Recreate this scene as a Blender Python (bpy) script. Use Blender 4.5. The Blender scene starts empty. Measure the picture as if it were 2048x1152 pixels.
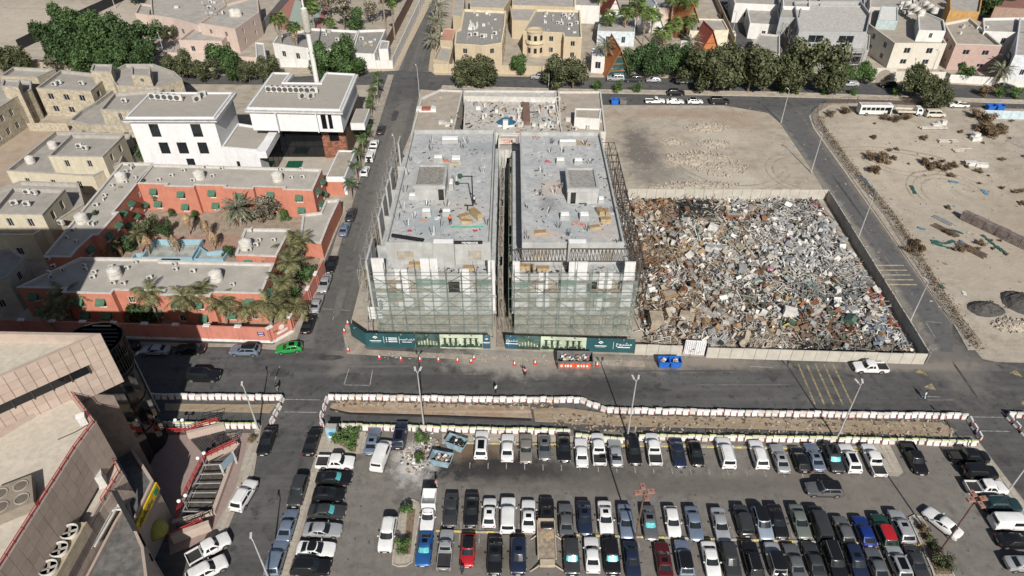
import bpy, math, random
from mathutils import Vector, Matrix
from math import sin, cos, pi, radians as R, hypot, atan2
C = bpy.data.collections.new("scene"); bpy.context.scene.collection.children.link(C)
S = bpy.context.scene
rnd = random.Random(7)
# ---------------- camera
TH = R(38.8); FPX = 1400.0; HCAM = 80.0
cam = bpy.data.cameras.new("camera"); co = bpy.data.objects.new("camera", cam); C.objects.link(co)
cam.sensor_width = 36; cam.lens = 36 * FPX / 2048; cam.clip_end = 3000; cam.clip_start = 1
co.location = (0, 0, HCAM); co.rotation_euler = (R(90) - TH, 0, 0); S.camera = co
# ---------------- sky, sun, exposure
SUN = Vector((0.125, -0.79, 0.60)).normalized()
W_ = bpy.data.worlds.new("World"); S.world = W_; W_.use_nodes = True
nt = W_.node_tree; sky = nt.nodes.new('ShaderNodeTexSky'); sky.sky_type = 'NISHITA'; sky.sun_disc = False
sky.sun_elevation = math.asin(SUN.z); sky.sun_rotation = atan2(SUN.x, SUN.y); sky.dust_density = 2.0
nt.links.new(sky.outputs[0], nt.nodes['Background'].inputs[0]); nt.nodes['Background'].inputs[1].default_value = 0.052
sl = bpy.data.lights.new("sun", 'SUN'); sl.energy = 5.0; sl.angle = R(0.55); sl.color = (1, .955, .89)
so = bpy.data.objects.new("sun", sl); C.objects.link(so); so.rotation_euler = SUN.to_track_quat('Z', 'Y').to_euler()
vs = S.view_settings; vs.view_transform = 'Standard'; vs.look = 'None'; vs.gamma = 1; vs.exposure = 0.22; vs.use_curve_mapping = False
S.cycles.max_bounces = 6; S.cycles.transparent_max_bounces = 12; S.cycles.caustics_reflective = False; S.cycles.caustics_refractive = False
# ---------------- survey helper: ground (or height z) point seen at a photograph pixel
def G(px, py, z=0.0):
    u = (px - 1024) / FPX; v = (py - 576) / FPX
    rz = -sin(TH) - v * cos(TH); t = (z - HCAM) / rz
    return (u * t, (cos(TH) - v * sin(TH)) * t)
def GP(pts, z=0.0): return [G(a, b, z) for a, b in pts]
# ---------------- materials
MT = {}
def _n(nt, t, **k):
    n = nt.nodes.new(t)
    for a, b in k.items(): setattr(n, a, b)
    return n
def mixc(nt, fac, a, b):
    m = _n(nt, 'ShaderNodeMix', data_type='RGBA'); L = nt.links.new
    for s, v in ((0, fac), (6, a), (7, b)):
        if hasattr(v, 'links') or isinstance(v, bpy.types.NodeSocket): L(v, m.inputs[s])
        else: m.inputs[s].default_value = v if s == 0 else (*v[:3], 1)
    return m.outputs[2]
def noise(nt, pos, sc, det=4, rough=.55, stretch=None, lo=.35, hi=.65, dist=0):
    L = nt.links.new
    if stretch:
        mp = _n(nt, 'ShaderNodeMapping'); mp.inputs['Scale'].default_value = stretch; L(pos, mp.inputs[0]); pos = mp.outputs[0]
    n = _n(nt, 'ShaderNodeTexNoise'); n.inputs['Scale'].default_value = sc; n.inputs['Detail'].default_value = det
    n.inputs['Roughness'].default_value = rough; n.inputs['Distortion'].default_value = dist; L(pos, n.inputs['Vector'])
    r = _n(nt, 'ShaderNodeMapRange'); r.inputs[1].default_value = lo; r.inputs[2].default_value = hi; L(n.outputs[0], r.inputs[0])
    return r.outputs[0]
def newmat(name):
    m = bpy.data.materials.new(name); m.use_nodes = True; nt = m.node_tree
    b = nt.nodes['Principled BSDF']; g = _n(nt, 'ShaderNodeNewGeometry')
    return m, nt, b, g.outputs['Position']
def mat(name, c, r=.85, var=.13, sc=1.2, met=0, spec=.25, coat=0, c2=None, bump=0, island=0, stretch=None, alpha=None, trans=0, obj=False, fine=0, drip=0):
    if name in MT: return MT[name]
    m, nt, b, pos = newmat(name); L = nt.links.new
    if obj:
        tc = _n(nt, 'ShaderNodeTexCoord'); pos = tc.outputs['Object']
    lo = tuple(x * (1 - var) for x in c); hi = c2 or tuple(min(1, x * (1 + var)) for x in c)
    col = mixc(nt, noise(nt, pos, sc, stretch=stretch), lo, hi)
    if fine:
        col = mixc(nt, noise(nt, pos, 9, det=2, lo=.4, hi=.75), col, tuple(x * (1 - fine) for x in c))
    if drip:
        for st, lo in (((2.2, 2.2, .12), .5), ((.5, .5, .35), .52)): col = mixc(nt, noise(nt, pos, 1, det=5, stretch=st, lo=lo, hi=.82), col, tuple(x * (1 - drip) * k for x, k in zip(c, (1, .97, .92))))
    if island:
        g = _n(nt, 'ShaderNodeNewGeometry'); hs = _n(nt, 'ShaderNodeHueSaturation')
        mr = _n(nt, 'ShaderNodeMapRange'); mr.inputs[3].default_value = 1 - island; mr.inputs[4].default_value = 1 + island
        L(g.outputs['Random Per Island'], mr.inputs[0]); L(mr.outputs[0], hs.inputs['Value']); L(col, hs.inputs['Color']); col = hs.outputs[0]
    L(col, b.inputs['Base Color']); b.inputs['Roughness'].default_value = r; b.inputs['Metallic'].default_value = met
    b.inputs['Specular IOR Level'].default_value = spec; b.inputs['Coat Weight'].default_value = coat; b.inputs['Coat Roughness'].default_value = .08
    if alpha is not None: b.inputs['Alpha'].default_value = alpha
    if trans: b.inputs['Transmission Weight'].default_value = trans
    if bump:
        bp = _n(nt, 'ShaderNodeBump'); bp.inputs['Strength'].default_value = bump; bp.inputs['Distance'].default_value = .1
        n = _n(nt, 'ShaderNodeTexNoise'); n.inputs['Scale'].default_value = 4; n.inputs['Detail'].default_value = 5
        L(pos, n.inputs['Vector']); L(n.outputs[0], bp.inputs['Height']); L(bp.outputs[0], b.inputs['Normal'])
    MT[name] = m; return m
def stain(nt, pos, col, cx, cy, rx, ry, c, s=.8, sc=.25, rot=0):
    """wear or dirt of its own outline: a ragged ellipse at a place on the ground"""
    L = nt.links.new
    mp = _n(nt, 'ShaderNodeMapping', vector_type='TEXTURE'); mp.inputs['Location'].default_value = (cx, cy, 0)
    mp.inputs['Rotation'].default_value = (0, 0, rot); mp.inputs['Scale'].default_value = (rx, ry, 50); L(pos, mp.inputs[0])
    ln = _n(nt, 'ShaderNodeVectorMath', operation='LENGTH'); L(mp.outputs[0], ln.inputs[0])
    n = _n(nt, 'ShaderNodeTexNoise'); n.inputs['Scale'].default_value = sc; n.inputs['Detail'].default_value = 6; n.inputs['Roughness'].default_value = .65; L(pos, n.inputs['Vector'])
    a = _n(nt, 'ShaderNodeMath', operation='MULTIPLY_ADD'); L(n.outputs[0], a.inputs[0]); a.inputs[1].default_value = 2.2; L(ln.outputs['Value'], a.inputs[2])
    r = _n(nt, 'ShaderNodeMapRange'); r.inputs[1].default_value = 2.35; r.inputs[2].default_value = 1.55; r.inputs[3].default_value = 0; r.inputs[4].default_value = s; L(a.outputs[0], r.inputs[0])
    return mixc(nt, r.outputs[0], col, c)
def ground_mat(name, c1, c2, c3, s1=.06, s2=.35, stains=(), rough=.95, streak=None, bump=.25, streak_c=None, streak_w=.35, spots=0):
    m, nt, b, pos = newmat(name); L = nt.links.new
    col = mixc(nt, noise(nt, pos, s1, det=6), c1, c2)
    f = noise(nt, pos, s2, det=8, rough=.65, lo=.42, hi=.72); col = mixc(nt, f, col, c3)
    if streak:
        f = noise(nt, pos, 1, det=5, stretch=streak, lo=.45, hi=.72)
        mm = _n(nt, 'ShaderNodeMath', operation='MULTIPLY'); mm.inputs[1].default_value = streak_w; L(f, mm.inputs[0]); col = mixc(nt, mm.outputs[0], col, streak_c or tuple(x * 1.6 for x in c1))
    g = noise(nt, pos, 5, det=3, lo=.3, hi=.8); mm = _n(nt, 'ShaderNodeMath', operation='MULTIPLY'); mm.inputs[1].default_value = .25; L(g, mm.inputs[0])
    col = mixc(nt, mm.outputs[0], col, tuple(x * .6 for x in c1))
    if spots: col = mixc(nt, noise(nt, pos, .5, det=3, lo=.58, hi=.68), col, tuple(x * spots for x in c1)); col = mixc(nt, noise(nt, pos, 1.7, det=2, lo=.66, hi=.72), col, tuple(x * .45 for x in c1))
    for s in stains: col = stain(nt, pos, col, *s)
    L(col, b.inputs['Base Color']); b.inputs['Roughness'].default_value = rough; b.inputs['Specular IOR Level'].default_value = .15
    bp = _n(nt, 'ShaderNodeBump'); bp.inputs['Strength'].default_value = bump; bp.inputs['Distance'].default_value = .3
    n = _n(nt, 'ShaderNodeTexNoise'); n.inputs['Scale'].default_value = 1.3; n.inputs['Detail'].default_value = 8; L(pos, n.inputs['Vector']); L(n.outputs[0], bp.inputs['Height']); L(bp.outputs[0], b.inputs['Normal'])
    MT[name] = m; return m
def glassm(name, c, r=.08, alpha=1.0):
    if name in MT: return MT[name]
    m = mat(name, c, r, var=.2, sc=.4, spec=.6); m.node_tree.nodes['Principled BSDF'].inputs['Alpha'].default_value = alpha; return m
# ---------------- objects
WP = {}
def tag(o, label=None, cat=None, group=None, kind=None):
    if label: o['label'] = label
    if cat: o['category'] = cat
    if group: o['group'] = group
    if kind: o['kind'] = kind
    return o
LAB = {}
def root(name, label, cat, loc=(0, 0, 0), group=None, rz=0):
    o = bpy.data.objects.new(name, None); C.objects.link(o); o.location = loc; o.rotation_euler = (0, 0, rz); o.empty_display_size = .3
    WP[o.name] = Vector(loc); return tag(o, label, cat, group)
class MB:
    def __init__(s): s.v = []; s.f = []; s.m = []; s.k = 0
    def face(s, pts):
        i = len(s.v); s.v += [tuple(p) for p in pts]; s.f.append(tuple(range(i, i + len(pts)))); s.m.append(s.k); return s
    def box(s, x0, x1, y0, y1, z0, z1, bot=False):
        i = len(s.v); s.v += [(x0, y0, z0), (x1, y0, z0), (x1, y1, z0), (x0, y1, z0), (x0, y0, z1), (x1, y0, z1), (x1, y1, z1), (x0, y1, z1)]
        fs = [(4, 5, 6, 7), (0, 1, 5, 4), (1, 2, 6, 5), (2, 3, 7, 6), (3, 0, 4, 7), (3, 2, 1, 0)]
        s.f += [tuple(i + a for a in f) for f in fs]; s.m += [s.k] * 6; return s
    def obox(s, cx, cy, z0, lx, ly, h, rot=0, tilt=None):
        i = len(s.v); M = Matrix.Rotation(rot, 3, 'Z')
        if tilt: M = M @ Matrix.Rotation(tilt[0], 3, 'X') @ Matrix.Rotation(tilt[1], 3, 'Y')
        for z in (-h / 2, h / 2):
            for a, b in ((-1, -1), (1, -1), (1, 1), (-1, 1)):
                p = M @ Vector((a * lx / 2, b * ly / 2, z)); s.v.append((cx + p.x, cy + p.y, z0 + h / 2 + p.z))
        fs = [(4, 5, 6, 7), (0, 1, 5, 4), (1, 2, 6, 5), (2, 3, 7, 6), (3, 0, 4, 7), (3, 2, 1, 0)]
        s.f += [tuple(i + a for a in f) for f in fs]; s.m += [s.k] * 6; return s
    def prism(s, poly, z0, z1, top=True, bot=False, side=True, poly1=None):
        n = len(poly); i = len(s.v); q = poly1 or poly
        s.v += [(p[0], p[1], z0) for p in poly] + [(p[0], p[1], z1) for p in q]
        if side:
            for a in range(n): b = (a + 1) % n; s.f.append((i + a, i + b, i + n + b, i + n + a)); s.m.append(s.k)
        if top: s.f.append(tuple(i + n + a for a in range(n))); s.m.append(s.k)
        if bot: s.f.append(tuple(i + a for a in reversed(range(n)))); s.m.append(s.k)
        return s
    def ring(s, poly, t, z0, z1):
        q = inset(poly, t); n = len(poly); i = len(s.v)
        s.v += [(p[0], p[1], z0) for p in poly] + [(p[0], p[1], z1) for p in poly] + [(p[0], p[1], z1) for p in q] + [(p[0], p[1], z0) for p in q]
        for a in range(n):
            b = (a + 1) % n
            for k in range(3): s.f.append((i + k * n + a, i + k * n + b, i + (k + 1) * n + b, i + (k + 1) * n + a)); s.m.append(s.k)
        return s
    def tube(s, p, q, r, n=5, r2=None, cap=True):
        p = Vector(p); q = Vector(q); d = (q - p)
        if d.length < 1e-6: return s
        d.normalize(); a = d.orthogonal().normalized(); b = d.cross(a); i = len(s.v); r2 = r if r2 is None else r2
        for c, rr in ((p, r), (q, r2)):
            for k in range(n):
                t = 2 * pi * k / n; s.v.append(tuple(c + (a * cos(t) + b * sin(t)) * rr))
        for k in range(n): s.f.append((i + k, i + (k + 1) % n, i + n + (k + 1) % n, i + n + k)); s.m.append(s.k)
        if cap:
            s.f.append(tuple(i + n + k for k in range(n))); s.f.append(tuple(i + k for k in reversed(range(n)))); s.m += [s.k] * 2
        return s
    def path(s, pts, r, n=5):
        for a, b in zip(pts, pts[1:]): s.tube(a, b, r, n)
        return s
    def lathe(s, prof, cx=0, cy=0, n=12, ax='z', cz=0):
        i = len(s.v)
        for r, z in prof:
            for k in range(n):
                t = 2 * pi * k / n; a, b = r * cos(t), r * sin(t)
                s.v.append((cx + a, cy + b, cz + z) if ax == 'z' else ((cx + z, cy + a, cz + b) if ax == 'x' else (cx + a, cy + z, cz + b)))
        for j in range(len(prof) - 1):
            for k in range(n):
                a, b = i + j * n + k, i + j * n + (k + 1) % n; s.f.append((a, b, b + n, a + n)); s.m.append(s.k)
        for j, rev in ((0, True), (len(prof) - 1, False)):
            if prof[j][0] > 1e-4:
                l = [i + j * n + k for k in range(n)]; s.f.append(tuple(reversed(l) if rev else l)); s.m.append(s.k)
        return s
    def ball(s, c, r, n=10, m=6, sz=1):
        return s.lathe([(r * sin(pi * k / m), -r * sz * cos(pi * k / m)) for k in range(m + 1)], c[0], c[1], n, 'z', c[2])
    def mesh(s, name, off=(0, 0, 0), smooth=None):
        me = bpy.data.meshes.new(name); ox, oy, oz = off
        me.from_pydata([(x - ox, y - oy, z - oz) for x, y, z in s.v] if (ox or oy or oz) else s.v, [], s.f)
        if any(s.m): me.polygons.foreach_set('material_index', s.m)
        if smooth:
            me.polygons.foreach_set('use_smooth', [True] * len(s.f)); me.set_sharp_from_angle(angle=R(smooth))
        return me
    def build(s, name, m, parent=None, smooth=None, label=None, cat=None, group=None, kind=None, loc=None):
        off = WP[parent.name] if parent else (loc or (0, 0, 0))
        me = s.mesh(name, off, smooth)
        for x in (m if isinstance(m, (list, tuple)) else [m]): me.materials.append(x)
        o = bpy.data.objects.new(name, me); C.objects.link(o)
        if parent: o.parent = parent; WP[o.name] = Vector(off)
        else: o.location = loc or (0, 0, 0); WP[o.name] = Vector(loc or (0, 0, 0))
        return tag(o, label, cat, group, kind)
def put(name, me, parent=None, loc=(0, 0, 0), rot=(0, 0, 0), sc=None, m=None, **k):
    """link one object of a shared mesh (local frame of its parent)"""
    o = bpy.data.objects.new(name, me); C.objects.link(o); o.location = loc; o.rotation_euler = rot
    if sc: o.scale = sc if isinstance(sc, (tuple, list)) else (sc,) * 3
    if parent: o.parent = parent
    if m is not None:
        if len(me.materials) == 0: me.materials.append(m)
        o.material_slots[0].link = 'OBJECT'; o.material_slots[0].material = m
    WP[o.name] = (WP[parent.name] if parent else Vector((0, 0, 0))) + Vector(loc)
    return tag(o, k.get('label'), k.get('cat'), k.get('group'), k.get('kind'))
def area(poly): return sum(a[0] * b[1] - b[0] * a[1] for a, b in zip(poly, poly[1:] + poly[:1])) / 2
def ccw(poly): return list(poly) if area(poly) > 0 else list(reversed(poly))
def inset(poly, t):
    n = len(poly); out = []
    for i in range(n):
        p0, p1, p2 = Vector(poly[i - 1][:2]), Vector(poly[i][:2]), Vector(poly[(i + 1) % n][:2])
        d1 = (p1 - p0).normalized(); d2 = (p2 - p1).normalized(); n1 = Vector((-d1.y, d1.x)); n2 = Vector((-d2.y, d2.x))
        k = 1 + n1.dot(n2); q = p1 + (n1 + n2) * (t / max(k, .3)); out.append((q.x, q.y))
    return out
def sheet(name, poly, z, m, kind='structure', **k):
    mb = MB(); mb.face([(p[0], p[1], z) for p in ccw(poly)]); return mb.build(name, m, kind=kind, **k)
def slab(name, poly, z0, z1, m, kind='structure', **k):
    mb = MB(); mb.prism(ccw(poly), z0, z1); return mb.build(name, m, kind=kind, **k)
def copy_tree(o, parent=None):
    c = o.copy(); C.objects.link(c)
    if parent: c.parent = parent
    for ch in o.children: copy_tree(ch, c)
    return c
# wall with real openings: A->B with outside on the right-hand side, holes (u0,u1,z0,z1) in metres along it
def wallf(mb, A, B, z0, z1, holes=(), depth=.25):
    A = Vector(A[:2]); B = Vector(B[:2]); L = (B - A).length; d = (B - A) / L; nrm = Vector((d.y, -d.x))
    us = sorted({0, L, *[h[0] for h in holes], *[h[1] for h in holes]}); zs = sorted({z0, z1, *[h[2] for h in holes], *[h[3] for h in holes]})
    P = lambda u, z, o=0: (A.x + d.x * u - nrm.x * o, A.y + d.y * u - nrm.y * o, z)
    for a, b in zip(us, us[1:]):
        for e, f in zip(zs, zs[1:]):
            mu, mz = (a + b) / 2, (e + f) / 2
            if any(h[0] < mu < h[1] and h[2] < mz < h[3] for h in holes): continue
            mb.face([P(a, e), P(b, e), P(b, f), P(a, f)])
    for h in holes:
        a, b, e, f = h[:4]
        mb.face([P(a, e), P(a, e, depth), P(b, e, depth), P(b, e)]); mb.face([P(a, f), P(b, f), P(b, f, depth), P(a, f, depth)])
        mb.face([P(a, e), P(a, f), P(a, f, depth), P(a, e, depth)]); mb.face([P(b, e), P(b, e, depth), P(b, f, depth), P(b, f)])
    return P
FR = dict(w=.07)
def window(parent, P, h, mframe, mpane, depth=.25, mull=1, trans=0, name='window'):
    a, b, e, f = h[:4]; fb = MB(); w = .07; o0, o1 = depth - .09, depth
    def bar(u0, u1, z0, z1):
        c = [P(u0, z0, o0), P(u1, z0, o0), P(u1, z1, o0), P(u0, z1, o0)]; e_ = [P(u0, z0, o1), P(u1, z0, o1), P(u1, z1, o1), P(u0, z1, o1)]
        fb.face(c)
        for k in range(4): fb.face([c[k], e_[k], e_[(k + 1) % 4], c[(k + 1) % 4]])
    bar(a, a + w, e, f); bar(b - w, b, e, f); bar(a + w, b - w, e, e + w); bar(a + w, b - w, f - w, f)
    for k in range(mull): u = a + (b - a) * (k + 1) / (mull + 1); bar(u - w / 2, u + w / 2, e + w, f - w)
    for k in range(trans): z = e + (f - e) * (k + 1) / (trans + 1); bar(a + w, b - w, z - .02, z + .02)
    wo = fb.build(name, mframe, parent)
    pm = MB(); q = depth - .03; pm.face([P(a, e, q), P(b, e, q), P(b, f, q), P(a, f, q)]); pm.build('pane', mpane, wo)
    return wo
# ================= SETTING: ground, roads, pavements
SAND = ground_mat('sand', (.35, .31, .25), (.41, .37, .31), (.24, .20, .155), streak=(.04, .5, 1), streak_c=(.42, .375, .31), streak_w=.5, stains=[
    (31, 152, 5, 14, (.13, .12, .11), .9, .25), (38, 140, 9, 4, (.15, .14, .125), .85, .3), (46, 173, 22, 3.2, (.28, .19, .135), .55, .15), (45, 138, 14, 6, (.50, .46, .39), .6, .2),
    (33, 141, 7, 4, (.2, .18, .16), .6, .3), (52, 160, 8, 5, (.48, .43, .36), .5, .2),
    (95, 150, 18, 20, (.50, .43, .34), .5, .08), (92, 110, 14, 20, (.36, .31, .25), .6, .08), (98, 92, 9, 5, (.24, .22, .2), .5, .2), (110, 118, 12, 18, (.31, .25, .19), .5, .08),
    (-150, 245, 60, 25, (.47, .41, .34), .5, .04), (60, 168, 9, 5, (.3, .22, .16), .5, .3)])
sheet('ground', [(-1500, -300), (1500, -300), (1500, 2200), (-1500, 2200)], 0, SAND)
A1 = (.070, .068, .067); A2 = (.092, .088, .084); A3 = (.055, .054, .054)
DUST = (.30, .265, .225)
ROADX = ground_mat('asphalt_street', spots=.72, c1=(.078, .077, .077), c2=(.108, .105, .102), c3=(.058, .058, .058), s1=.12, s2=.7, streak=(.02, .6, 1), streak_w=.55, streak_c=(.14, .135, .13), bump=.08, stains=[
    (0, 81, 10, 4, (.30, .275, .245), .8, .35), (12, 80.5, 16, 2.6, (.26, .225, .19), .75, .4), (30, 80.5, 12, 2.2, (.25, .22, .185), .7, .4), (-27, 83, 3, 6, (.2, .18, .16), .6, .4),
    (14, 74.5, 8, 2.2, (.038, .038, .04), .7, .4), (-10, 76, 14, 2, (.05, .05, .05), .5, .3), (71, 81, 5, 8, (.2, .18, .16), .5, .3), (64, 79.6, 14, 1.2, (.24, .21, .18), .6, .5)])
ROADY = ground_mat('asphalt_lane', spots=.72, c1=(.105, .102, .098), c2=(.135, .13, .123), c3=(.082, .08, .078), s1=.15, s2=.8, streak=(.55, .015, 1), streak_c=(.19, .18, .17), streak_w=.5, bump=.08, stains=[
    (-29, 150, 2.0, 40, (.2, .18, .16), .5, .3), (-30, 190, 7, 10, (.055, .055, .056), .5, .2)])
ROADR = ground_mat('asphalt_side_road', spots=.72, c1=(.108, .108, .109), c2=(.128, .127, .126), c3=(.092, .092, .093), s1=.15, s2=.8, streak=(.8, .015, 1), streak_c=(.12, .117, .112), bump=.06, stains=[
    (69.5, 120, 1.2, 45, (.26, .23, .19), .6, .4), (76, 110, .9, 60, (.2, .17, .14), .5, .4)])
PARK = ground_mat('asphalt_car_park', spots=.72, c1=(.160, .149, .135), c2=(.195, .181, .165), c3=(.125, .116, .105), s1=.12, s2=.9, streak=(.05, .35, 1), streak_c=(.17, .155, .14), bump=.08, stains=[
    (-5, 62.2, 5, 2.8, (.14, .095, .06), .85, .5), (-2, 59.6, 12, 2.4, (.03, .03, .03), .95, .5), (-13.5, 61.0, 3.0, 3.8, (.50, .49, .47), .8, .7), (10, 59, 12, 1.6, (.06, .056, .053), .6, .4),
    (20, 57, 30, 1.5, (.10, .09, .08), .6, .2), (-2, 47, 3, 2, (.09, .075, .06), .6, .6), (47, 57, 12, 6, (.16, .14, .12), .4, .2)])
KERB = mat('kerb_stone', (.36, .335, .30), var=.2, sc=2); YEL = mat('kerb_yellow', (.55, .44, .16), var=.25, sc=3); WPAINT = mat('road_paint_white', (.27, .265, .25), var=.4, sc=2)
YPAINT = mat('road_paint_yellow', (.22, .18, .105), var=.45, sc=2); PAVE = mat('paving', (.33, .295, .245), var=.14, sc=.8, fine=.25); PAVE2 = mat('paving_tile', (.36, .325, .275), var=.12, sc=3, island=.09)
CONC = mat('concrete', (.40, .395, .385), var=.14, sc=.8, fine=.15); DIRT = ground_mat('earth', (.27, .19, .125), (.34, .26, .18), (.19, .145, .105), .4, 1.2, streak=(.05, .9, 1), streak_c=(.40, .33, .26), streak_w=.6)
sheet('road', [(-170, 20), (230, 20), (230, 76), (72, 80.6), (21, 82), (-23, 84.2), (-66, 86.2), (-170, 88)], .012, ROADX)
sheet('road', [(-36.8, 84), (-27.7, 83), (-27.7, 90)] + GP([(742, 485), (775, 379), (822, 265), (839, 189), (845, 160), (757, 160), (757, 240)]) + [(-34.8, 140), (-36.4, 95)], .016, ROADY)
FARK = [(-130, 122), (60, 126), (330, 150), (600, 153), (797, 141), (850, 143), (1024, 152), (1310, 154.5), (1536, 157.5), (1884, 166), (2048, 177), (2200, 186)]
NEARK = [(2200, 231), (2048, 218), (1698, 205.5), (1640, 207), (1618, 232), (1626, 256), (1690, 345), (1905, 650), (1905, 705), (1845, 700), (1820, 640), (1712, 487), (1622, 338), (1560, 246), (1536, 226), (1449, 211), (1207, 210), (880, 182), (735, 170), (600, 170), (330, 168), (60, 140), (-130, 134)]
TOPR = ground_mat('asphalt_avenue', spots=.72, c1=(.085, .084, .084), c2=(.110, .107, .104), c3=(.066, .066, .067), s1=.1, s2=.7, streak=(.02, .5, 1), streak_c=(.16, .155, .15), bump=.06)
sheet('road', GP(FARK + NEARK[:5] + [(1560, 246), (1536, 226)] + NEARK[15:]), .02, TOPR)
sheet('road', GP(NEARK[3:15]), .024, ROADR)
sheet('road', GP([(860, 0), (797, 141), (857, 145), (882, 0), (890, -60), (880, -60)]), .026, ROADY)
sheet('road', GP([(1906, 648), (1842, 695), (1850, 760), (2110, 775), (2060, 738), (1965, 718)]), .0145, ROADX)
sheet('road', GP([(1425, -10), (1448, 50), (1470, 95), (1512, 95), (1470, 20), (1455, -10)]), .028, TOPR)
slab('median', GP([(885, 172), (1024, 176), (1204, 180), (1536, 184.5), (2048, 201), (2200, 208), (2200, 215), (2048, 207.5), (1536, 193), (1204, 186.5), (882, 177)]), 0, .14, mat('median_dirt', (.40, .345, .275), var=.25, sc=.5, fine=.3))
mk = MB()
for pts in ([(885, 172), (1024, 176), (1204, 180), (1536, 184.5), (2048, 201)], [(882, 177), (1204, 186.5), (1536, 193), (2048, 207.5)]):
    w = GP(pts)
    for a, b in zip(w, w[1:]):
        d = Vector((b[0] - a[0], b[1] - a[1])); L = d.length; mk.obox((a[0] + b[0]) / 2, (a[1] + b[1]) / 2, 0, L, .25, .17, atan2(d.y, d.x))
mk.build('kerb', KERB, kind='structure')
# car park, strips and pavements south of the street
sheet('car_park', [(-28.5, 20), (66.5, 20), (66.5, 65.4), (-27.5, 67.1)], .022, PARK)
def tiles(parent_name, poly_px, z0, z1, m, size, rot=-.02, gap=.05, mtile=None, cap=300):
    """pavement slab with separate paving stones laid on it, nearest first"""
    w = ccw(GP(poly_px)); base = slab(parent_name, w, 0, z0, m)
    xs = [p[0] for p in w]; ys = [p[1] for p in w]; ce = []
    def inside(x, y):
        c = False
        for (ax, ay), (bx, by) in zip(w, w[1:] + w[:1]):
            if (ay > y) != (by > y) and x < (bx - ax) * (y - ay) / (by - ay) + ax: c = not c
        return c
    y = min(ys)
    while y < max(ys):
        x = min(xs)
        while x < max(xs):
            cx, cy = x + size / 2, y + size / 2 ; h = size * .46
            if all(inside(cx + a * h, cy + b * h) for a in (-1, 1) for b in (-1, 1)): ce.append((cx, cy))
            x += size
        y += size
    ce.sort(key=lambda p: p[1]); me = None; rest = MB()
    g = size - gap
    for i, (cx, cy) in enumerate(ce):
        if i < cap:
            if me is None:
                t = MB(); t.box(-g / 2, g / 2, -g / 2, g / 2, 0, z1 - z0); me = t.mesh('paving_stone'); me.materials.append(mtile or PAVE2)
            put('paving_stone', me, base, (cx, cy, z0 + rnd.uniform(-.008, .008)))
        else: rest.box(cx - g / 2, cx + g / 2, cy - g / 2, cy + g / 2, z0, z1 + rnd.uniform(-.008, .008))
    if rest.f: o = rest.build('paving_stone', mtile or PAVE2, base, kind='stuff')
    return base
tiles('pavement', [(649, 862), (742, 864), (740, 905), (632, 915), (622, 912)], .10, .15, PAVE, .75)
tiles('pavement', [(632, 912), (604, 990), (538, 1200), (566, 1200), (626, 990), (660, 912)], .10, .15, PAVE, .75)
tiles('pavement', [(500, 868), (524, 850), (508, 950), (490, 975), (443, 1090), (420, 1075), (472, 975)], .10, .15, PAVE, .75)
tiles('pavement', [(884, 868), (1060, 868), (1140, 872), (1250, 884), (1500, 893), (1760, 893), (1760, 900), (1640, 900), (1330, 893), (1160, 884), (884, 884)], .10, .15, PAVE, .75)
tiles('pavement', [(1736, 890), (1776, 884), (1806, 945), (1796, 953), (1772, 951)], .10, .15, PAVE, .75)
tiles('pavement', [(1870, 884), (1955, 882), (2200, 1200), (2135, 1200), (1985, 975), (1955, 915), (1885, 900)], .10, .15, PAVE, .75)
ys = ((895, 869), (1840, 899))
# parking kerbs: short painted stones, yellow and pale in turn
def kerbline(a, b, m1, m2, L=1.0, h=.16, w=.22, name='kerb'):
    a = Vector(G(*a)); b = Vector(G(*b)); n = max(1, int((b - a).length / L)); d = (b - a) / n; r = atan2(d.y, d.x)
    base = MB(); base.obox((a.x + b.x) / 2, (a.y + b.y) / 2, 0, (b - a).length, w * .8, h * .6, r); ko = base.build(name, KERB, kind='structure')
    t = MB(); t.obox(0, 0, 0, d.length - .03, w, h, r); me = t.mesh('kerb_stone'); me.materials.append(m1)
    for i in range(n):
        p = a + d * (i + .5); put('kerb_stone', me, ko, (p.x, p.y, .003), m=(m1, m2)[(i // 1) % 2])
kerbline((872, 1062), (1090, 1069), YEL, KERB); kerbline((1090, 1069), (1845, 1091), YEL, KERB); kerbline((884, 886), (1500, 896), KERB, YEL); kerbline((1500, 896), (1735, 901), YEL, KERB)
def bay_lines(p0, p1, n, L, name='bay_line'):
    a = Vector(G(*p0)); b = Vector(G(*p1))
    for i in range(n):
        p = a + (b - a) * (i / (n - 1)); mb = MB(); mb.box(-.05, .05, -L, 0, 0, .001); put(name, mb_mesh_line(L), None, (p.x, p.y, .028), m=WPAINT, kind='structure')
_ml = {}
def mb_mesh_line(L, w=.1):
    if (L, w) not in _ml:
        mb = MB(); mb.face([(-w / 2, -L, 0), (w / 2, -L, 0), (w / 2, 0, 0), (-w / 2, 0, 0)]); _ml[(L, w)] = mb.mesh('paint_line')
    return _ml[(L, w)]
bay_lines((880, 1067), (1840, 1095), 25, 1.2); bay_lines((884, 1042), (1820, 1073), 25, 1.4); bay_lines((940, 925), (1640, 945), 20, 1.0)
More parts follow.
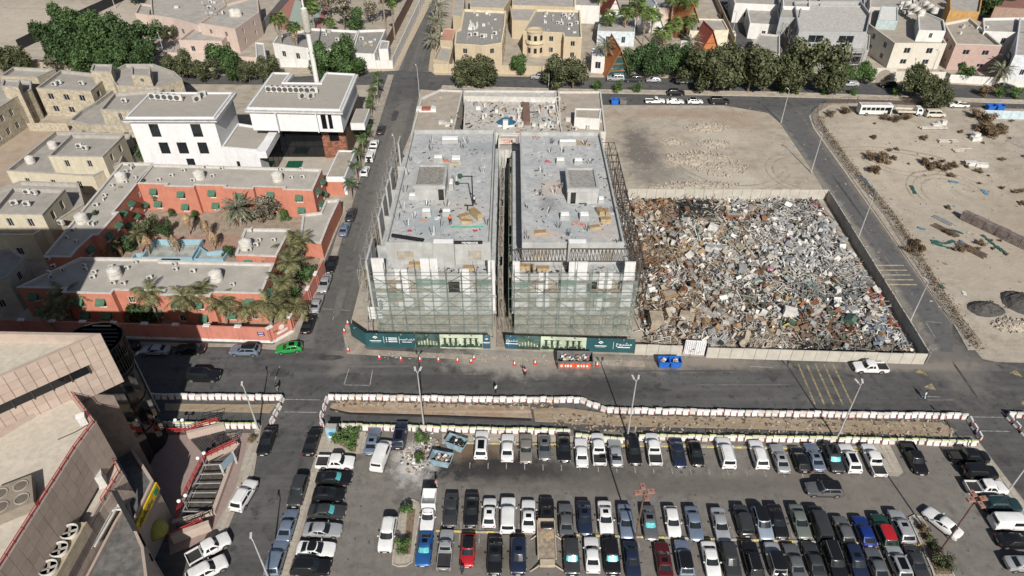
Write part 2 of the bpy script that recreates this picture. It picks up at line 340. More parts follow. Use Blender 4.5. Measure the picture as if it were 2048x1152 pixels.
# painted lines on the street: yellow hatch, triangles
for k in range(5):
    a = G(1596 + 17.3 * k, 728); b = G(1630 + 18.5 * k, 809); mb = MB(); d = Vector((b[0] - a[0], b[1] - a[1])).normalized() * .14; n = (-d.y, d.x)
    mb.face([(a[0] - n[0], a[1] - n[1], .026), (b[0] - n[0], b[1] - n[1], .026), (b[0] + n[0], b[1] + n[1], .026), (a[0] + n[0], a[1] + n[1], .026)]); mb.build('road_marking', YPAINT, kind='structure')
for k in range(5):
    a = G(1752 + k * 5.5, 531 + k * 9.6); b = G(1808 + k * 6.4, 531 + k * 9.6); mb = MB(); mb.box(a[0], b[0], a[1] - .15, a[1] + .15, .03, .031); mb.build('road_marking', mat('worn_yellow', (.36, .30, .2), var=.3), kind='structure')
for t in ([(1830, 745), (1842, 737), (1857, 752)], [(1847, 774), (1863, 767), (1873, 782)], [(2018, 746), (2032, 740), (2046, 755)], [(1845, 645), (1843, 655), (1838, 646)], [(2042, 808), (2047, 800), (2055, 815)]):
    sheet('road_marking', GP(t), .027, YPAINT)
for a, b, w in (((1500, 733), (1545, 735), .1), ((688, 770), (698, 738), .12), ((740, 770), (745, 741), .12), ((690, 770), (740, 771), .1), ((1855, 793), (1880, 794), .12), ((1942, 834), (2010, 835), .12), ((1960, 862), (2020, 863), .12), ((632, 617), (700, 621), .1), ((673, 622), (665, 640), .12), ((560, 732), (550, 760), .12), ((570, 799), (640, 800), .12), ((568, 824), (636, 825), .12), ((1852, 643), (1883, 646), .1), ((1852, 645), (1870, 675), .1)):
    A = Vector(G(*a)); B = Vector(G(*b)); d = (B - A); r = atan2(d.y, d.x); mb = MB(); n = Vector((-sin(r), cos(r))) * w / 2
    mb.face([(*(A - n), .027), (*(B - n), .027), (*(B + n), .027), (*(A + n), .027)]); mb.build('road_marking', WPAINT, kind='structure')
for px, py in ((605, 872), (655, 723), (547, 721), (630, 757), (833, 252), (836, 86), (660, 428)):
    x, y = G(px, py); mb = MB(); mb.lathe([(.42, 0), (.42, .012), (.3, .016)], 0, 0, 16); mb.build('manhole_cover', mat('iron', (.05, .048, .045), .6, met=.4), loc=(x, y, .026), label='round iron manhole cover', cat='manhole cover')

PT = [mat('road_patch_dark', (.062, .061, .061), var=.3, sc=.8), mat('road_patch_grey', (.125, .12, .113), var=.2, sc=.8), mat('road_patch_dust', (.19, .175, .155), var=.3, sc=.8)]
for k, (px, py, L, W, m) in enumerate(((660, 715, 5, 1.2, 0), (760, 733, 12, .5, 1), (900, 752, 16, .35, 0), (1120, 762, 14, .3, 0), (1380, 742, 22, .25, 0), (1480, 770, 18, .3, 1), (1290, 780, 9, 1.0, 0), (700, 755, 4, 2.4, 0), (560, 745, 4, 2.2, 0), (1000, 716, 5, 1.2, 2), (680, 600, 1.6, 9, 1), (718, 470, .5, 16, 1), (760, 330, .6, 22, 1), (790, 230, 2, 7, 0), (1760, 500, .7, 18, 1), (1700, 400, .6, 20, 0), (600, 930, .5, 9, 0), (580, 1010, .8, 8, 1), (560, 870, 2.2, 3, 0), (1880, 800, 5, .4, 1), (1930, 760, .5, 8, 0))):
    x, y = G(px, py); r_ = random.Random(k); pts = [(x + L / 2 * cos(t) * (abs(cos(t)) ** -.5 if abs(cos(t)) > .3 else 1.4) * r_.uniform(.75, 1), y + W / 2 * sin(t) * r_.uniform(.7, 1.2)) for t in [2 * pi * j / 14 for j in range(14)]]
    sheet('road_patch', pts, .0262 + .0001 * k, PT[m])
TRK = mat('wheel_track', (.285, .242, .188), var=.2, sc=.6)
for k, (px, py, r0, a0, a1) in enumerate(((1905, 390, 6, .4, 3.4), (1905, 390, 7.6, .3, 3.5), (1905, 390, 9.0, .5, 3.3), (1790, 300, 9, 3.4, 5.9), (1790, 300, 10.6, 3.4, 5.9), (1600, 345, 6, 1.5, 4.4), (1600, 345, 7.5, 1.5, 4.4), (1870, 470, 30, 1.0, 1.9), (1870, 470, 31.6, 1.0, 1.9), (1450, 300, 14, 3.6, 5.6), (1450, 300, 15.6, 3.6, 5.6))):
    cx, cy = G(px, py); n = 22; A = [a0 + (a1 - a0) * j / n for j in range(n + 1)]; mb = MB()
    for a, b in zip(A, A[1:]): w = .16 + .06 * sin(a * 7); mb.face([(cx + (r0 - w) * cos(a), cy + (r0 - w) * sin(a) * 1.2, .006 + .0003 * k), (cx + (r0 + w) * cos(a), cy + (r0 + w) * sin(a) * 1.2, .006 + .0003 * k), (cx + (r0 + w) * cos(b), cy + (r0 + w) * sin(b) * 1.2, .006 + .0003 * k), (cx + (r0 - w) * cos(b), cy + (r0 - w) * sin(b) * 1.2, .006 + .0003 * k)])
    mb.build('wheel_track', TRK, kind='structure')
# ================= VEHICLES
def paint(n, c, met=.0, r=.32):
    return mat('paint_' + n, c, r, var=.10, sc=.9, met=met, spec=.45, coat=.5, fine=.12)
PAINT = dict(white=paint('white', (.66, .66, .65)), silver=paint('silver', (.40, .41, .42), .35), grey=paint('grey', (.13, .135, .14), .3), dark=paint('dark_grey', (.045, .046, .048), .2), black=paint('black', (.010, .010, .011)),
    navy=paint('navy', (.018, .026, .055), .2), blue=paint('blue', (.022, .10, .30), .3), bluegrey=paint('blue_grey', (.20, .25, .33), .4), red=paint('red', (.36, .015, .02)), darkred=paint('dark_red', (.09, .012, .014), .2),
    beige=paint('beige', (.22, .205, .18), .2), teal=paint('teal', (.02, .045, .05), .2), green=paint('green', (.02, .25, .05)), sage=paint('sage', (.15, .17, .15), .2), bottle=paint('bottle_green', (.012, .05, .035)), royal=paint('royal_blue', (.012, .035, .20), .2), lightblue=paint('light_blue', (.33, .40, .47), .3), cream=paint('cream', (.55, .50, .42)))
CNAME = dict(white='white', silver='silver', grey='grey', dark='dark grey', black='black', navy='navy blue', blue='bright blue', bluegrey='blue-grey', red='red', darkred='dark red', beige='dusty beige', teal='dark teal', green='bright green', sage='sage grey', bottle='bottle green', royal='royal blue', lightblue='pale blue', cream='cream')
TRIM = mat('black_trim', (.015, .015, .015), .6); GLASS = glassm('car_glass', (.012, .016, .018), .06); RUBBER = mat('rubber', (.02, .02, .02), .9); RIM = mat('alloy', (.35, .35, .36), .35, met=.7)
LAMP = mat('lamp_lens', (.6, .62, .64), .15, spec=.6); TAIL = mat('tail_lens', (.25, .012, .012), .2, spec=.6); PLATE = mat('number_plate', (.6, .6, .58), .5); SHADE = mat('sunshade', (.10, .40, .42), .4, met=.3, var=.25, sc=3)
PANO = glassm('panoramic_roof', (.006, .006, .007), .12); LINER = mat('bed_liner', (.03, .03, .03), .8); STEEL = mat('galvanised', (.34, .35, .35), .5, met=.5); RUST = mat('rusty_steel', (.16, .075, .045), .9, var=.3, sc=3)
# L W H  hoodfront hoodback  cowl_y wstop_y roofrear_y back_y  back_z tail_z  topw
CT = dict(
 sedan=(4.8, 1.84, 1.45, .74, .96, 1.02, .22, -1.0, -1.72, 1.04, .98, .75), hatch=(4.25, 1.78, 1.50, .76, .98, .95, .2, -1.35, -1.98, 1.02, .9, .76), suv=(4.75, 1.92, 1.74, .93, 1.10, 1.02, .32, -1.85, -2.24, 1.14, 1.0, .79),
 bigsuv=(5.05, 1.98, 1.88, 1.02, 1.18, 1.12, .50, -2.2, -2.44, 1.2, 1.05, .82), jeep=(4.4, 1.86, 1.86, 1.08, 1.16, .78, .52, -1.9, -2.06, 1.18, 1.12, .84), old=(4.85, 1.80, 1.40, .78, .90, .95, .35, -.95, -1.5, .94, .92, .78),
 coupe=(4.7, 1.90, 1.36, .68, .90, .95, .1, -.9, -1.85, 1.0, .96, .72), van=(5.0, 1.90, 1.98, .95, 1.15, 1.78, 1.1, -2.36, -2.46, 1.15, 1.1, .84), wagon=(4.8, 1.84, 1.50, .76, .97, 1.02, .25, -1.85, -2.25, 1.05, .95, .77),
 pickup=(5.25, 1.86, 1.80, .98, 1.12, 1.28, .78, -.55, -.80, 1.14, .78, .80), single=(5.2, 1.78, 1.76, .95, 1.08, 1.15, .62, -.15, -.35, 1.08, .72, .80))
_cm = {}
def car_parts(t):
    if t in _cm: return _cm[t]
    L, W, H, hf, hb, yc, yw, yr, yb, bz, tz, tw = CT[t]; w = W / 2; l = L / 2; b = MB(); pk = t in ('pickup', 'single')
    def ztop(y):
        if y > yc: k = (y - yc) / (l - yc); return hb + (hf - hb) * k ** 1.6
        if y < yb: k = (yb - y) / (l + yb + 1e-6); return bz + (tz - bz) * min(1, k)
        return hb + (bz - hb) * (yc - y) / (yc - yb)
    if pk:
        zz = ztop; bedz = .72
        def ztop(y): return bedz if y < yb - .06 else zz(y)
    blunt = .9 if t in ('van', 'jeep', 'old', 'single', 'bigsuv') else .80
    ys = [-l, -l + .07, -l + .28, -l + .7, yb - .08, yb - .02, yb + .5, 0, .6, yc, yc + .35, l - .55, l - .25, l - .08, l]; ys = sorted(set(ys))
    wf = {-l: blunt, -l + .07: .93, -l + .28: .975, l: blunt - .04, l - .08: blunt + .07, l - .25: .95, l - .55: .985}
    n = 0; i0 = len(b.v)
    for y in ys:
        f = wf.get(y, 1.0); zt = ztop(y); e = abs(abs(y) - l) < 1e-6
        zb = .34 if e else .26 if abs(y) < l - .3 else .29; zt -= .10 if e and not pk else 0.03 if abs(y) > l - .1 else 0
        h = zt - zb; ww = w * f
        half = [(ww * .82, zb), (ww * .96, zb + h * .12), (ww, zb + h * .42), (ww * .985, zb + h * .80), (ww * .93, zb + h * .97), (ww * .55, zt + .025), (0, zt + .035)]
        ring = half + [(-x, z) for x, z in half[-2::-1]]; n = len(ring)
        b.v += [(x, y, z) for x, z in ring]
    for j in range(len(ys) - 1):
        for k in range(n):
            a = i0 + j * n + k; c = i0 + j * n + (k + 1) % n; b.f.append((a, c, c + n, a + n)); b.m.append(0)
    b.f.append(tuple(i0 + k for k in reversed(range(n)))); b.f.append(tuple(i0 + (len(ys) - 1) * n + k for k in range(n))); b.m += [0, 0]
    # greenhouse
    zb_ = min(hb, bz) - .05; wb, wt = w * .935, w * tw
    def ringp(yf, y2, ww, z0, z1): return [(0, yf + .06, z0), (ww * .6, yf + .03, z0), (ww * .97, yf - .14, z0), (ww, yf - .4, z0), (ww, y2 + .4, z1), (ww * .97, y2 + .08, z1), (ww * .6, y2 - .02, z1), (0, y2 - .03, z1)]
    lev = [(yc, yb, wb, hb - .04, bz - .04), (yw + (yc - yw) * .1, yr + (yb - yr) * .1, wt * 1.02, H - .10, H - .10), (yw, yr, wt * .96, H - .04, H - .05), (yw - .25, yr + .25, wt * .75, H, H - .01)]
    i0 = len(b.v)
    for a in lev:
        h = ringp(*a); rg = h + [(-x, y, z) for x, y, z in h[-2:0:-1]]; n = len(rg); b.v += rg
    for j in range(3):
        for k in range(n): a = i0 + j * n + k; c = i0 + j * n + (k + 1) % n; b.f.append((a, a + n, c + n, c)); b.m.append(0)
    b.f.append(tuple(i0 + 3 * n + k for k in reversed(range(n)))); b.m.append(0)
    wb2 = l - (.86 if not pk else .9); wbr = -l + (.86 if not pk else 1.12); rw = {'suv': .36, 'bigsuv': .40, 'jeep': .41, 'pickup': .38}.get(t, .325)
    b.k = 1
    for sx in (-1, 1):
        for y in (wb2, wbr): b.lathe([(rw + .07, -.3), (rw + .07, .004)] if sx > 0 else [(rw + .07, -.004), (rw + .07, .3)], y, rw + .01, 14, 'x', 0) if False else None
        for y in (wb2, wbr):
            c = [(sx * (w + .004), y + cos(q) * (rw + .06), max(.24, rw + sin(q) * (rw + .06))) for q in [pi * k / 10 for k in range(11)]]
            b.face(c if sx > 0 else c[::-1])
        b.box(min(sx * (w - .05), sx * (w + .003)), max(sx * (w - .05), sx * (w + .003)), wbr + rw + .1, wb2 - rw - .1, .22, .34)
    b.box(-w * .62, w * .62, l - .05, l + .008, .36, hf - .20); b.box(-w * .7, w * .7, -l - .008, -l + .05, .30, .46)
    if pk:
        b.k = 0; z1 = 1.06 if t == 'pickup' else .98; yb0 = yb - .1
        for sx in (-1, 1): b.box(min(sx * w * .99, sx * (w - .09)), max(sx * w * .99, sx * (w - .09)), -l + .04, yb0, .6, z1)
        b.box(-w * .97, w * .97, -l, -l + .08, .5, z1); b.box(-w * .9, w * .9, yb0 - .06, yb0, .6, z1)
    P = dict(body=(b.mesh('body', smooth=38), [(0, 0, 0)]))
    # glazing set 6 mm proud of the shell
    def gl(name, pts, off):
        m = MB(); m.face([(x + off[0], y + off[1], z + off[2]) for x, y, z in pts]); return m.mesh(name)
    def fr(t_, xx): # front glass
        a, c = lev[0], lev[1]; y = a[0] + (c[0] - a[0]) * t_ ; z = a[3] + (c[3] - a[3]) * t_; ww = (a[2] + (c[2] - a[2]) * t_)
        return (xx * ww, y + .06 - .03 * abs(xx) / .6 - (0 if abs(xx) <= .6 else (abs(xx) - .6) * .45), z)
    def rr(t_, xx):
        a, c = lev[0], lev[1]; y = a[1] + (c[1] - a[1]) * t_; z = a[4] + (c[4] - a[4]) * t_; ww = (a[2] + (c[2] - a[2]) * t_)
        return (xx * ww, y - .03 + .01 * abs(xx) / .6 + (0 if abs(xx) <= .6 else (abs(xx) - .6) * .27), z)
    def patch(fn, t0, t1, off, x1=.9, n=6):
        m = MB(); xs = [-x1 + 2 * x1 * k / n for k in range(n + 1)]
        for a, c in zip(xs, xs[1:]): m.face([tuple(p[k] + off[k] for k in range(3)) for p in (fn(t0, a), fn(t0, c), fn(t1, c), fn(t1, a))])
        return m
    P['windscreen'] = (patch(fr, .10, .97, (0, .012, .014)).mesh('windscreen'), [(0, 0, 0)])
    P['sunshade'] = (patch(fr, .16, .90, (0, .024, .028), .8).mesh('sunshade'), [(0, 0, 0)])
    P['rear_window'] = (patch(rr, .14 if t not in ('van',) else .35, .92, (0, -.014, .01), .82).mesh('rear_window'), [(0, 0, 0)])
    sw = []
    for sx in (-1, 1):
        ym = -.38 if not pk else .05; segs = [(.94, ym + .05), (ym - .05, -.92)]
        if t in ('single',): segs = [(.9, -.2)]
        for k, (ya, yb_) in enumerate(segs):
            def sp(t_, front):
                a, c = lev[0], lev[1]; yf = a[0] - .42 + (c[0] - a[0]) * t_ ; y2 = a[1] + .36 + (c[1] - a[1]) * t_; x = (a[2] + (c[2] - a[2]) * t_); z = a[3] + (c[3] - a[3]) * t_
                v = (ya if front else yb_); yy = (yf + .26 * (1 - t_) if v > .8 else y2 - .05 if v < -.8 else v)
                return (sx * (x + .012), yy, z + .006)
            m = MB(); q = [sp(.14, 1), sp(.9, 1), sp(.9, 0), sp(.14, 0)]; m.face(q if sx < 0 else q[::-1]); sw.append(m.mesh('side_window'))
    P['side_windows'] = sw
    ty = MB(); ty.lathe([(rw * .62, -.1), (rw, -.1), (rw, .1), (rw * .62, .1)], 0, 0, 14, 'x'); ri = MB(); ri.lathe([(rw * .66, -.112), (rw * .66, .112)], 0, 0, 10, 'x')
    P['tyre'] = ty.mesh('tyre', smooth=40); P['rim'] = ri.mesh('rim'); P['wpos'] = [(sx * (w - .085), y, rw) for y in (wb2, wbr) for sx in (-1, 1)]
    hl = MB(); hl.obox(0, 0, -.07, w * .34, .16, .13); P['hl'] = hl.mesh('headlight'); P['hlp'] = [(sx * w * .70, l - .13, hf - .10) for sx in (-1, 1)]
    tl = MB(); tl.obox(0, 0, -.08, w * .26, .08, .17); P['tl'] = tl.mesh('tail_light'); P['tlp'] = [(sx * w * .74, -l + .035, (tz if not pk else .95) - .14) for sx in (-1, 1)]
    mi = MB(); mi.obox(0, 0, -.06, .2, .11, .14); P['mi'] = mi.mesh('mirror'); P['mip'] = [(sx * (w + .08), yc - .42, max(hb, bz) + .05) for sx in (-1, 1)]
    pl = MB(); pl.obox(0, 0, 0, .5, .02, .13); P['pl'] = pl.mesh('number_plate'); P['plp'] = [(0, l + .014, .42), (0, -l - .014, .62)]
    so_ = MB(); yy0, yy1 = yr + .35, yw - .3; so_.box(-wt * .6, wt * .6, yy0, yy1, H - .02, H + .012); P['pano'] = so_.mesh('roof_glass')
    so_ = MB(); so_.box(-wt * .5, wt * .5, yw - .95, yw - .4, H - .02, H + .01); P['sunroof'] = so_.mesh('sunroof')
    so_ = MB(); rg = [(x, y) for x, y, z in ringp(yw + .0, yr, wt * .97, 0, 0)]; rg += [(-x, y) for x, y in rg[-2:0:-1]]; so_.prism(ccw(rg), H - .06, H - .02, poly1=None); q = [(x * .8, y * .9) for x, y in rg]; so_.prism(ccw(rg), H - .02, H + .014, poly1=ccw(q)); P['roof'] = so_.mesh('roof', smooth=40)
    ra = MB(); ra.tube((0, yr + .2, 0), (0, yw - .25, 0), .025, 4); P['rail'] = ra.mesh('roof_rail'); P['railp'] = [(sx * wt * .86, 0, H + .035) for sx in (-1, 1)]
    bd = MB(); bd.box(-w + .1, w - .1, -l + .09, yb - .17, .74, .76); P['bed'] = bd.mesh('cargo_bed')
    P['dim'] = CT[t]; _cm[t] = P; return P
CARS = []
def car(px, py, t, col, d='u', ex='', label=None, grp=None, z=.025, xy=None, roofcol=None):
    x, y = xy or G(px, py, .75); ang = {'u': 0, 'd': pi, 'r': -pi / 2, 'l': pi / 2}.get(d, None)
    ang = (R(-1.2) + ang) if ang is not None else R(d)
    kind = {'sedan': 'saloon car', 'old': 'boxy old saloon', 'hatch': 'hatchback', 'suv': 'SUV', 'bigsuv': 'large SUV', 'jeep': 'boxy off-roader', 'coupe': 'coupe', 'van': 'van', 'wagon': 'estate car', 'pickup': 'pickup', 'single': 'single cab pickup'}[t]
    o = root('parked_car' if t not in ('pickup', 'single', 'van') else ('pickup_truck' if t != 'van' else 'van'), label or '?', {'pickup': 'pickup truck', 'single': 'pickup truck', 'van': 'van'}.get(t, 'car'), (x, y, z), grp, ang)
    P = car_parts(t); H = P['dim'][2]
    bm = P['body'][0]
    if not bm.materials: bm.materials.append(PAINT['white']); bm.materials.append(TRIM)
    put('body', bm, o, m=PAINT[col])
    put('windscreen', P['windscreen'][0], o, m=GLASS); put('rear_window', P['rear_window'][0], o, m=GLASS)
    if t != 'van' or 'w' in ex:
        for m in P['side_windows']: put('side_window', m, o, m=GLASS)
    else:
        for m in P['side_windows'][0::2]: put('side_window', m, o, m=GLASS)
    if 'h' in ex: put('sunshade', P['sunshade'][0], o, m=SHADE)
    if 's' in ex: put('sunroof', P['sunroof'], o, m=PANO)
    if 'p' in ex: put('roof_glass', P['pano'], o, m=PANO)
    if 'b' in ex: put('roof', P['roof'], o, m=PAINT['red' if 'R' in ex else 'black'])
    if 'r' in ex:
        for p in P['railp']: put('roof_rail', P['rail'], o, p, m=STEEL)
    for p in P['wpos']:
        w = put('wheel', P['tyre'], o, p, m=RUBBER); put('rim', P['rim'], w, m=RIM)
    for p in P['hlp']: put('headlight', P['hl'], o, p, m=LAMP)
    for p in P['tlp']: put('tail_light', P['tl'], o, p, m=TAIL)
    for p in P['mip']: put('mirror', P['mi'], o, p, m=PAINT[col] if col != 'white' else PAINT['white'])
    for p in P['plp']: put('number_plate', P['pl'], o, p, m=PLATE)
    if t in ('pickup', 'single'): put('cargo_bed', P['bed'], o, m=LINER)
    if 't' in ex: put('spare_wheel', P['tyre'], o, (0, -P['dim'][0] / 2 - .12, .95), (0, 0, pi / 2), m=RUBBER)
    extra = ' with turquoise windscreen sunshade' if 'h' in ex else (' with red roof' if 'R' in ex else ' with black roof') if 'b' in ex else ' with glass roof' if 'p' in ex else ''
    CARS.append((o, CNAME[col] + ' ' + kind, extra)); return o
def row(name, items, grp, **k):
    """a row of vehicles; every label names the neighbours on both sides"""
    st = len(CARS)
    for it in items: car(*it[:4], *(it[4:]), grp=grp, **k)
    r = CARS[st:]
    for i, (o, n, e) in enumerate(r):
        a = r[i - 1][1] if i else None; b = r[i + 1][1] if i + 1 < len(r) else None
        if a and b: s = f"{n}{e}, {name}, between {a} and {b}"
        elif b: s = f"{n}{e}, at one end of {name}, beside {b}"
        else: s = f"{n}{e}, at the far end of {name}, beside {a}"
        o['label'] = s
row('back parking row', [(745, 881, 'sedan', 'bluegrey', 'u', 's'), (800, 870, 'suv', 'navy', 'u', 'p')], 'cars in the car park')
row('back parking row', [(963, 889, 'suv', 'white', 'u', 'p'), (1015, 894, 'sedan', 'white', 'u'), (1052, 896, 'old', 'beige', 'd'), (1089, 894, 'hatch', 'grey', 'd', 's'), (1128, 894, 'sedan', 'black', 'd', 'p'), (1163, 904, 'old', 'white', 'u'), (1197, 898, 'pickup', 'white', 'u'), (1231, 904, 'sedan', 'silver', 'u'),
  (1268, 900, 'wagon', 'black', 'd'), (1307, 898, 'pickup', 'white', 'u'), (1356, 905, 'sedan', 'navy', 'd'), (1392, 906, 'hatch', 'black', 'd', 'p'), (1451, 905, 'bigsuv', 'white', 'u', 'r'), (1517, 908, 'suv', 'white', 'u', 'r'), (1560, 916, 'sedan', 'silver', 'u', 's'), (1601, 918, 'hatch', 'black', 'u'), (1629, 913, 'sedan', 'bluegrey', 'u', 's'),
  (1666, 916, 'suv', 'dark', 'd', 'hp'), (1699, 916, 'suv', 'white', 'u', 'p'), (1747, 920, 'pickup', 'white', 'u'), (1829, 916, 'pickup', 'black', 'd')], 'cars in the car park')
row('middle parking row', [(775, 1068, 'suv', 'white', 'd', 'r'), (902, 1019, 'sedan', 'dark', 'd'), (943, 1019, 'sedan', 'black', 'd', 'p'), (979, 1024, 'hatch', 'white', 'u', 's'), (1016, 1030, 'bigsuv', 'white', 'u'), (1057, 1031, 'sedan', 'white', 'u', 's'), (1094, 1026, 'sedan', 'black', 'u', 'p'), (1132, 1039, 'sedan', 'grey', 'u'), (1169, 1035, 'sedan', 'navy', 'd', 's'),
  (1211, 1035, 'sedan', 'white', 'd', 's'), (1252, 1042, 'sedan', 'bluegrey', 'd'), (1299, 1045, 'sedan', 'grey', 'd', 'hp'), (1345, 1042, 'hatch', 'white', 'd'), (1388, 1046, 'sedan', 'bluegrey', 'd'), (1441, 1049, 'sedan', 'silver', 'd'), (1487, 1042, 'jeep', 'dark', 'u'), (1525, 1046, 'suv', 'lightblue', 'd', 'b'), (1556, 1042, 'sedan', 'black', 'd'), (1600, 1042, 'sedan', 'sage', 'd'),
  (1639, 1047, 'van', 'dark', 'u'), (1688, 1061, 'hatch', 'grey', 'u'), (1728, 1061, 'hatch', 'royal', 'u'), (1768, 1062, 'suv', 'bottle', 'u', 'bR'), (1802, 1053, 'suv', 'silver', 'u', 's')], 'cars in the car park')
row('front parking row', [(849, 1095, 'coupe', 'blue', 'd', 'hs'), (891, 1099, 'single', 'silver', 'u'), (936, 1100, 'hatch', 'red', 'd', 'b'), (990, 1111, 'sedan', 'black', 'd', 'p'), (1037, 1111, 'suv', 'navy', 'd', 's'), (1143, 1112, 'suv', 'dark', 'd', 'h'), (1184, 1108, 'sedan', 'white', 'u'), (1223, 1112, 'suv', 'black', 'd', 'h'), (1264, 1119, 'sedan', 'navy', 'd'),
  (1327, 1119, 'sedan', 'darkred', 'u', 's'), (1368, 1116, 'suv', 'bluegrey', 'u', 'b'), (1422, 1119, 'sedan', 'white', 'd'), (1461, 1120, 'suv', 'dark', 'd'), (1505, 1119, 'suv', 'black', 'u', 'r'), (1550, 1119, 'jeep', 'silver', 'u', 'bt'), (1589, 1122, 'sedan', 'grey', 'u'), (1628, 1119, 'sedan', 'dark', 'u'), (1669, 1122, 'bigsuv', 'black', 'd', 'r'), (1712, 1124, 'suv', 'navy', 'd', 's'),
  (1754, 1130, 'sedan', 'grey', 'u'), (1796, 1124, 'suv', 'silver', 'u', 'p'), (1834, 1127, 'sedan', 'dark', 'd')], 'cars in the car park')
row('left parking column', [(671, 924, 'pickup', 'white', 'r'), (668, 956, 'sedan', 'black', 'r', 'h'), (658, 988, 'hatch', 'black', 'r', 's'), (654, 1022, 'sedan', 'dark', 'r', 'h'), (645, 1059, 'sedan', 'silver', 'r'), (632, 1097, 'coupe', 'white', 'r', 'b'), (622, 1134, 'suv', 'black', 'r')], 'cars in the car park')
row('right parking column', [(1938, 913, 'pickup', 'black', 'r'), (1959, 944, 'jeep', 'black', 'r', 't'), (1972, 975, 'pickup', 'white', 'r'), (2003, 1009, 'suv', 'teal', 'r', 'r'), (2023, 1045, 'van', 'white', 'r'), (2034, 1081, 'sedan', 'black', 'r'), (2052, 1127, 'sedan', 'silver', 'r')], 'cars in the car park')
row('kerb beside the left parking strip', [(624, 882, 'sedan', 'black', 'u'), (596, 981, 'suv', 'dark', 'd'), (575, 1050, 'sedan', 'bluegrey', 'u'), (553, 1116, 'suv', 'bluegrey', 'u')], 'cars along the lane')
row('lane by the hotel wall', [(762, 258, 'sedan', 'dark', 'u'), (748, 291, 'pickup', 'white', 'u'), (741, 313, 'jeep', 'white', 'u', 't'), (730, 341, 'hatch', 'white', 'u'), (702, 428, 'sedan', 'dark', 'u'), (689, 457, 'sedan', 'bluegrey', 'u'), (662, 528, 'sedan', 'black', 'd'), (649, 566, 'sedan', 'silver', 'd'), (633, 606, 'sedan', 'silver', 'u'), (617, 646, 'sedan', 'black', 'u', 's')], 'cars along the lane')
row('street under the hotel wall', [(247, 690, 'sedan', 'black', 'l'), (310, 699, 'sedan', 'silver', 'l'), (380, 697, 'sedan', 'black', 'l'), (490, 700, 'suv', 'bluegrey', 'l', 'b'), (578, 695, 'hatch', 'green', 100, 'p')], 'cars on the street')
row('far kerb of the avenue', [(1079, 153, 'bigsuv', 'silver', 'l', 'b'), (1231, 156, 'bigsuv', 'silver', 'l'), (1267, 158, 'bigsuv', 'dark', 'l'), (1307, 159, 'hatch', 'silver', 'l', 's'), (1369, 161, 'sedan', 'white', 'l'), (1666, 165, 'pickup', 'blue', 'l'), (1700, 167, 'wagon', 'silver', 'l'), (1775, 168, 'suv', 'black', 'l'), (2011, 171, 'sedan', 'black', 'r')], 'cars on the avenue')
row('avenue verge by the sand lot', [(1310, 201, 'single', 'white', 'r'), (1350, 202, 'sedan', 'white', 'r'), (1390, 202, 'hatch', 'white', 'r', 'b'), (1439, 202, 'bigsuv', 'black', 'r')], 'cars on the avenue')
for a in ((1352, 185, 'suv', 'black', 'r', '', 'black SUV driving along the avenue beside the planted median'), (407, 751, 'bigsuv', 'black', 'r', 'p', 'large black SUV driving on the street in the tower shadow'), (1741, 734, 'pickup', 'white', 'l', '', 'white pickup on the street in front of the concrete panel wall'),
  (1648, 978, 'suv', 'grey', 'l', 'b', 'grey SUV with black roof driving down the car park aisle'), (1885, 1045, 'sedan', 'white', 32, '', 'white saloon car parked askew right of the long planting island'), (763, 910, 'van', 'white', -9, '', 'white panel van parked askew in front of a blue-grey saloon'),
  (533, 881, 'sedan', 'black', 'd', '', 'black saloon at the lane mouth beside the plaza pavement'), (488, 990, 'suv', 'white', -12, 'r', 'white SUV parked along the plaza pavement beside the sunken court'), (417, 1097, 'pickup', 'white', -52, '', 'white pickup with open black bed backed towards the plaza steps'), (414, 1140, 'suv', 'white', -54, '', 'white SUV beside the white pickup below the plaza steps'),
  (1456, 15, 'sedan', 'silver', 'd', '', 'silver saloon in the side lane at the top of the view'), (1444, 31, 'sedan', 'darkred', 'u', '', 'dark red saloon half hidden by the wall of the upper side lane'), (1464, 66, 'sedan', 'white', 'u', '', 'white saloon by the garden wall in the upper side lane'), (896, 66, 'suv', 'white', 'l', '', 'white SUV under the striped carport of the beige villa'), (1917, 209, 'single', 'white', 'l', '', 'white pickup with crane frame parked on the near side of the avenue')):
    car(*a[:6], label=a[6], grp='cars on their own')
# box pickup with a white cage body
o = car(857, 1028, 'single', 'white', 'd', '', 'white pickup with tall open-topped cargo box, last in the middle row', 'trucks')
def box_part(o, name, x0, x1, y0, y1, z0, z1, m, t=.06, open_top=True):
    b = MB(); b.box(x0, x1, y0, y0 + t, z0, z1); b.box(x0, x1, y1 - t, y1, z0, z1); b.box(x0, x0 + t, y0 + t, y1 - t, z0, z1); b.box(x1 - t, x1, y0 + t, y1 - t, z0, z1); b.box(x0 + t, x1 - t, y0 + t, y1 - t, z0, z0 + t)
    me = b.mesh(name); return put(name, me, o, m=m)
box_part(o, 'cargo_box', -.9, .9, -2.75, -.42, 1.0, 2.35, PAINT['white'])
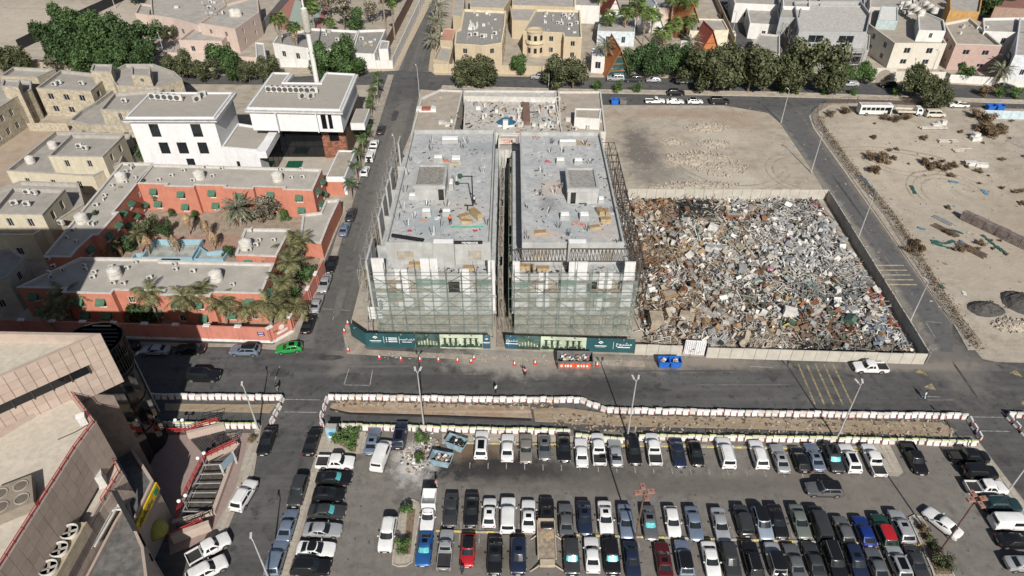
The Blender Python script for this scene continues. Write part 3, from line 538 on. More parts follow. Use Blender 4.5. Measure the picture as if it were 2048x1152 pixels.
# trucks and bus on the right-hand lot
def heavy(px, py, L, W, H, d, label, name, cat, kind):
    x, y = G(px, py, 1); o = root(name, label, cat, (x, y, .02), 'vehicles on the waste lot', R(d)); w = W / 2; l = L / 2; return o, w, l
def wheels(o, pts, r=.45):
    ty = MB(); ty.lathe([(r * .6, -.13), (r, -.13), (r, .13), (r * .6, .13)], 0, 0, 14, 'x'); ri = MB(); ri.lathe([(r * .63, -.14), (r * .63, .14)], 0, 0, 10, 'x'); a, b = ty.mesh('tyre'), ri.mesh('rim')
    for p in pts: w = put('wheel', a, o, p, m=RUBBER); put('rim', b, w, m=RIM)
def bus(px, py):
    o, w, l = heavy(px, py, 8.3, 2.4, 3, -92, 'white bus parked behind the mesh fence on the sandy lot', 'bus', 'bus', 0)
    b = MB(); pr = lambda f, z: [(-w * f, -l), (w * f, -l), (w * f, l - .1), (w * .8 * f, l), (-w * .8 * f, l), (-w * f, l - .1)]
    b.prism(pr(1, 0), .45, 2.6, poly1=pr(.97, 0)); b.prism(pr(.97, 0), 2.6, 2.85, poly1=pr(.84, 0)); put('body', b.mesh('body', smooth=30), o, m=mat('bus_white', (.62, .615, .6), .4, fine=.2))
    for sx in (-1, 1):
        for k in range(6):
            m = MB(); y0 = -l + .4 + k * 1.18; q = [(sx * (w + .01), y0, 1.55), (sx * (w + .01), y0 + 1.02, 1.55), (sx * (w - .02), y0 + 1.02, 2.35), (sx * (w - .02), y0, 2.35)]; m.face(q if sx > 0 else q[::-1]); put('window', m.mesh('window'), o, m=GLASS)
        for k in range(2): m = MB(); m.obox(sx * w * .7, l - .02, .75, .35, .1, .2); put('headlight', m.mesh('headlight'), o, m=LAMP) if k == 0 else None
    m = MB(); m.face([(-w * .76, l + .01, 1.35), (w * .76, l + .01, 1.35), (w * .74, l - .03, 2.4), (-w * .74, l - .03, 2.4)]); put('windscreen', m.mesh('windscreen'), o, m=GLASS)
    m = MB(); m.box(w + .002, w + .02, l - 1.15, l - .35, .5, 2.4); put('door', m.mesh('door'), o, m=GLASS)
    m = MB(); m.box(-w * .8, w * .8, -l + .5, l - .8, 2.86, 2.9); put('roof_panel', m.mesh('roof_panel'), o, m=mat('dusty_roof', (.40, .37, .32)))
    wheels(o, [(sx * (w - .1), y, .45) for y in (-l + 1.9, l - 1.6) for sx in (-1, 1)])
bus(1748, 221)
o, w, l = heavy(1818, 222, 6.6, 2.1, 2.3, -94, 'cream flatbed truck with stake sides beside the white bus', 'flatbed_truck', 'truck', 0)
b = MB(); b.prism([(-w, 1.6), (w, 1.6), (w, 3.2), (-w, 3.2)], .5, 1.3); b.prism([(-w, 1.6), (w, 1.6), (w, 3.2), (-w, 3.2)], 1.3, 2.2, poly1=[(-w * .9, 1.6), (w * .9, 1.6), (w * .9, 2.8), (-w * .9, 2.8)]); put('cab', b.mesh('cab'), o, m=PAINT['white'])
m = MB(); m.face([(-w * .85, 3.18, 1.4), (w * .85, 3.18, 1.4), (w * .8, 2.86, 2.12), (-w * .8, 2.86, 2.12)]); put('windscreen', m.mesh('windscreen'), o, m=GLASS)
for sx in (-1, 1): m = MB(); q = [(sx * (w + .01), 1.9, 1.4), (sx * (w + .01), 2.9, 1.4), (sx * (w * .93 + .01), 2.65, 2.0), (sx * (w * .93 + .01), 1.9, 2.0)]; m.face(q if sx > 0 else q[::-1]); put('side_window', m.mesh('side_window'), o, m=GLASS)
m = MB(); m.box(-w, w, -3.2, 1.45, .85, 1.0); put('flatbed', m.mesh('flatbed'), o, m=mat('grey_wood', (.28, .25, .21)))
for sx in (-1, 1): m = MB(); m.box(min(sx * w, sx * (w - .06)), max(sx * w, sx * (w - .06)), -3.2, 1.4, 1.0, 1.45); put('side_board', m.mesh('side_board'), o, m=PAINT['cream'])
for k in range(5):
    m = MB(); m.tube((0, -3.1 + k * 1.1, 1.45), (0, -3.1 + k * 1.1, 2.1), .04); put('stake', m.mesh('stake'), o, (w - .05 if k % 2 else -w + .05, 0, 0), m=RUST)
wheels(o, [(sx * (w - .12), y, .4) for y in (-1.8, 2.3) for sx in (-1, 1)], .4)
car(1870, 228, 'van', 'cream', 'r', 'w', 'small cream minibus parked under the bush beside the flatbed truck', 'vehicles on the waste lot', z=.01)
# ================= builders shared by the buildings
def ZAT(y, py):
    v = (py - 576) / FPX; return HCAM + (-sin(TH) - v * cos(TH)) * y / (cos(TH) - v * sin(TH))
def XAT(px, y, z): return (px - 1024) / FPX * (y * cos(TH) + (HCAM - z) * sin(TH))
ROOFG = mat('roof_screed', (.345, .325, .295), var=.16, sc=.5, fine=.18); ROOFD = mat('roof_felt', (.20, .19, .175), var=.2, sc=.6, fine=.2); ROOFB = mat('roof_brown_screed', (.34, .30, .25), var=.15, sc=.5, fine=.15)
WIN = glassm('window_glass', (.014, .018, .022), .1); WFR = mat('window_frame', (.42, .42, .41), .5); DFR = mat('dark_frame', (.03, .03, .03), .5); WOOD = mat('wood', (.27, .19, .105), .8, var=.25, sc=2, stretch=(1, 6, 1)); WHITE = mat('white_render', (.60, .595, .575), .8, var=.06, fine=.07, drip=.2)
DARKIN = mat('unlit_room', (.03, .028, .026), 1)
def bldg(name, label, cat, poly, H, mw, mr=None, par=.9, pt=.28, holes=None, mp=None, z0=0, group=None, mf=None, mg=None, depth=.22, cop=None, mull=1, trans=0, parent=None):
    poly = ccw(poly); cx = sum(p[0] for p in poly) / len(poly); cy = sum(p[1] for p in poly) / len(poly)
    o = parent or root(name, label, cat, (cx, cy, z0), group)
    w = MB(); n = len(poly); ph = []
    for i in range(n):
        hs = (holes or {}).get(i, []); P = wallf(w, poly[i], poly[(i + 1) % n], z0, H, [h[:4] for h in hs], depth)
        ph += [(P, h) for h in hs]
    q = inset(poly, pt); cw = MB()
    for i in range(n):
        j = (i + 1) % n
        if not cop: w.face([(*poly[i], H), (*poly[j], H), (*q[j], H), (*q[i], H)])
        (w if not cop else cw).face([(*q[i], H), (*q[j], H), (*q[j], H - par), (*q[i], H - par)])
    w.build('wall', mw, o)
    if cop:
        c = cw; c.ring(inset(poly, -.06), pt + .1, H - .1, H + .04); c.build('coping', cop, o)
    r = MB(); r.face([(*p, H - par) for p in q]); r.build('roof', mr or ROOFG, o)
    for P, h in ph: 
        if len(h) > 4 and h[4] == 'door': dr(o, P, h)
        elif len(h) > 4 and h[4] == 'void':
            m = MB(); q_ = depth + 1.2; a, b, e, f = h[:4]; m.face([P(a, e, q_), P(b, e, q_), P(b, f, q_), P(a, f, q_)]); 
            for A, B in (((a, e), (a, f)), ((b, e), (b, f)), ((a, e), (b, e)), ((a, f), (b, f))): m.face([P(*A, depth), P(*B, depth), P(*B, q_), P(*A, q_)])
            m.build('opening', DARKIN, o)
        else: window(o, P, h, mf or WFR, mg or WIN, depth, mull, trans)
    return o
def dr(o, P, h, m=None):
    a, b, e, f = h[:4]; d = MB(); q = .15; d.face([P(a, e, q), P(b, e, q), P(b, f, q), P(a, f, q)]); d.build('door', m or WOOD, o)
def whole(L, n, w, z0, z1, m=1.0):
    """n evenly spaced openings along a wall of length L"""
    return [(m + (L - 2 * m) * (k + .5) / n - w / 2, m + (L - 2 * m) * (k + .5) / n + w / 2, z0, z1) for k in range(n)]
def edge_len(poly, i): p = ccw(poly); return hypot(p[i][0] - p[(i + 1) % len(p)][0], p[i][1] - p[(i + 1) % len(p)][1])
def winrows(poly, spec):
    """spec: edge -> (count, width, [(z0,z1),...])"""
    h = {}
    for e, (n, w, zs) in spec.items():
        L = edge_len(poly, e); h[e] = [q for z0, z1 in zs for q in whole(L, n, w, z0, z1)]
    return h
def rect(x0, x1, y0, y1): return [(x0, y0), (x1, y0), (x1, y1), (x0, y1)]
def pxrect(z, *pts): return GP(pts, z)
# roof plant
ACW = mat('ac_white', (.52, .51, .48), .6, fine=.2); ACG = mat('ac_grille', (.07, .07, .07), .7)
_ac = {}
def ac_unit(x, y, z, rot, label, group, s=1.0):
    if not _ac:
        b = MB(); b.box(-.48, .48, -.19, .19, .12, .85); _ac['c'] = b.mesh('casing'); b = MB(); b.lathe([(.30, -.205), (.30, -.19)], -.13, 0, 12, 'y', .49); _ac['f'] = b.mesh('fan'); b = MB(); b.box(-.42, -.34, -.2, .2, 0, .12); b.box(.34, .42, -.2, .2, 0, .12); _ac['l'] = b.mesh('feet')
    o = root('ac_unit', label, 'air conditioner', (x, y, z), group, rot); o.scale = (s,) * 3
    put('casing', _ac['c'], o, m=ACW); put('fan', _ac['f'], o, m=ACG); put('feet', _ac['l'], o, m=STEEL); return o
_tk = {}
def tank(x, y, z, label, group, r=1.0, m=None):
    if not _tk:
        b = MB(); b.lathe([(.98, 0), (1, .2), (1, .55), (.97, .6), (1, .65), (1, 1.0), (.97, 1.05), (1, 1.1), (.97, 1.4), (.6, 1.65), (.25, 1.72)], 0, 0, 18); _tk['b'] = b.mesh('drum', smooth=35); b = MB(); b.lathe([(.28, 1.7), (.28, 1.8), (.1, 1.83)], 0, 0, 12); _tk['l'] = b.mesh('lid')
    o = root('water_tank', label, 'water tank', (x, y, z), group); o.scale = (r, r, r)
    put('drum', _tk['b'], o, m=m or mat('tank_white', (.50, .48, .44), .6, var=.2, fine=.15)); put('lid', _tk['l'], o, m=ACW); return o
def pxbox(x0, x1, yb, yt, yk, zd):
    """block standing on a deck at height zd: photograph rows of its front foot, front top and back top"""
    yf = G(0, yb, zd)[1]; zt = ZAT(yf, yt); yr = G(0, yk, zt)[1]; return XAT(x0, yf, zt), XAT(x1, yf, zt), yf, yr, zd, zt
# ---- people: one skinned body each, clothing grown over it
SKIN = mat('skin', (.16, .085, .05), .6); HAIR = mat('hair', (.012, .01, .01), .8); SHOE = mat('shoe', (.02, .018, .016), .7)
def skinmesh(name, chain, edges, parent, m, rootv=0):
    me = bpy.data.meshes.new(name); me.from_pydata([c[:3] for c in chain], edges, []); me.materials.append(m)
    o = bpy.data.objects.new(name, me); C.objects.link(o); o.parent = parent
    o.modifiers.new('skin', 'SKIN'); s_ = o.modifiers.new('sub', 'SUBSURF'); s_.levels = 1; s_.render_levels = 2
    if not me.skin_vertices: 
        me.attributes  # layer is created with the modifier in a fresh file
    sv = me.skin_vertices[0].data if me.skin_vertices else None
    if sv:
        for i, c in enumerate(chain): sv[i].radius = (c[3], c[3]); sv[i].use_root = (i == rootv)
    return o
def person(px, py, label, top, bottom, rz=0, z=.03, arms='down', hair=HAIR, walk=.12, xy=None, group='people', robe=None):
    x, y = xy or G(px, py, z); o = root('person', label, 'person', (x, y, z), group, rz)
    hu = {'down': [(.25, 0, 1.14), (.28, .04, .88)], 'up': [(.34, .1, 1.62), (.22, .14, 1.86)], 'fwd': [(.26, .12, 1.16), (.16, .38, 1.12)]}[arms]
    ch = [(0, 0, .95, .15), (0, .01, 1.15, .145), (0, .01, 1.36, .16), (0, .02, 1.50, .065), (0, .05, 1.60, .085), (0, .04, 1.70, .095)]; ed = [(0, 1), (1, 2), (2, 3), (3, 4), (4, 5)]
    for s in (-1, 1):
        n = len(ch); ch += [(s * .19, .01, 1.42, .065), (s * hu[0][0], hu[0][1], hu[0][2], .048), (s * hu[1][0], hu[1][1], hu[1][2], .038), (s * hu[1][0], hu[1][1] + .05, hu[1][2] - (.1 if arms == 'down' else -.1), .04)]; ed += [(2, n), (n, n + 1), (n + 1, n + 2), (n + 2, n + 3)]
    for s in (-1, 1):
        n = len(ch); st = s * walk; ch += [(s * .10, 0, .88, .105), (s * .11, st * .6 + .02, .49, .07), (s * .11, st, .10, .05), (s * .12, st + .13, .04, .045)]; ed += [(0, n), (n, n + 1), (n + 1, n + 2), (n + 2, n + 3)]
    skinmesh('body', ch, ed, o, SKIN)
    g = 1.18; sh = [(c[0], c[1], c[2], c[3] * g + .012) for c in ch]
    ss = [sh[0], sh[1], sh[2], (0, .015, 1.45, .08)]; es = [(0, 1), (1, 2), (2, 3)]
    for k in (6, 10): n = len(ss); q = sh[k + 1]; w_ = sh[k + 2]; ss += [sh[k], q, ((q[0] + w_[0]) / 2, (q[1] + w_[1]) / 2, (q[2] + w_[2]) / 2, .055)]; es += [(2, n), (n, n + 1), (n + 1, n + 2)]
    skinmesh('shirt', ss, es, o, top)
    ts = [(0, 0, .93, .165)]; et = []
    for k in (14, 18): n = len(ts); ts += [sh[k], sh[k + 1], (sh[k + 2][0], sh[k + 2][1], .13, .075)]; et += [(0, n), (n, n + 1), (n + 1, n + 2)]
    skinmesh('trousers', ts, et, o, bottom)
    h = MB(); h.ball((0, .02, 1.725), .112, 8, 6, .9); h.build('hair', hair, o, loc=None, smooth=60) if False else put('hair', h.mesh('hair', smooth=60), o, m=hair)
    for s in (-1, 1):
        f = MB(); f.obox(s * .12, s * walk + .08, 0, .11, .28, .09); put('shoe', f.mesh('shoe'), o, m=SHOE)
    for s in (-1, 1):
        f = MB(); f.ball((s * .035, .125, 1.67), .014, 6, 4); put('eye', f.mesh('eye'), o, m=HAIR)
    f = MB(); f.ball((0, .14, 1.635), .02, 6, 4); put('nose', f.mesh('nose'), o, m=SKIN)
    return o
def cloth(n, c): return mat('cloth_' + n, c, .9, var=.15, sc=6)
# flat lettering
def text(body, size, m, parent, loc, rot, name='lettering', align='CENTER'):
    cu = bpy.data.curves.new(name, 'FONT'); cu.body = body; cu.size = size; cu.align_x = align; cu.align_y = 'CENTER'; cu.extrude = .003; cu.resolution_u = 3; cu.materials.append(m)
    o = bpy.data.objects.new(name, cu); C.objects.link(o); o.parent = parent
    off = WP[parent.name] if parent else Vector((0, 0, 0)); o.location = Vector(loc) - off; o.rotation_euler = rot; return o
# ================= CONSTRUCTION SITE
CONCB = ground_mat('raw_concrete_deck', (.38, .395, .395), (.46, .465, .455), (.265, .28, .29), .35, 1.1, stains=[(-15, 112, 4, 5, (.40, .36, .30), .45, .5), (-8, 104, 5, 4, (.42, .38, .33), .4, .5), (-14, 98, 4, 5, (.27, .31, .335), .7, .4), (-6, 125, 4, 3, (.245, .27, .28), .7, .5), (8, 110, 3, 3, (.46, .36, .28), .7, .7), (13, 127, 3, 1.5, (.33, .23, .12), .8, .6), (6.5, 104, 2, 2.5, (.17, .18, .18), .75, .6), (5, 95, 3, 1.5, (.46, .36, .28), .75, .6), (15, 96, 3, 3, (.42, .35, .30), .6, .5), (10, 99, 5, 4, (.29, .33, .35), .6, .4)], bump=.12)
RAWC = mat('raw_concrete', (.37, .375, .365), drip=.25, var=.16, sc=.5, fine=.14, bump=.1); RAWW = mat('white_panel', (.55, .555, .55), .7, var=.07, drip=.15); BRWN = mat('ground_storey_block', (.30, .265, .22), var=.25, sc=.9, fine=.35, bump=.3); BLK = mat('block_infill', (.30, .27, .225), var=.18, sc=1)
SCAF = mat('scaffold_tube', (.13, .155, .145), .6, met=.3, var=.2); DSTEEL = mat('dark_steel', (.055, .045, .04), .7, var=.3); NETM = mat('debris_net', (.28, .345, .315), .9, var=.2, sc=.8, alpha=.27); GNET = mat('green_net', (.16, .25, .21), .9, alpha=.5)
REBAR = mat('rebar', (.05, .04, .035), .8); MEMB = mat('bitumen_roll', (.012, .012, .013), .6); PLY = mat('plywood', (.36, .28, .17), var=.2, sc=2); DUCTW = mat('duct_white', (.70, .70, .69), .7, var=.05)
ZR, ZT = 15.0, 11.4
def site_block(name, label, x0, x1, fx0, fx1, yb, left):
    o = root(name, label, 'building', ((x0 + x1) / 2, 110, 0), 'unfinished blocks')
    YF = 87.6; YS = 91.5
    # lower storeys (wider) with real openings
    fl = [(4.4, 8.0), (8.0, ZT)]; off = 0
    if left: wn = [(-19.4, -17.9), (-15.9, -14.3), (-10.1, -8.8), (-6.0, -4.9)]; w2 = [(-19.6, -18.6), (-16.2, -14.6), (-10.2, -8.4), (-6.1, -5.0)]
    else: wn = [(2.9, 3.9), (6.2, 7.4), (11.6, 13.4), (16.2, 17.4)]; w2 = [(2.4, 3.8), (5.8, 7.2), (12.0, 13.6), (16.0, 17.2)]
    hs = [(a - fx0, b - fx0, 5.1, 7.6) for a, b in wn] + [(a - fx0, b - fx0, 8.5, 10.9) for a, b in w2] + [(fx0 * 0 + k * 2.6 + .8, k * 2.6 + 2.3, .8, 3.2) for k in range(7)]
    w = MB(); P = wallf(w, (fx0, YF), (fx1, YF), 4.4, ZT, hs[:8], .35); wallf(w, (fx1, YF), (fx1, yb), 4.4, ZT); wallf(w, (fx0, yb), (fx0, YF), 4.4, ZT); wallf(w, (fx1, yb), (fx0, yb), 4.4, ZT); w.build('lower_wall', RAWC, o)
    g = MB(); P0 = wallf(g, (fx0 + .3, YF + .3), (fx1 - .3, YF + .3), 0, 4.4, hs[8:], .3); wallf(g, (fx1 - .3, YF + .3), (fx1 - .3, yb), 0, 4.4); wallf(g, (fx0 + .3, yb), (fx0 + .3, YF + .3), 0, 4.4); g.build('ground_storey_wall', BRWN, o)
    for h in hs[8:]:
        m = MB(); a, b, e, f = h[:4]; m.face([P0(a, e, .3), P0(b, e, .3), P0(b, f, .3), P0(a, f, .3)]); m.build('infill', BLK, o)
    for i, h in enumerate(hs[:8]):
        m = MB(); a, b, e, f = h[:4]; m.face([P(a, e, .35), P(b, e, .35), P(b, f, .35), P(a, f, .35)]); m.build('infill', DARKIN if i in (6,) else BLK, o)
    # floor bands and terrace
    for z in (4.4, 7.85):
        s = MB(); s.box(fx0 - .12, fx1 + .12, YF - .14, YF + .1, z - .15, z + .2); s.build('floor_slab', RAWC, o)
    t = MB(); t.box(fx0, fx1, YF, yb - .1, ZT - .02, ZT + .02); t.build('terrace', CONCB, o)
    r = MB(); r.box(fx0 - .1, fx1 + .1, YF - .1, YF + .15, ZT - .2, ZT + 1.0); r.build('terrace_parapet', RAWC, o)
    # white finished panels standing proud of the front
    pans = [(-21.9, -19.9, 15.6), (-18.45, -16.5, 13.5), (-14.3, -11.6, 15.6), (-8.25, -6.75, 13.5), (-3.77, -2.7, 15.2)] if left else [(.1, 1.2, 15.0), (4.2, 5.7, 12.8), (8.9, 11.8, 14.9), (13.8, 15.9, 12.9), (17.6, 19.3, 14.9)]
    for a, b, zt in pans:
        p = MB(); p.box(a, b, YF - .28, YF - .145, 8.4, zt - .5); p.box(a, b, YF - .28, YF - .02, zt - .5, zt); p.box(a, b, YF - .2, YF - .02, 5.0, 7.6); p.build('white_panel', RAWW, o)
    lo = [(-17.7, -16.1), (-14.2, -12.2)] if left else [(1.3, 2.6), (4.0, 6.0), (8.0, 11.4)]
    for a, b in lo:
        p = MB(); p.box(a, b, YF - .06, YF - .003, 5.0, 7.5); p.build('white_panel', RAWW, o)
    # set-back top storey
    hh = [(2.0 - .3, 4.3, ZT + .8, ZT + 2.6), (x1 - x0 - 7.0, x1 - x0 - 6.3, ZT + .9, ZT + 2.3), (x1 - x0 - 3.6, x1 - x0 - 1.6, ZT + .9, ZT + 2.7)]
    w = MB(); P = wallf(w, (x0, YS), (x1, YS), ZT, ZR + .75, hh, .3); wallf(w, (x1, YS), (x1, yb), ZT, ZR + .75); wallf(w, (x0, yb), (x0, YS), ZT, ZR + .75); wallf(w, (x1, yb), (x0, yb), 0, ZR + .75)
    pl = rect(x0, x1, YS, yb); q = inset(pl, .28)
    for i in range(4): j = (i + 1) % 4; w.face([(*pl[i], ZR + .75), (*pl[j], ZR + .75), (*q[j], ZR + .75), (*q[i], ZR + .75)]); w.face([(*q[i], ZR + .75), (*q[j], ZR + .75), (*q[j], ZR), (*q[i], ZR)])
    w.build('upper_wall', RAWC, o)
    for h in hh: m = MB(); a, b, e, f = h; m.face([P(a, e, .3), P(b, e, .3), P(b, f, .3), P(a, f, .3)]); m.build('infill', BLK, o)
    d = MB(); d.face([(*p, ZR) for p in q]); d.build('roof_deck', CONCB, o)
    cx = (-12.6, -9.2) if left else (8.9, 11.9); m = MB(); m.box(cx[0], cx[1], YS - 1.1, YS + .3, ZT, ZR + 1.25); m.build('shaft_wall', RAWC, o); m = MB(); m.box(cx[0] + .15, cx[1] - .15, YS - .95, YS + .1, ZR + 1.25, ZR + 1.3); m.build('shaft_cap', DUCTW, o)
    return o
BL = site_block('unfinished_building', 'left grey concrete building shell with netted scaffolding above the teal hoarding', -20.2, -3.4, -21.9, -2.7, 131.5, True)
BR = site_block('unfinished_building', 'right grey concrete building shell with dark steel trusses beside the scrap yard', 1.6, 17.9, .1, 19.4, 130.5, False)
def stair(o, x0, x1, yb, yt, yk, dx0, dx1, dust):
    a = pxbox(x0, x1, yb, yt, yk, ZR); X0, X1, Y0, Y1, z0, z1 = a; w = MB(); L = X1 - X0; d0 = L * dx0; d1 = L * dx1
    P = wallf(w, (X0, Y0), (X1, Y0), z0, z1, [(d0, d1, z0, z0 + 2.2)], .3); wallf(w, (X1, Y0), (X1, Y1), z0, z1); wallf(w, (X1, Y1), (X0, Y1), z0, z1); wallf(w, (X0, Y1), (X0, Y0), z0, z1)
    pl = inset(rect(X0, X1, Y0, Y1), -.12); w.ring(pl, .45, z1 - .4, z1 + .35); w.build('stair_block_wall', RAWC, o)
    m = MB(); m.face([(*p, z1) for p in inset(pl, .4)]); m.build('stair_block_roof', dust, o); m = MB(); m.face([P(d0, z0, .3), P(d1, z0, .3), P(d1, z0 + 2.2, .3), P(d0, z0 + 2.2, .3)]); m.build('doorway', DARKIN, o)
stair(BL, 828, 889, 400, 374, 332, .78, .96, mat('rubble_dust', (.25, .235, .21), var=.3, sc=2, fine=.4)); stair(BR, 1136, 1197, 407, 380, 338, .1, .27, mat('rubble_dust2', (.29, .28, .265), var=.25, sc=2, fine=.4))
for o, l in ((BL, [(883, 916, 287, 278, 272), (867, 885, 325, 315, 309), (902, 921, 329, 318, 310), (843, 861, 434, 422, 416), (884, 901, 433, 422, 417), (817, 832, 399, 391, 385), (897, 906, 381, 367, 357)]), (BR, [(1119, 1153, 292, 282, 278), (1113, 1130, 330, 320, 314), (1149, 1166, 330, 321, 315), (1121, 1140, 441, 430, 423), (1160, 1179, 442, 431, 423), (1197, 1209, 407, 398, 392)])):
    for a in l:
        X0, X1, Y0, Y1, z0, z1 = pxbox(*a, ZR); m = MB(); m.box(X0, X1, Y0, Y1, z0, z1 - .25); du = m.build('roof_duct', RAWC, o); m = MB(); m.box(X0 + .12, X1 - .12, Y0 + .25, Y1 - .1, z1 - .25, z1 + .02); m.build('duct_cap', DUCTW, du)
# fins of the street side of the left block
for k, (px, py) in enumerate(((803, 268), (784, 329), (775, 354), (768, 383), (759, 410), (752, 470), (743, 495))):
    x, y = G(px, py, 15); m = MB(); m.box(-23.0, -22.7, y - 3.2, y, 4.4, 14.6); m.build('side_fin', RAWC, BL)
m = MB(); m.box(-22.7, -20.21, 91.6, 131, 9.5, 9.7); m.build('side_ledge', CONCB, BL)
for k in range(4): m = MB(); m.box(-22.6, -20.22, 95.5 + k * 9, 95.75 + k * 9, 9.7, 12.2); m.build('side_partition', RAWC, BL)
# scaffolding: every pole, ledger and brace a tube of its own
def scaffold(label, pts, levels, dy, nrm, group, m=SCAF, br=True, netbays=(), tall=None, brd=.45):
    brm = mat('scaffold_board', (.24, .20, .15), .9, var=.25, sc=1.5)
    o = root('scaffold', label, 'scaffolding', (pts[0][0], pts[0][1], 0), group); n = (nrm[0] * dy, nrm[1] * dy)
    def tb(nm, a, b, r=.045): t = MB(); t.tube(a, b, r, 4, cap=False); t.build(nm, m, o)
    top = levels[-1] + .6
    for i, (x, y) in enumerate(pts):
        tz = top + (tall[i] if tall else rnd.uniform(-.8, .8)); tb('pole', (x, y, 0), (x, y, tz)); tb('pole', (x + n[0], y + n[1], 0), (x + n[0], y + n[1], top))
        if brd and i < len(pts) - 1:
            for z in levels[1:-1]:
                if rnd.random() < brd:
                    q = pts[i + 1]; t = MB(); t.obox((x + q[0]) / 2 + n[0] * .5, (y + q[1]) / 2 + n[1] * .5, z + .05, hypot(q[0] - x, q[1] - y) * .96, abs(dy) * .7, .06, atan2(q[1] - y, q[0] - x)); t.build('plank', brm, o)
        for z in levels[1:]: tb('transom', (x, y, z), (x + n[0], y + n[1], z), .035)
    for (a, b) in zip(pts, pts[1:]):
        for z in levels:
            tb('ledger', (*a, z), (*b, z), .04)
            if z != levels[0]: tb('ledger', (a[0] + n[0], a[1] + n[1], z), (b[0] + n[0], b[1] + n[1], z), .04)
    if br:
        for i, (a, b) in enumerate(zip(pts, pts[1:])):
            for j, (z, z2) in enumerate(zip(levels, levels[1:])):
                if (i + j) % 2: tb('brace', (*a, z), (*b, z2), .03)
                else: tb('brace', (*a, z2), (*b, z), .03)
    for i, z0, z1, mm in netbays:
        a, b = pts[i], pts[i + 1]; nb = MB(); k = 4; q = .1
        for j in range(k):
            s0, s1 = j / k, (j + 1) / k; w0, w1 = q * sin(s0 * pi), q * sin(s1 * pi)
            nb.face([(a[0] + (b[0] - a[0]) * s0 - nrm[0] * (.06 + w0), a[1] + (b[1] - a[1]) * s0 - nrm[1] * (.06 + w0), z0), (a[0] + (b[0] - a[0]) * s1 - nrm[0] * (.06 + w1), a[1] + (b[1] - a[1]) * s1 - nrm[1] * (.06 + w1), z0), (a[0] + (b[0] - a[0]) * s1 - nrm[0] * (.06 + w1), a[1] + (b[1] - a[1]) * s1 - nrm[1] * (.06 + w1), z1), (a[0] + (b[0] - a[0]) * s0 - nrm[0] * (.06 + w0), a[1] + (b[1] - a[1]) * s0 - nrm[1] * (.06 + w0), z1)])
        nb.build('net', mm, o)
    return o
LV = [.3, 2.2, 4.2, 6.1, 8.0, 9.9, 11.6, 13.2]
scaffold('netted tube scaffolding across the front of the left building shell', [(-22.2 + 2.38 * k, 86.1) for k in range(9)], LV, .9, (0, 1), 'scaffolding', netbays=[(i, .7, z, NETM) for i, z in enumerate((12.2, 9.8, 9.6, 12.8, 12.6, 9.8, 9.6, 12.5))] + [(3, 11.2, 12.7, GNET), (4, 11.4, 12.5, GNET), (7, 11.2, 12.6, GNET), (1, 9.0, 9.9, GNET)], tall=(1.6, 2, .3, 2.6, 3.0, 1.2, .2, 2.4, 2.2))
scaffold('netted tube scaffolding across the front of the right building shell', [(.4 + 2.42 * k, 86.0) for k in range(9)], LV, .9, (0, 1), 'scaffolding', netbays=[(i, .7, z, NETM) for i, z in enumerate((12.2, 9.6, 9.8, 12.6, 12.4, 9.6, 9.8, 12.2))] + [(3, 11.2, 12.5, GNET), (5, 9.0, 9.9, GNET), (0, 11.0, 12.2, GNET)], tall=(1.6, 2, .2, 2.4, 3.4, 1.4, .2, 1.8, 2.4))
scaffold('steel tube scaffolding along the lane side of the left building shell', [(-24.2, 87 + 3.05 * k) for k in range(15)], [.3, 2.6, 4.8, 7, 9.2, 11.4, 13.6], .9, (1, 0), 'scaffolding', m=mat('scaffold_grey', (.30, .30, .29), .6, met=.2))
scaffold('tall tube scaffolding in the dark gap on the left shell side', [(-2.2, 88 + 3.0 * k) for k in range(14)], [.3, 2.6, 4.8, 7, 9.2, 11.4, 13.4], .7, (1, 0), 'scaffolding', m=mat('scaffold_grey', (.30, .30, .29)))
scaffold('green tube scaffolding in the dark gap on the right shell side', [(-.55, 88 + 3.0 * k) for k in range(14)], [.3, 2.6, 4.8, 7, 9.2, 11.4, 13.4], .5, (1, 0), 'scaffolding', m=mat('scaffold_green', (.10, .16, .13)))
# dark trusses of the right block
def truss(label, a, b, h, n, m=DSTEEL, depth=None):
    o = root('steel_truss', label, 'steel truss', a, 'steel trusses'); a = Vector(a); b = Vector(b); up = Vector(h)
    def tb(nm, p, q, r): t = MB(); t.tube(p, q, r, 4); t.build(nm, m, o)
    tb('chord', a, b, .09); tb('chord', a + up, b + up, .09)
    for k in range(n + 1):
        p = a + (b - a) * (k / n); tb('strut', p, p + up, .05)
        if k < n: tb('strut', p + up, a + (b - a) * ((k + 1) / n), .05)
    return o
truss('dark zigzag steel truss over the left part of the right front terrace', (.6, 88.6, 14.2), (8.6, 88.6, 14.2), (0, 1.5, 1.3), 14); truss('dark zigzag steel truss over the right part of the right front terrace', (9.4, 88.6, 14.2), (19.0, 88.6, 14.2), (0, 1.5, 1.3), 16)
o = root('truss_tower', 'dark steel frame with diagonal members hung along the scrap yard side', 'steel frame', (20.5, 110, 0), 'steel trusses')
def tb(nm, p, q, r=.08): t = MB(); t.tube(p, q, r, 4); t.build(nm, DSTEEL, o)
ys_ = [88 + 2.8 * k for k in range(16)]
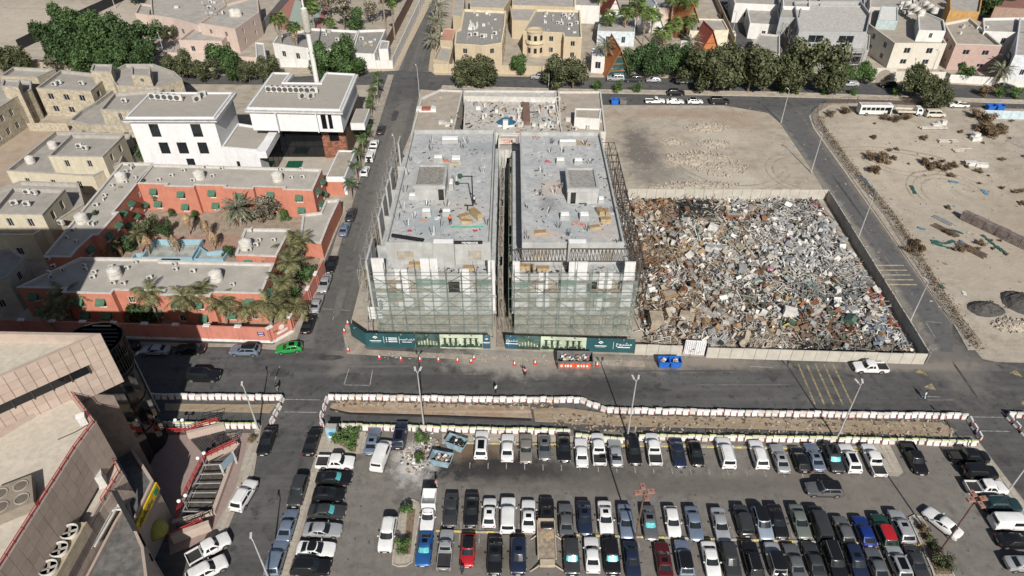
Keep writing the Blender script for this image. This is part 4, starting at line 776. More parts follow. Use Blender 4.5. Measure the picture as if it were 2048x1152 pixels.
for i, y in enumerate(ys_):
    for x in (19.7, 21.7): tb('post', (x, y, 0), (x, y, 13.6 if x < 20 else 11.5))
    for z in (3.5, 7.2, 10.8): tb('beam', (19.7, y, z), (21.7, y, z), .06)
    tb('beam', (18.1, y, 13.6), (20.9, y, 13.6), .06)
    if i < 15:
        for x, z in ((19.7, 3.5), (19.7, 7.2), (19.7, 10.8), (19.7, 13.6), (21.7, 7.2), (21.7, 11.4), (20.9, 13.6)): tb('rail', (x, y, z), (x, ys_[i + 1], z), .07)
        tb('brace', (21.7, y, 7.2), (21.7, ys_[i + 1], 11.4), .05); tb('brace', (19.7, y, 13.6), (20.9, ys_[i + 1], 13.6), .05)
# gap floor
sheet('ground', [(-2.7, 84), (.1, 84), (.1, 146), (-2.7, 146)], .01, mat('gap_earth', (.22, .19, .16), var=.3))
# roof clutter on the decks
def pipe(name, label, pts, r, m, cat='pipe', group=None): b = MB(); b.path(pts, r, 6); p0 = pts[0]; return b.build(name, m, label=label, cat=cat, group=group, loc=p0)
def roll(px0, py0, px1, py1, r, label):
    a = G(px0, py0, ZR + .9 + r); b = G(px1, py1, ZR + .9 + r); o = root('membrane_roll', label, 'roll', (*a, ZR + .76), 'black membrane rolls')
    for k in range(5 if r < .3 else 4):
        m = MB(); d = Vector((b[0] - a[0], b[1] - a[1])).normalized(); nn = Vector((-d.y, d.x)); off = (k % 3 - 1) * .26; z = ZR + .9 + (.24 if k > 2 else 0); m.tube((a[0] + nn.x * off, a[1] + nn.y * off, z), (b[0] + nn.x * off, b[1] + nn.y * off, z), .13, 8); m.build('roll', MEMB, o)
    return o
roll(784, 468, 847, 478, .25, 'black membrane rolls lying askew on the left front roof edge'); o = roll(893, 481, 965, 481, .35, 'thick black membrane rolls with white print on the right front roof edge')
a = G(940, 486, ZR + 1); text('MEMBRANE', .5, DUCTW, o, (a[0], a[1] - .12, ZR + 1.1), (R(50), 0, 0))
def crate(px, py, lx, ly, h, rot, label, zd=ZR, m=PLY):
    x, y = G(px, py, zd); o = root('wooden_crate', label, 'crate', (x, y, zd), 'plywood crates and formwork on the roofs'); n = max(1, round(h / .45))
    for k in range(n): b = MB(); b.obox(x, y, zd + k * h / n + (.02 if k else 0), lx - k * .06, ly, h / n - .03, rot); b.build('panel', m, o)
    b = MB(); b.obox(x, y, zd + h - .02, lx * .86, ly * .8, .06, rot); b.build('lid', WOOD, o); return o
for a in ((952, 433, 1.0, 2.7, 1.1, R(35), 'tall stack of plywood boxes near the right roof edge'), (929, 436, 1.7, 1.0, .7, .5, 'plywood box behind the front one on the left roof'), (934, 446, 1.9, .8, .6, -.05, 'long plywood box beside the green hose'), (910, 328, 1.9, .6, .4, 0, 'low plywood board under the rear right duct of the left roof'),
          (1200, 427, 1.0, 1.8, .9, .3, 'tall plywood box on the right roof near the edge'), (1212, 428, .7, 1.7, .8, .2, 'narrow plywood box beside the tall one on the right roof'), (1211, 444, 1.8, 1.0, .8, 0, 'wide yellow plywood box in front on the right roof'), (1081, 465, 2.0, 1.0, .25, .1, 'flat plywood board lying in pink dust'), (1189, 456, 1.9, .9, .4, .2, 'green-grey crate lid lying on the right roof')): crate(*a)
for a in ((830, 533, 2, 1, .7, 0, 'yellow formwork box on the left front terrace'), (938, 540, 1.8, 1, .7, 0, 'yellow formwork box on the left terrace near the right panel'), (1053, 538, 2.6, .9, .8, 0, 'yellow formwork box on the right front terrace'), (1087, 540, 2.0, .9, .6, 0, 'plywood box behind the low white panel on the right terrace')): crate(*a[:3], *a[3:], zd=ZT + .03)
pipe('hose', 'green hose strip stretched across the left roof', [(*G(901, 455, ZR), ZR + .06), (*G(935, 455, ZR), ZR + .06), (*G(969, 454, ZR), ZR + .06)], .14, mat('hose_green', (.05, .30, .20)), 'hose')
mx, my = G(946, 412, ZR); mh = ZAT(my, 352); o = root('hoist', 'black hoist mast with a cranked arm standing on the left roof', 'hoist', (mx, my, ZR)); HB = mat('hoist_black', (.014, .016, .014), .5)
for nm, pts, r in (('mast', [(mx, my, ZR), (mx, my, mh)], .11), ('arm', [(mx, my, mh - .05), (mx - 2.0, my, mh - .05)], .1), ('foot', [(mx - 1.5, my, ZR + .12), (mx, my, ZR + .12)], .12), ('foot', [(mx - .9, my, ZR + .12), (mx - .9, my - 1.6, ZR + .12)], .1)): b = MB(); b.path(pts, r, 6); b.build(nm, HB, o)
b = MB(); b.lathe([(.42, -.2), (.42, .2)], mx - 2.0, my, 12, 'y', mh - .05); b.build('pulley', mat('pulley_green', (.03, .07, .05)), o)
def rebar(px, py, zd, n, label, white=0):
    x, y = G(px, py, zd); o = root('rebar_bundle', label, 'rebar', (x, y, zd), 'upright rebar and stub pipes on the roofs')
    for k in range(n):
        a = rnd.uniform(0, 6.28); b = MB(); b.tube((x + .25 * cos(a), y + .25 * sin(a), zd), (x + .5 * cos(a) + rnd.uniform(-.2, .2), y + .4 * sin(a), zd + rnd.uniform(.7, 1.5)), .05 if white else .045, 5); b.build('bar', DUCTW if (white and k % 2) else REBAR, o)
for i, (px, py, n, w_) in enumerate(((862, 302, 3, 0), (864, 286, 3, 1), (933, 287, 3, 1), (925, 297, 3, 0), (823, 322, 4, 0), (815, 349, 3, 1), (810, 384, 3, 0), (828, 435, 4, 1), (816, 452, 3, 1), (805, 417, 3, 1), (795, 438, 3, 0), (964, 345, 4, 1), (911, 366, 3, 1), (852, 411, 7, 1), (892, 413, 5, 1), (866, 469, 8, 1), (881, 452, 4, 0), (972, 450, 3, 0), (1102, 287, 4, 0), (1100, 305, 3, 1), (1124, 305, 3, 1), (1170, 290, 5, 1), (1082, 345, 5, 1), (1109, 388, 7, 1), (1122, 376, 6, 1), (1180, 328, 5, 1), (1094, 425, 3, 1), (1117, 455, 4, 0), (1053, 478, 5, 0), (1135, 470, 5, 0), (1055, 415, 3, 0), (1229, 375, 4, 0), (1226, 425, 4, 0), (1232, 490, 5, 0), (1077, 390, 4, 0), (1172, 462, 3, 0))):
    rebar(px, py, ZR, n, 'bunch of rebar and stub pipes rising from the %s roof deck, %s' % ('left' if px < 1000 else 'right', ['behind the stair block', 'beside the stair block', 'in front of the stair block'][0 if py < 335 else 1 if py < 400 else 2]), w_)
for i, (px, py, c, s) in enumerate(((893, 322, (.5, .12, .05), .8), (850, 441, (.5, .2, .06), .9), (932, 428, (.5, .1, .03), .6), (1152, 447, (.45, .17, .12), .9), (1168, 449, (.45, .17, .12), .7), (1096, 323, (.4, .06, .08), .7), (1074, 277, (.36, .12, .06), 1.4), (1200, 279, (.36, .12, .06), .8), (820, 462, (.4, .05, .08), .4), (950, 462, (.4, .05, .08), .5), (875, 437, (.6, .6, .6), .8), (1172, 408, (.1, .1, .11), .8), (1035, 265, (.5, .12, .05), .5))):
    x, y = G(px, py, ZR); b = MB()
    for k in range(7): b.obox(x + rnd.uniform(-s, s) * .7, y + rnd.uniform(-s, s) * .5, ZR, rnd.uniform(.15, .5), rnd.uniform(.1, .35), rnd.uniform(.08, .2), rnd.uniform(0, 3))
    b.build('rubble', mat('scrap_%d' % i, c, var=.25), label='small heap of coloured building scrap on the %s roof deck' % ('left' if px < 1000 else 'right'), cat='scrap', group='scrap heaps on the roof decks', kind='stuff', loc=(x, y, ZR))
OR = cloth('orange', (.62, .12, .03)); NV = cloth('navy', (.02, .03, .07)); WH = cloth('white', (.6, .6, .6)); PK = cloth('pink', (.55, .22, .25)); BK = cloth('black', (.02, .02, .022)); LB = cloth('light_blue', (.35, .45, .55)); GY = cloth('grey', (.2, .2, .2))
person(949, 408, 'worker in white shirt and navy trousers beside the hoist mast', WH, NV, 2.0, ZR, 'fwd'); person(901, 447, 'worker in orange vest and dark trousers walking on the left roof', OR, BK, 3.0, ZR); person(883, 435, 'worker in dark clothes bending over a duct on the left roof', BK, GY, .5, ZR, 'fwd')
person(754, 601, 'worker in grey standing on the left front scaffold', GY, GY, 3, 6.12, xy=(-21.2, 86.5)); person(1064, 546, 'worker in brown on the right front terrace beside formwork', cloth('brown', (.10, .05, .03)), BK, 2, ZT + .03, xy=(3.2, 89))
# ---- hoarding
TEAL = mat('hoarding_teal', (.022, .075, .085), .5, var=.15, sc=.3); NAVYP = mat('hoarding_blue', (.03, .085, .13), .5); IMGD = mat('print_dark', (.05, .085, .075), .5, var=.5, sc=.8); IMGL = mat('print_sky', (.42, .47, .36), .5, var=.2, sc=.3); PRG = mat('print_green', (.035, .06, .045), .5, var=.5, sc=1.5); PRB = mat('print_building', (.36, .40, .29), .5, var=.35, sc=1.5); PRW = mat('print_white', (.72, .73, .72), .5)
def hoard(label, segs):
    a0 = G(*segs[0][0]); o = root('hoarding', label, 'hoarding', (*a0, 0), 'site hoardings')
    for a, b, kind in segs:
        A = Vector(G(*a)); B = Vector(G(*b)); d = (B - A); L = d.length; d /= L; n = Vector((d.y, -d.x)); Hh = 3.1
        P = lambda u, z, q=0: (A.x + d.x * u + n.x * q, A.y + d.y * u + n.y * q, z)
        def plate(u0, u1, z0, z1, q, m, nm): f = MB(); f.face([P(u0, z0, q), P(u1, z0, q), P(u1, z1, q), P(u0, z1, q)]); return f.build(nm, m, pn)
        f = MB(); f.face([P(0, .1), P(L, .1), P(L, Hh), P(0, Hh)]); f.face([P(0, .1, -.08), P(0, Hh, -.08), P(L, Hh, -.08), P(L, .1, -.08)]); f.face([P(0, Hh), P(L, Hh), P(L, Hh, -.08), P(0, Hh, -.08)])
        pn = f.build('panel', {'T': TEAL, 'R': TEAL, 'B': NAVYP, 'b': NAVYP, 'D': IMGD, 'I': IMGL, 'S': TEAL}[kind], o); r = (R(90), 0, atan2(d.y, d.x))
        if kind in 'TRBb':
            us = {'T': L * .19, 'R': L * .30, 'B': L * .5, 'b': L * 9}[kind]
            if us < L:
                f = MB(); z = 2.25; s = .42 if kind != 'B' else .3
                f.face([P(us - s, z, .012), P(us, z - s * .75, .012), P(us + s, z, .012), P(us, z + s * .75, .012)]); f.build('emblem', PRW, pn); f = MB(); s *= .45; f.face([P(us - s, z, .016), P(us, z - s * .75, .016), P(us + s, z, .016), P(us, z + s * .75, .016)]); f.build('emblem', TEAL, pn)
                wd = .95 if kind != 'B' else .55; plate(us - wd, us + wd, 1.42, 1.56, .012, PRW, 'print_line'); plate(us - wd * .8, us + wd * .8, 1.2, 1.25, .012, PRW, 'print_line')
        if kind == 'T':
            plate(L * .36, L * .366, 1.0, 2.5, .012, PRW, 'print_line'); plate(L * .68, L * .686, 1.0, 2.5, .012, PRW, 'print_line')
            for z in (1.25, 1.65, 2.05): plate(L * .46, L * .64, z, z + .17, .012, PRW, 'print_line'); plate(L * .41, L * .43, z, z + .2, .012, PRW, 'print_line')
            text('\ufea9\ufea3\ufeee\ufee4\ufedf\ufe8d \ufee2\ufed7\ufead\ufedf\ufe8d', .55, PRW, pn, P(L * .84, 1.9, .02), r); plate(L * .74, L * .94, 1.25, 1.37, .012, PRW, 'print_line')
        if kind in 'Rb':
            u = L * .78 if kind == 'R' else L * .62; text('\ufec9\ufeed\ufeae\ufeb8\ufee3', .95 if kind == 'R' else .7, PRW, pn, P(u, 2.0, .02), r); plate(u - 1, u + 1, 1.2, 1.36, .012, PRW, 'print_line')
            plate(L * (.56 if kind == 'R' else .25), L * (.566 if kind == 'R' else .27), .9, 2.4, .012, PRW, 'print_line')
        if kind == 'D':
            plate(.1, L - .1, .25, .8, .012, PRG, 'print_ground')
            for k in range(15): u = L * (.06 + .06 * k); hh = 1.0 + 1.1 * (1 - abs(k - 7) / 7.5) + rnd.uniform(-.1, .2); plate(u, u + L * .045, .8, hh, .012, PRB if k % 2 else PRG, 'print_tower')
            for k in range(3): plate(L * .1, L * .9, .95 + .3 * k, 1.0 + .3 * k, .016, PRB, 'print_floor')
        if kind == 'I':
            plate(.05, L - .05, .15, .75, .012, PRG, 'print_ground'); plate(.05, L - .05, .1, .3, .014, PRB, 'print_path')
            for h in (0, 1):
                u0 = L * (.06 + .47 * h); w = L * .40; plate(u0, u0 + w, .75, 2.0, .012, PRB, 'print_block')
                for k in range(3): u = u0 + w * (.08 + .32 * k); plate(u, u + w * .13, .75, 2.3, .016, PRG, 'print_tower'); plate(u - w * .06, u + w * .2, 2.25, 2.42, .016, PRG, 'print_canopy')
                plate(u0, u0 + w, 1.35, 1.42, .018, PRG, 'print_floor')
            for k in range(10): u = L * (.03 + .1 * k); plate(u, u + .45, .55, .95 + rnd.uniform(0, .3), .02, PRG, 'print_tree')
        if kind == 'S':
            for k in range(4): plate(L * .2 + .1 * k, L * .5 + .35 * k, 2.4 - .45 * k, 2.55 - .45 * k, .012, IMGD, 'print_line')
        nl = max(1, int(L / 3.3))
        for k in range(nl):
            u = L * (k + .5) / nl; f = MB(); f.tube(P(u, Hh, 0), P(u, Hh + .35, .45), .03); f.obox(*P(u, Hh + .2, .5), .22, .16, .14); f.build('spot_lamp', STEEL, o)
    return o
hoard('teal site hoarding with project pictures in front of the left shell', [((703, 672), (735, 694), 'S'), ((735, 694), (831, 696), 'T'), ((832, 696), (881, 697), 'D'), ((881, 697), (966, 698), 'I'), ((966.5, 698), (981, 698), 'B')])
hoard('teal site hoarding with project pictures behind the red skip', [((1011, 698), (1032, 699), 'b'), ((1032, 699), (1081, 701), 'D'), ((1081, 701), (1171, 704), 'I'), ((1171, 704), (1267, 707), 'R')])
x, y = G(757, 664); o = root('notice_board', 'white notice board on two posts behind the hoarding corner', 'notice board', (x, y, 0))
for dx in (-.8, .9): b = MB(); b.tube((x + dx, y, 0), (x + dx, y, 4.6), .06); b.build('post', STEEL, o)
b = MB(); b.box(x - 1.1, x + 1.1, y - .06, y, 3.0, 5.6); b.build('board', RAWW, o)
for z in (3.5, 4.2, 4.9): b = MB(); b.box(x - .9, x + .9, y - .075, y - .062, z, z + .08); b.build('print_line', mat('print_grey', (.25, .25, .25)), o)
sheet('footpath', GP([(694, 640), (706, 672), (734, 699), (985, 712), (1290, 722), (1290, 735), (1000, 722), (760, 712), (694, 708), (686, 668)]), .03, mat('dusty_path', (.30, .26, .215), var=.25, sc=.6, fine=.3))
# ---- cones
_cn = {}
def cone(px, py, label):
    if not _cn:
        for nm, pr in (('base', None), ('lower_band', [(.2, .06), (.14, .34)]), ('reflective_band', [(.142, .34), (.09, .58)]), ('tip', [(.088, .58), (.05, .78)])):
            b = MB()
            if pr: b.lathe(pr, 0, 0, 10)
            else: b.box(-.27, .27, -.27, .27, 0, .06)
            _cn[nm] = b.mesh(nm)
        _cn['o'] = mat('cone_red', (.50, .045, .03), .5); _cn['w'] = mat('cone_white', (.72, .72, .72), .5); _cn['k'] = mat('cone_tip', (.45, .05, .03))
    x, y = G(px, py); o = root('traffic_cone', label, 'traffic cone', (x, y, .02), 'traffic cones'); o.scale = (1.0,) * 3
    put('base', _cn['base'], o, m=_cn['o']); put('lower_band', _cn['lower_band'], o, m=_cn['o']); put('reflective_band', _cn['reflective_band'], o, m=_cn['w']); put('tip', _cn['tip'], o, m=_cn['w'])
for px, py, s in ((689, 664, 'on the lane edge left of the hoarding corner'), (696, 648, 'highest up the lane by the hoarding'), (697, 702, 'at the street corner below the hoarding'), (759, 717, 'under the left end of the teal hoarding'), (802, 720, 'second along the street below the left hoarding'), (840, 721, 'at the tip of the lamp post shadow'), (877, 722, 'under the light picture of the left hoarding'), (915, 723, 'before the pair of cones in the street'), (942, 725, 'nearer of the close pair'), (948, 718, 'farther of the close pair by the rubbish'), (1029, 730, 'left of the man in pink'), (1070, 728, 'right of the man in pink'), (1113, 728, 'at the left end of the red skip'), (1176, 732, 'in front of the right end of the red skip'), (1194, 732, 'right of the red skip')):
    cone(px, py, 'red and white traffic cone ' + s)
# ---- red lettered skip and blue bins
def bin_(px, py, L, W, H, m, label, name='skip', fill=None, slope=.25, rz=-.02, group='rubbish containers', zz=.03):
    x, y = G(px, py); o = root(name, label, 'skip' if name == 'skip' else 'bin', (x, y, zz), group, rz); l, w = L / 2, W / 2; t = .06
    out = lambda z: [(-l + slope * (1 - z / H), -w, z), (l - slope * (1 - z / H), -w, z), (l - slope * (1 - z / H), w, z), (-l + slope * (1 - z / H), w, z)]
    a, b = out(.12), out(H)
    for nm, i in (('front_plate', 0), ('end_plate', 1), ('back_plate', 2), ('end_plate', 3)):
        j = (i + 1) % 4; mb = MB(); A, B, Cc, D = Vector(a[i]), Vector(a[j]), Vector(b[j]), Vector(b[i]); ctr = Vector((0, 0, H / 2)); 
        nn = (B - A).cross(D - A).normalized() * t
        mb.face([A, B, Cc, D]); mb.face([A - nn, D - nn, Cc - nn, B - nn]); mb.face([D, Cc, Cc - nn, D - nn]); mb.face([A, D, D - nn, A - nn]); mb.face([B, B - nn, Cc - nn, Cc]); put(nm, mb.mesh(nm), o, m=m)
    mb = MB(); mb.face([(p[0], p[1], .16) for p in a]); put('floor_plate', mb.mesh('floor_plate'), o, m=m)
    mb = MB(); mb.ring([(p[0], p[1]) for p in inset(ccw([q[:2] for q in b]), -.05)], .12, H - .08, H + .03); put('rim', mb.mesh('rim'), o, m=m)
    if fill:
        mb = MB()
        for k in range(fill[1]): mb.k = rnd.randrange(len(fill[0])); s = rnd.uniform(.18, .5); mb.obox(rnd.uniform(-l + .6, l - .6), rnd.uniform(-w + .35, w - .35), rnd.uniform(.3, H * fill[2]), s, s * rnd.uniform(.5, 1), s * .6, rnd.uniform(0, 3), (rnd.uniform(-.6, .6), rnd.uniform(-.6, .6)))
        me = mb.mesh('rubbish'); [me.materials.append(q) for q in fill[0]]; q = put('rubbish', me, o); q['kind'] = 'stuff'
    return o
RUB = [mat('rub_w', (.6, .6, .58)), mat('rub_k', (.02, .02, .02)), mat('rub_b', (.35, .27, .18)), mat('rub_g', (.3, .3, .3)), mat('rub_p', (.22, .13, .09))]
SKR = mat('skip_red', (.60, .10, .035), .5, var=.1); SKD = mat('skip_grey', (.13, .125, .125), .6, var=.25)
o = bin_(1149, 730, 5.6, 2.4, 1.9, SKD, 'large open skip with red lettered side full of rubble', 'skip', ([RUB[0], RUB[2], RUB[3], RUB[4]], 130, .8), .05)
mb = MB(); mb.box(-2.5, 2.4, -1.25, -1.22, .5, 1.45); sp = put('red_side', mb.mesh('red_side'), o, m=SKR)
for u in (-2.3, -1.75, -1.3, -.85, .3, .75, 1.2, 1.7): mb = MB(); mb.box(u, u + .3, -1.27, -1.255, .8, 1.2); put('lettering', mb.mesh('lettering'), sp, m=PRW)
for k in range(7): mb = MB(); mb.box(-2.6 + .85 * k, -2.5 + .85 * k, -1.3, -1.255, .2, 1.85); put('rib', mb.mesh('rib'), o, m=SKD)
BLU = mat('bin_blue', (.02, .11, .42), .5, var=.12)
for px, s in ((1326, 'left'), (1349, 'right')): bin_(px, 731, 1.75, 1.5, 1.35, BLU, s + ' blue rubbish bin of the pair in front of the panel wall', 'rubbish_bin', ([RUB[0], RUB[2], RUB[3]], 40, .75), .12)
for px, py, s in ((1229, 208, 'left blue rubbish bin on the avenue verge'), (1246, 208, 'right rubbish bin on the avenue verge, grey front')): bin_(px, py, 2.0, 1.5, 1.4, BLU if px < 1240 else SKD, s, 'rubbish_bin', ([RUB[1], RUB[2]], 20, .7), .12)
for px, s in ((1979, 'left'), (1997, 'right')): bin_(px, 220, 2.0, 1.5, 1.4, BLU, s + ' blue rubbish bin beside the white sheet fence', 'rubbish_bin', None, .12)
SKB = mat('skip_blue', (.21, .30, .345), .6, var=.25)
o = bin_(914, 893, 3.0, 1.7, 1.3, SKB, 'pale blue skip of black bags nearest the barriers', 'skip', ([RUB[1], RUB[1], RUB[1], RUB[0], RUB[3]], 90, .85), .45, -.42, zz=.02); bin_(884, 925, 3.0, 1.7, 1.3, SKB, 'pale blue skip of bags and boxes beside the spilled rubbish', 'skip', ([RUB[1], RUB[0], RUB[0], RUB[2], RUB[4]], 90, .85), .45, -.22, zz=.02)
b = MB(); cx, cy = G(838, 907)
for k in range(220): b.k = rnd.randrange(5); s = rnd.uniform(.12, .45); b.obox(cx + rnd.gauss(0, 1.25), cy + rnd.gauss(0, 1.5), .02, s, s * rnd.uniform(.3, 1), s * .35, rnd.uniform(0, 3), (rnd.uniform(-.4, .4), rnd.uniform(-.4, .4)))
b.build('rubbish', RUB, label='spilled rubbish beside the pale blue skips', cat='rubbish', kind='stuff', loc=(cx, cy, 0))
# people on the street
person(1050, 751, 'man in pink shirt with raised arms standing on the street', PK, BK, 3.1, .03, 'up'); person(1846, 797, 'man in white shirt and pale trousers crossing the street', WH, LB, -2.2, .03, walk=.22); person(992, 785, 'person in white beside the barrier row on the street', WH, BK, 1, .03); person(556, 782, 'person in dark clothes beside the left barrier row', BK, GY, 1, .03); person(873, 973, 'person in pink and white beside the truck cargo box', PK, WH, 1.6, .03); person(925, 1146, 'person in dark clothes walking below the red hatchback', NV, BK, .4, .03)
# ================= WATER-FILLED BARRIERS, DUG STRIP, LAMPS
BW = mat('barrier_white', (.60, .59, .57), .55, var=.08, sc=1.5, fine=.18); BW2 = mat('barrier_grey', (.52, .50, .46), .6, var=.15, sc=1.5, fine=.3); BRD = mat('barrier_red', (.21, .045, .045), .6, var=.3); BYL = mat('barrier_lime', (.50, .56, .26), .55, var=.2)
_b = MB(); pr = [(-.30, 0), (-.30, .22), (-.16, .46), (-.12, .95), (.12, .95), (.16, .46), (.30, .22), (.30, 0)]
for a, b in zip(pr, pr[1:]): _b.face([(-.47, *a), (.47, *a), (.47, *b), (-.47, *b)])
_b.face([(-.47, *p) for p in pr]); _b.face([(.47, *p) for p in reversed(pr)]); _b.box(.47, .52, -.08, .08, .1, .85); BARM = _b.mesh('body')
_b = MB(); q = [(.30, -.306, .02), (.472, -.306, .02), (.472, -.306, .22), (.30, -.306, .22), (.30, -.166, .46), (.472, -.166, .46), (.30, -.126, .80), (.472, -.126, .80)]
for f in ((0, 1, 2, 3), (3, 2, 5, 4), (4, 5, 7, 6)): _b.face([q[i] for i in f])
_b.face([(.474, *p) for p in reversed(pr)]); BARR = _b.mesh('red_end')
_b = MB(); _b.box(-.46, .40, -.115, .115, .95, .985); BART = _b.mesh('lime_top')
def barriers(pts, label, lime=False, pitch=1.03, flip=False):
    w = [Vector(G(*p)) for p in pts]; seg = []; 
    for a, b in zip(w, w[1:]): seg.append((a, b, (b - a).length))
    for a, b, L in seg:
        n = max(1, round(L / pitch)); d = (b - a) / n; r = atan2(d.y, d.x) + (pi if flip else 0)
        for k in range(n):
            p = a + d * (k + .5); zn = '' if n < 8 else ', level with ' + next(s for lim, s in ((-27, 'the plaza steps' if lime else 'the black SUV'), (-17, 'the hoarding corner'), (-8, 'the left hoarding'), (1, 'the gap between shells'), (9, 'the light hoarding picture'), (19, 'the red skip'), (27, 'the blue bins'), (44, 'the panel wall'), (58, 'the yellow hatching'), (999, 'the crossroads')) if p.x < lim)
            o = root('road_barrier', label.replace(' along the street', '') + zn, 'barrier', (p.x + rnd.uniform(-.05, .05), p.y + rnd.uniform(-.1, .1), .03), 'water filled road barriers', r + rnd.uniform(-.09, .09))
            put('body', BARM, o, m=rnd.choice((BW, BW, BW, BW2))); put('red_end', BARR, o, m=BRD)
            if lime: put('lime_top', BART, o, m=BYL)
barriers([(300, 796), (566, 799)], 'white red-ended barrier in the short left row along the street'); barriers([(568, 798), (541, 853)], 'white barrier on the right end of the short left enclosure', pitch=1.3)
barriers([(325, 852), (520, 856)], 'white and lime barrier in the short left row by the plaza', True); barriers([(658, 797), (1000, 803), (1160, 803), (1214, 824), (1570, 831), (1932, 836)], 'white red-ended barrier in the long row along the street')
barriers([(655, 798), (641, 842), (650, 858)], 'white barrier on the left end of the long enclosure', pitch=1.3); barriers([(655, 856), (1140, 868)], 'white and lime barrier in the left part of the car park row', True); barriers([(1150, 876), (1248, 886)], 'white and lime barrier in the offset stretch by the lamp post', True)
barriers([(1276, 878), (1600, 882), (1952, 890)], 'white and lime barrier in the right part of the car park row', True); barriers([(1934, 838), (1962, 884)], 'white barrier on the right end of the long enclosure', pitch=1.3); barriers([(2012, 832), (2090, 836)], 'white barrier of the far right enclosure along the street'); barriers([(2010, 834), (2056, 880)], 'white barrier on the slanted end of the far right enclosure', pitch=1.3)
EARTH = ground_mat('dug_earth', (.30, .20, .13), (.36, .28, .20), (.20, .15, .11), .25, 1.0, streak=(.04, 1.4, 1), streak_c=(.43, .37, .30), streak_w=.7, bump=.5)
EARTH2 = ground_mat('dug_clay', (.27, .205, .135), (.32, .255, .18), (.19, .15, .11), .25, 1.0, streak=(.04, 1.4, 1), streak_c=(.35, .29, .22), streak_w=.6, bump=.5)
slab('dug_strip', GP([(664, 808), (700, 804), (860, 808), (1060, 814), (1064, 836), (860, 829), (672, 824), (660, 816)]), 0, .16, EARTH); slab('dug_strip', GP([(1066, 818), (1130, 816), (1240, 832), (1500, 836), (1880, 846), (1912, 862), (1900, 872), (1500, 858), (1250, 853), (1070, 843)]), 0, .13, EARTH2); slab('dug_strip', GP([(330, 808), (520, 810), (556, 808), (540, 826), (330, 822)]), 0, .14, EARTH2)
def shade_line(name, label, pts, r, m): w = [(*G(*p), .06) for p in pts]; return pipe(name, label, w, r, m, 'shade_line')
shade_line('shade_line', 'black cable laid along the near edge of the dug strip', [(660, 819), (700, 828), (860, 833), (1062, 841)], .16, mat('shade_line_black', (.02, .018, .016))); shade_line('shade_line', 'thin dark cable along the right dug strip', [(1240, 834), (1400, 838), (1700, 845)], .06, MT['shade_line_black'])  # added dark tubes that draw the shadow line of the trench step
LP = mat('lamp_post', (.40, .40, .385), .55, met=.2, var=.1); LPB = mat('lamp_brown', (.13, .08, .06), .7, var=.2); GLOBE = mat('globe_white', (.72, .72, .72), .3, var=.03)
def lamp(bx, by, label, h=11.4, heads=2, rz=0, m=LP, r=.11, z=.03):
    x, y = G(bx, by, z); o = root('street_lamp', label, 'street lamp', (x, y, z), 'street lamps', rz)
    b = MB(); b.tube((0, 0, 0), (0, 0, .5), r * 1.9, 8, r * 1.6); b.tube((0, 0, .5), (0, 0, h), r * 1.25, 8, r * .6); put('pole', b.mesh('pole'), o, m=m)
    for k in range(heads):
        s = (-1, 1)[k]; b = MB(); b.path([(0, 0, h - .1), (s * .2, .2, h + .12), (s * .3, .35, h + .15)], .05, 5); put('arm', b.mesh('arm'), o, m=m); b = MB(); b.obox(s * .38, .6, h + .08, .7, .26, .14, pi / 2 - s * .25); put('lamp_head', b.mesh('lamp_head'), o, m=ACW)
    return o
for a in ((848, 855, 'tall grey lamp post in the left part of the barrier row'), (1255, 872, 'tall grey lamp post at the offset in the barrier row'), (1672, 880, 'tall leaning-looking grey lamp post right part of the barrier row'), (318, 823, 'grey lamp post in shade beside the dark glass tower')): lamp(*a)
for a in ((1820, 642, 'lamp post nearest the crossroads beside the scrap yard wall', 8.6), (1712, 487, 'lamp post halfway along the scrap yard wall', 10.4), (1622, 345, 'lamp post at the far corner of the scrap yard', 9.6), (1562, 245, 'lamp post at the bend below the avenue', 8.8), (839, 193, 'lamp post at the lane corner by the old low building', 8.6), (1097, 178, 'lamp post on the avenue median behind the old building', 12), (1858, 157, 'lamp post in front of the cream villa wall', 8), (334, 124, 'lamp post beside the dense tree clump', 8.5), (231, 17, 'lamp post by the dark fence top left', 8), (1465, 68, 'lamp post in the upper side lane', 7), (876, 52, 'slim lamp post beside the palms of the beige villa', 7), (517, 860, 'lamp post on the plaza pavement corner', 9), (2012, 988, 'lamp post at the right edge of the car park', 11), (541, 1165, 'lamp post on the lane at the lower edge of the view', 9), (796, 345, 'thin lamp post beside the scaffolded lane side', 9)): lamp(a[0], a[1], a[2], a[3], 1, z=.02)
def park_lamp(bx, by, tx, ty, label):
    x, y = G(bx, by); h = min((abs((576 + FPX * (-y * sin(TH) - (z / 10 - HCAM) * cos(TH)) / (y * cos(TH) - (z / 10 - HCAM) * sin(TH))) - ty), z / 10) for z in range(40, 250))[1]
    o = root('car_park_lamp', label, 'street lamp', (x, y, .03), 'cross-headed car park lamps'); b = MB(); b.tube((0, 0, 0), (0, 0, .6), .22, 8); b.tube((0, 0, .6), (0, 0, h), .13, 8, .09); put('pole', b.mesh('pole'), o, m=LPB)
    for k in range(4):
        a = k * pi / 2 + .12; b = MB(); b.obox(.75 * cos(a), .75 * sin(a), h - .1, .85, .56, .22, a); hd = put('lamp_head', b.mesh('lamp_head'), o, m=mat('lamp_clay', (.28, .15, .115), .7, var=.15)); b = MB(); b.lathe([(.13, 0), (.1, .06)], .75 * cos(a), .75 * sin(a), 8, 'z', h + .12); put('cap', b.mesh('cap'), hd, m=LPB)
park_lamp(1269, 1085, 1295, 984, 'brown cross-headed lamp in the kerb between two parking rows'); park_lamp(1880, 1103, 1957, 998, 'brown cross-headed lamp on the planted island at right')
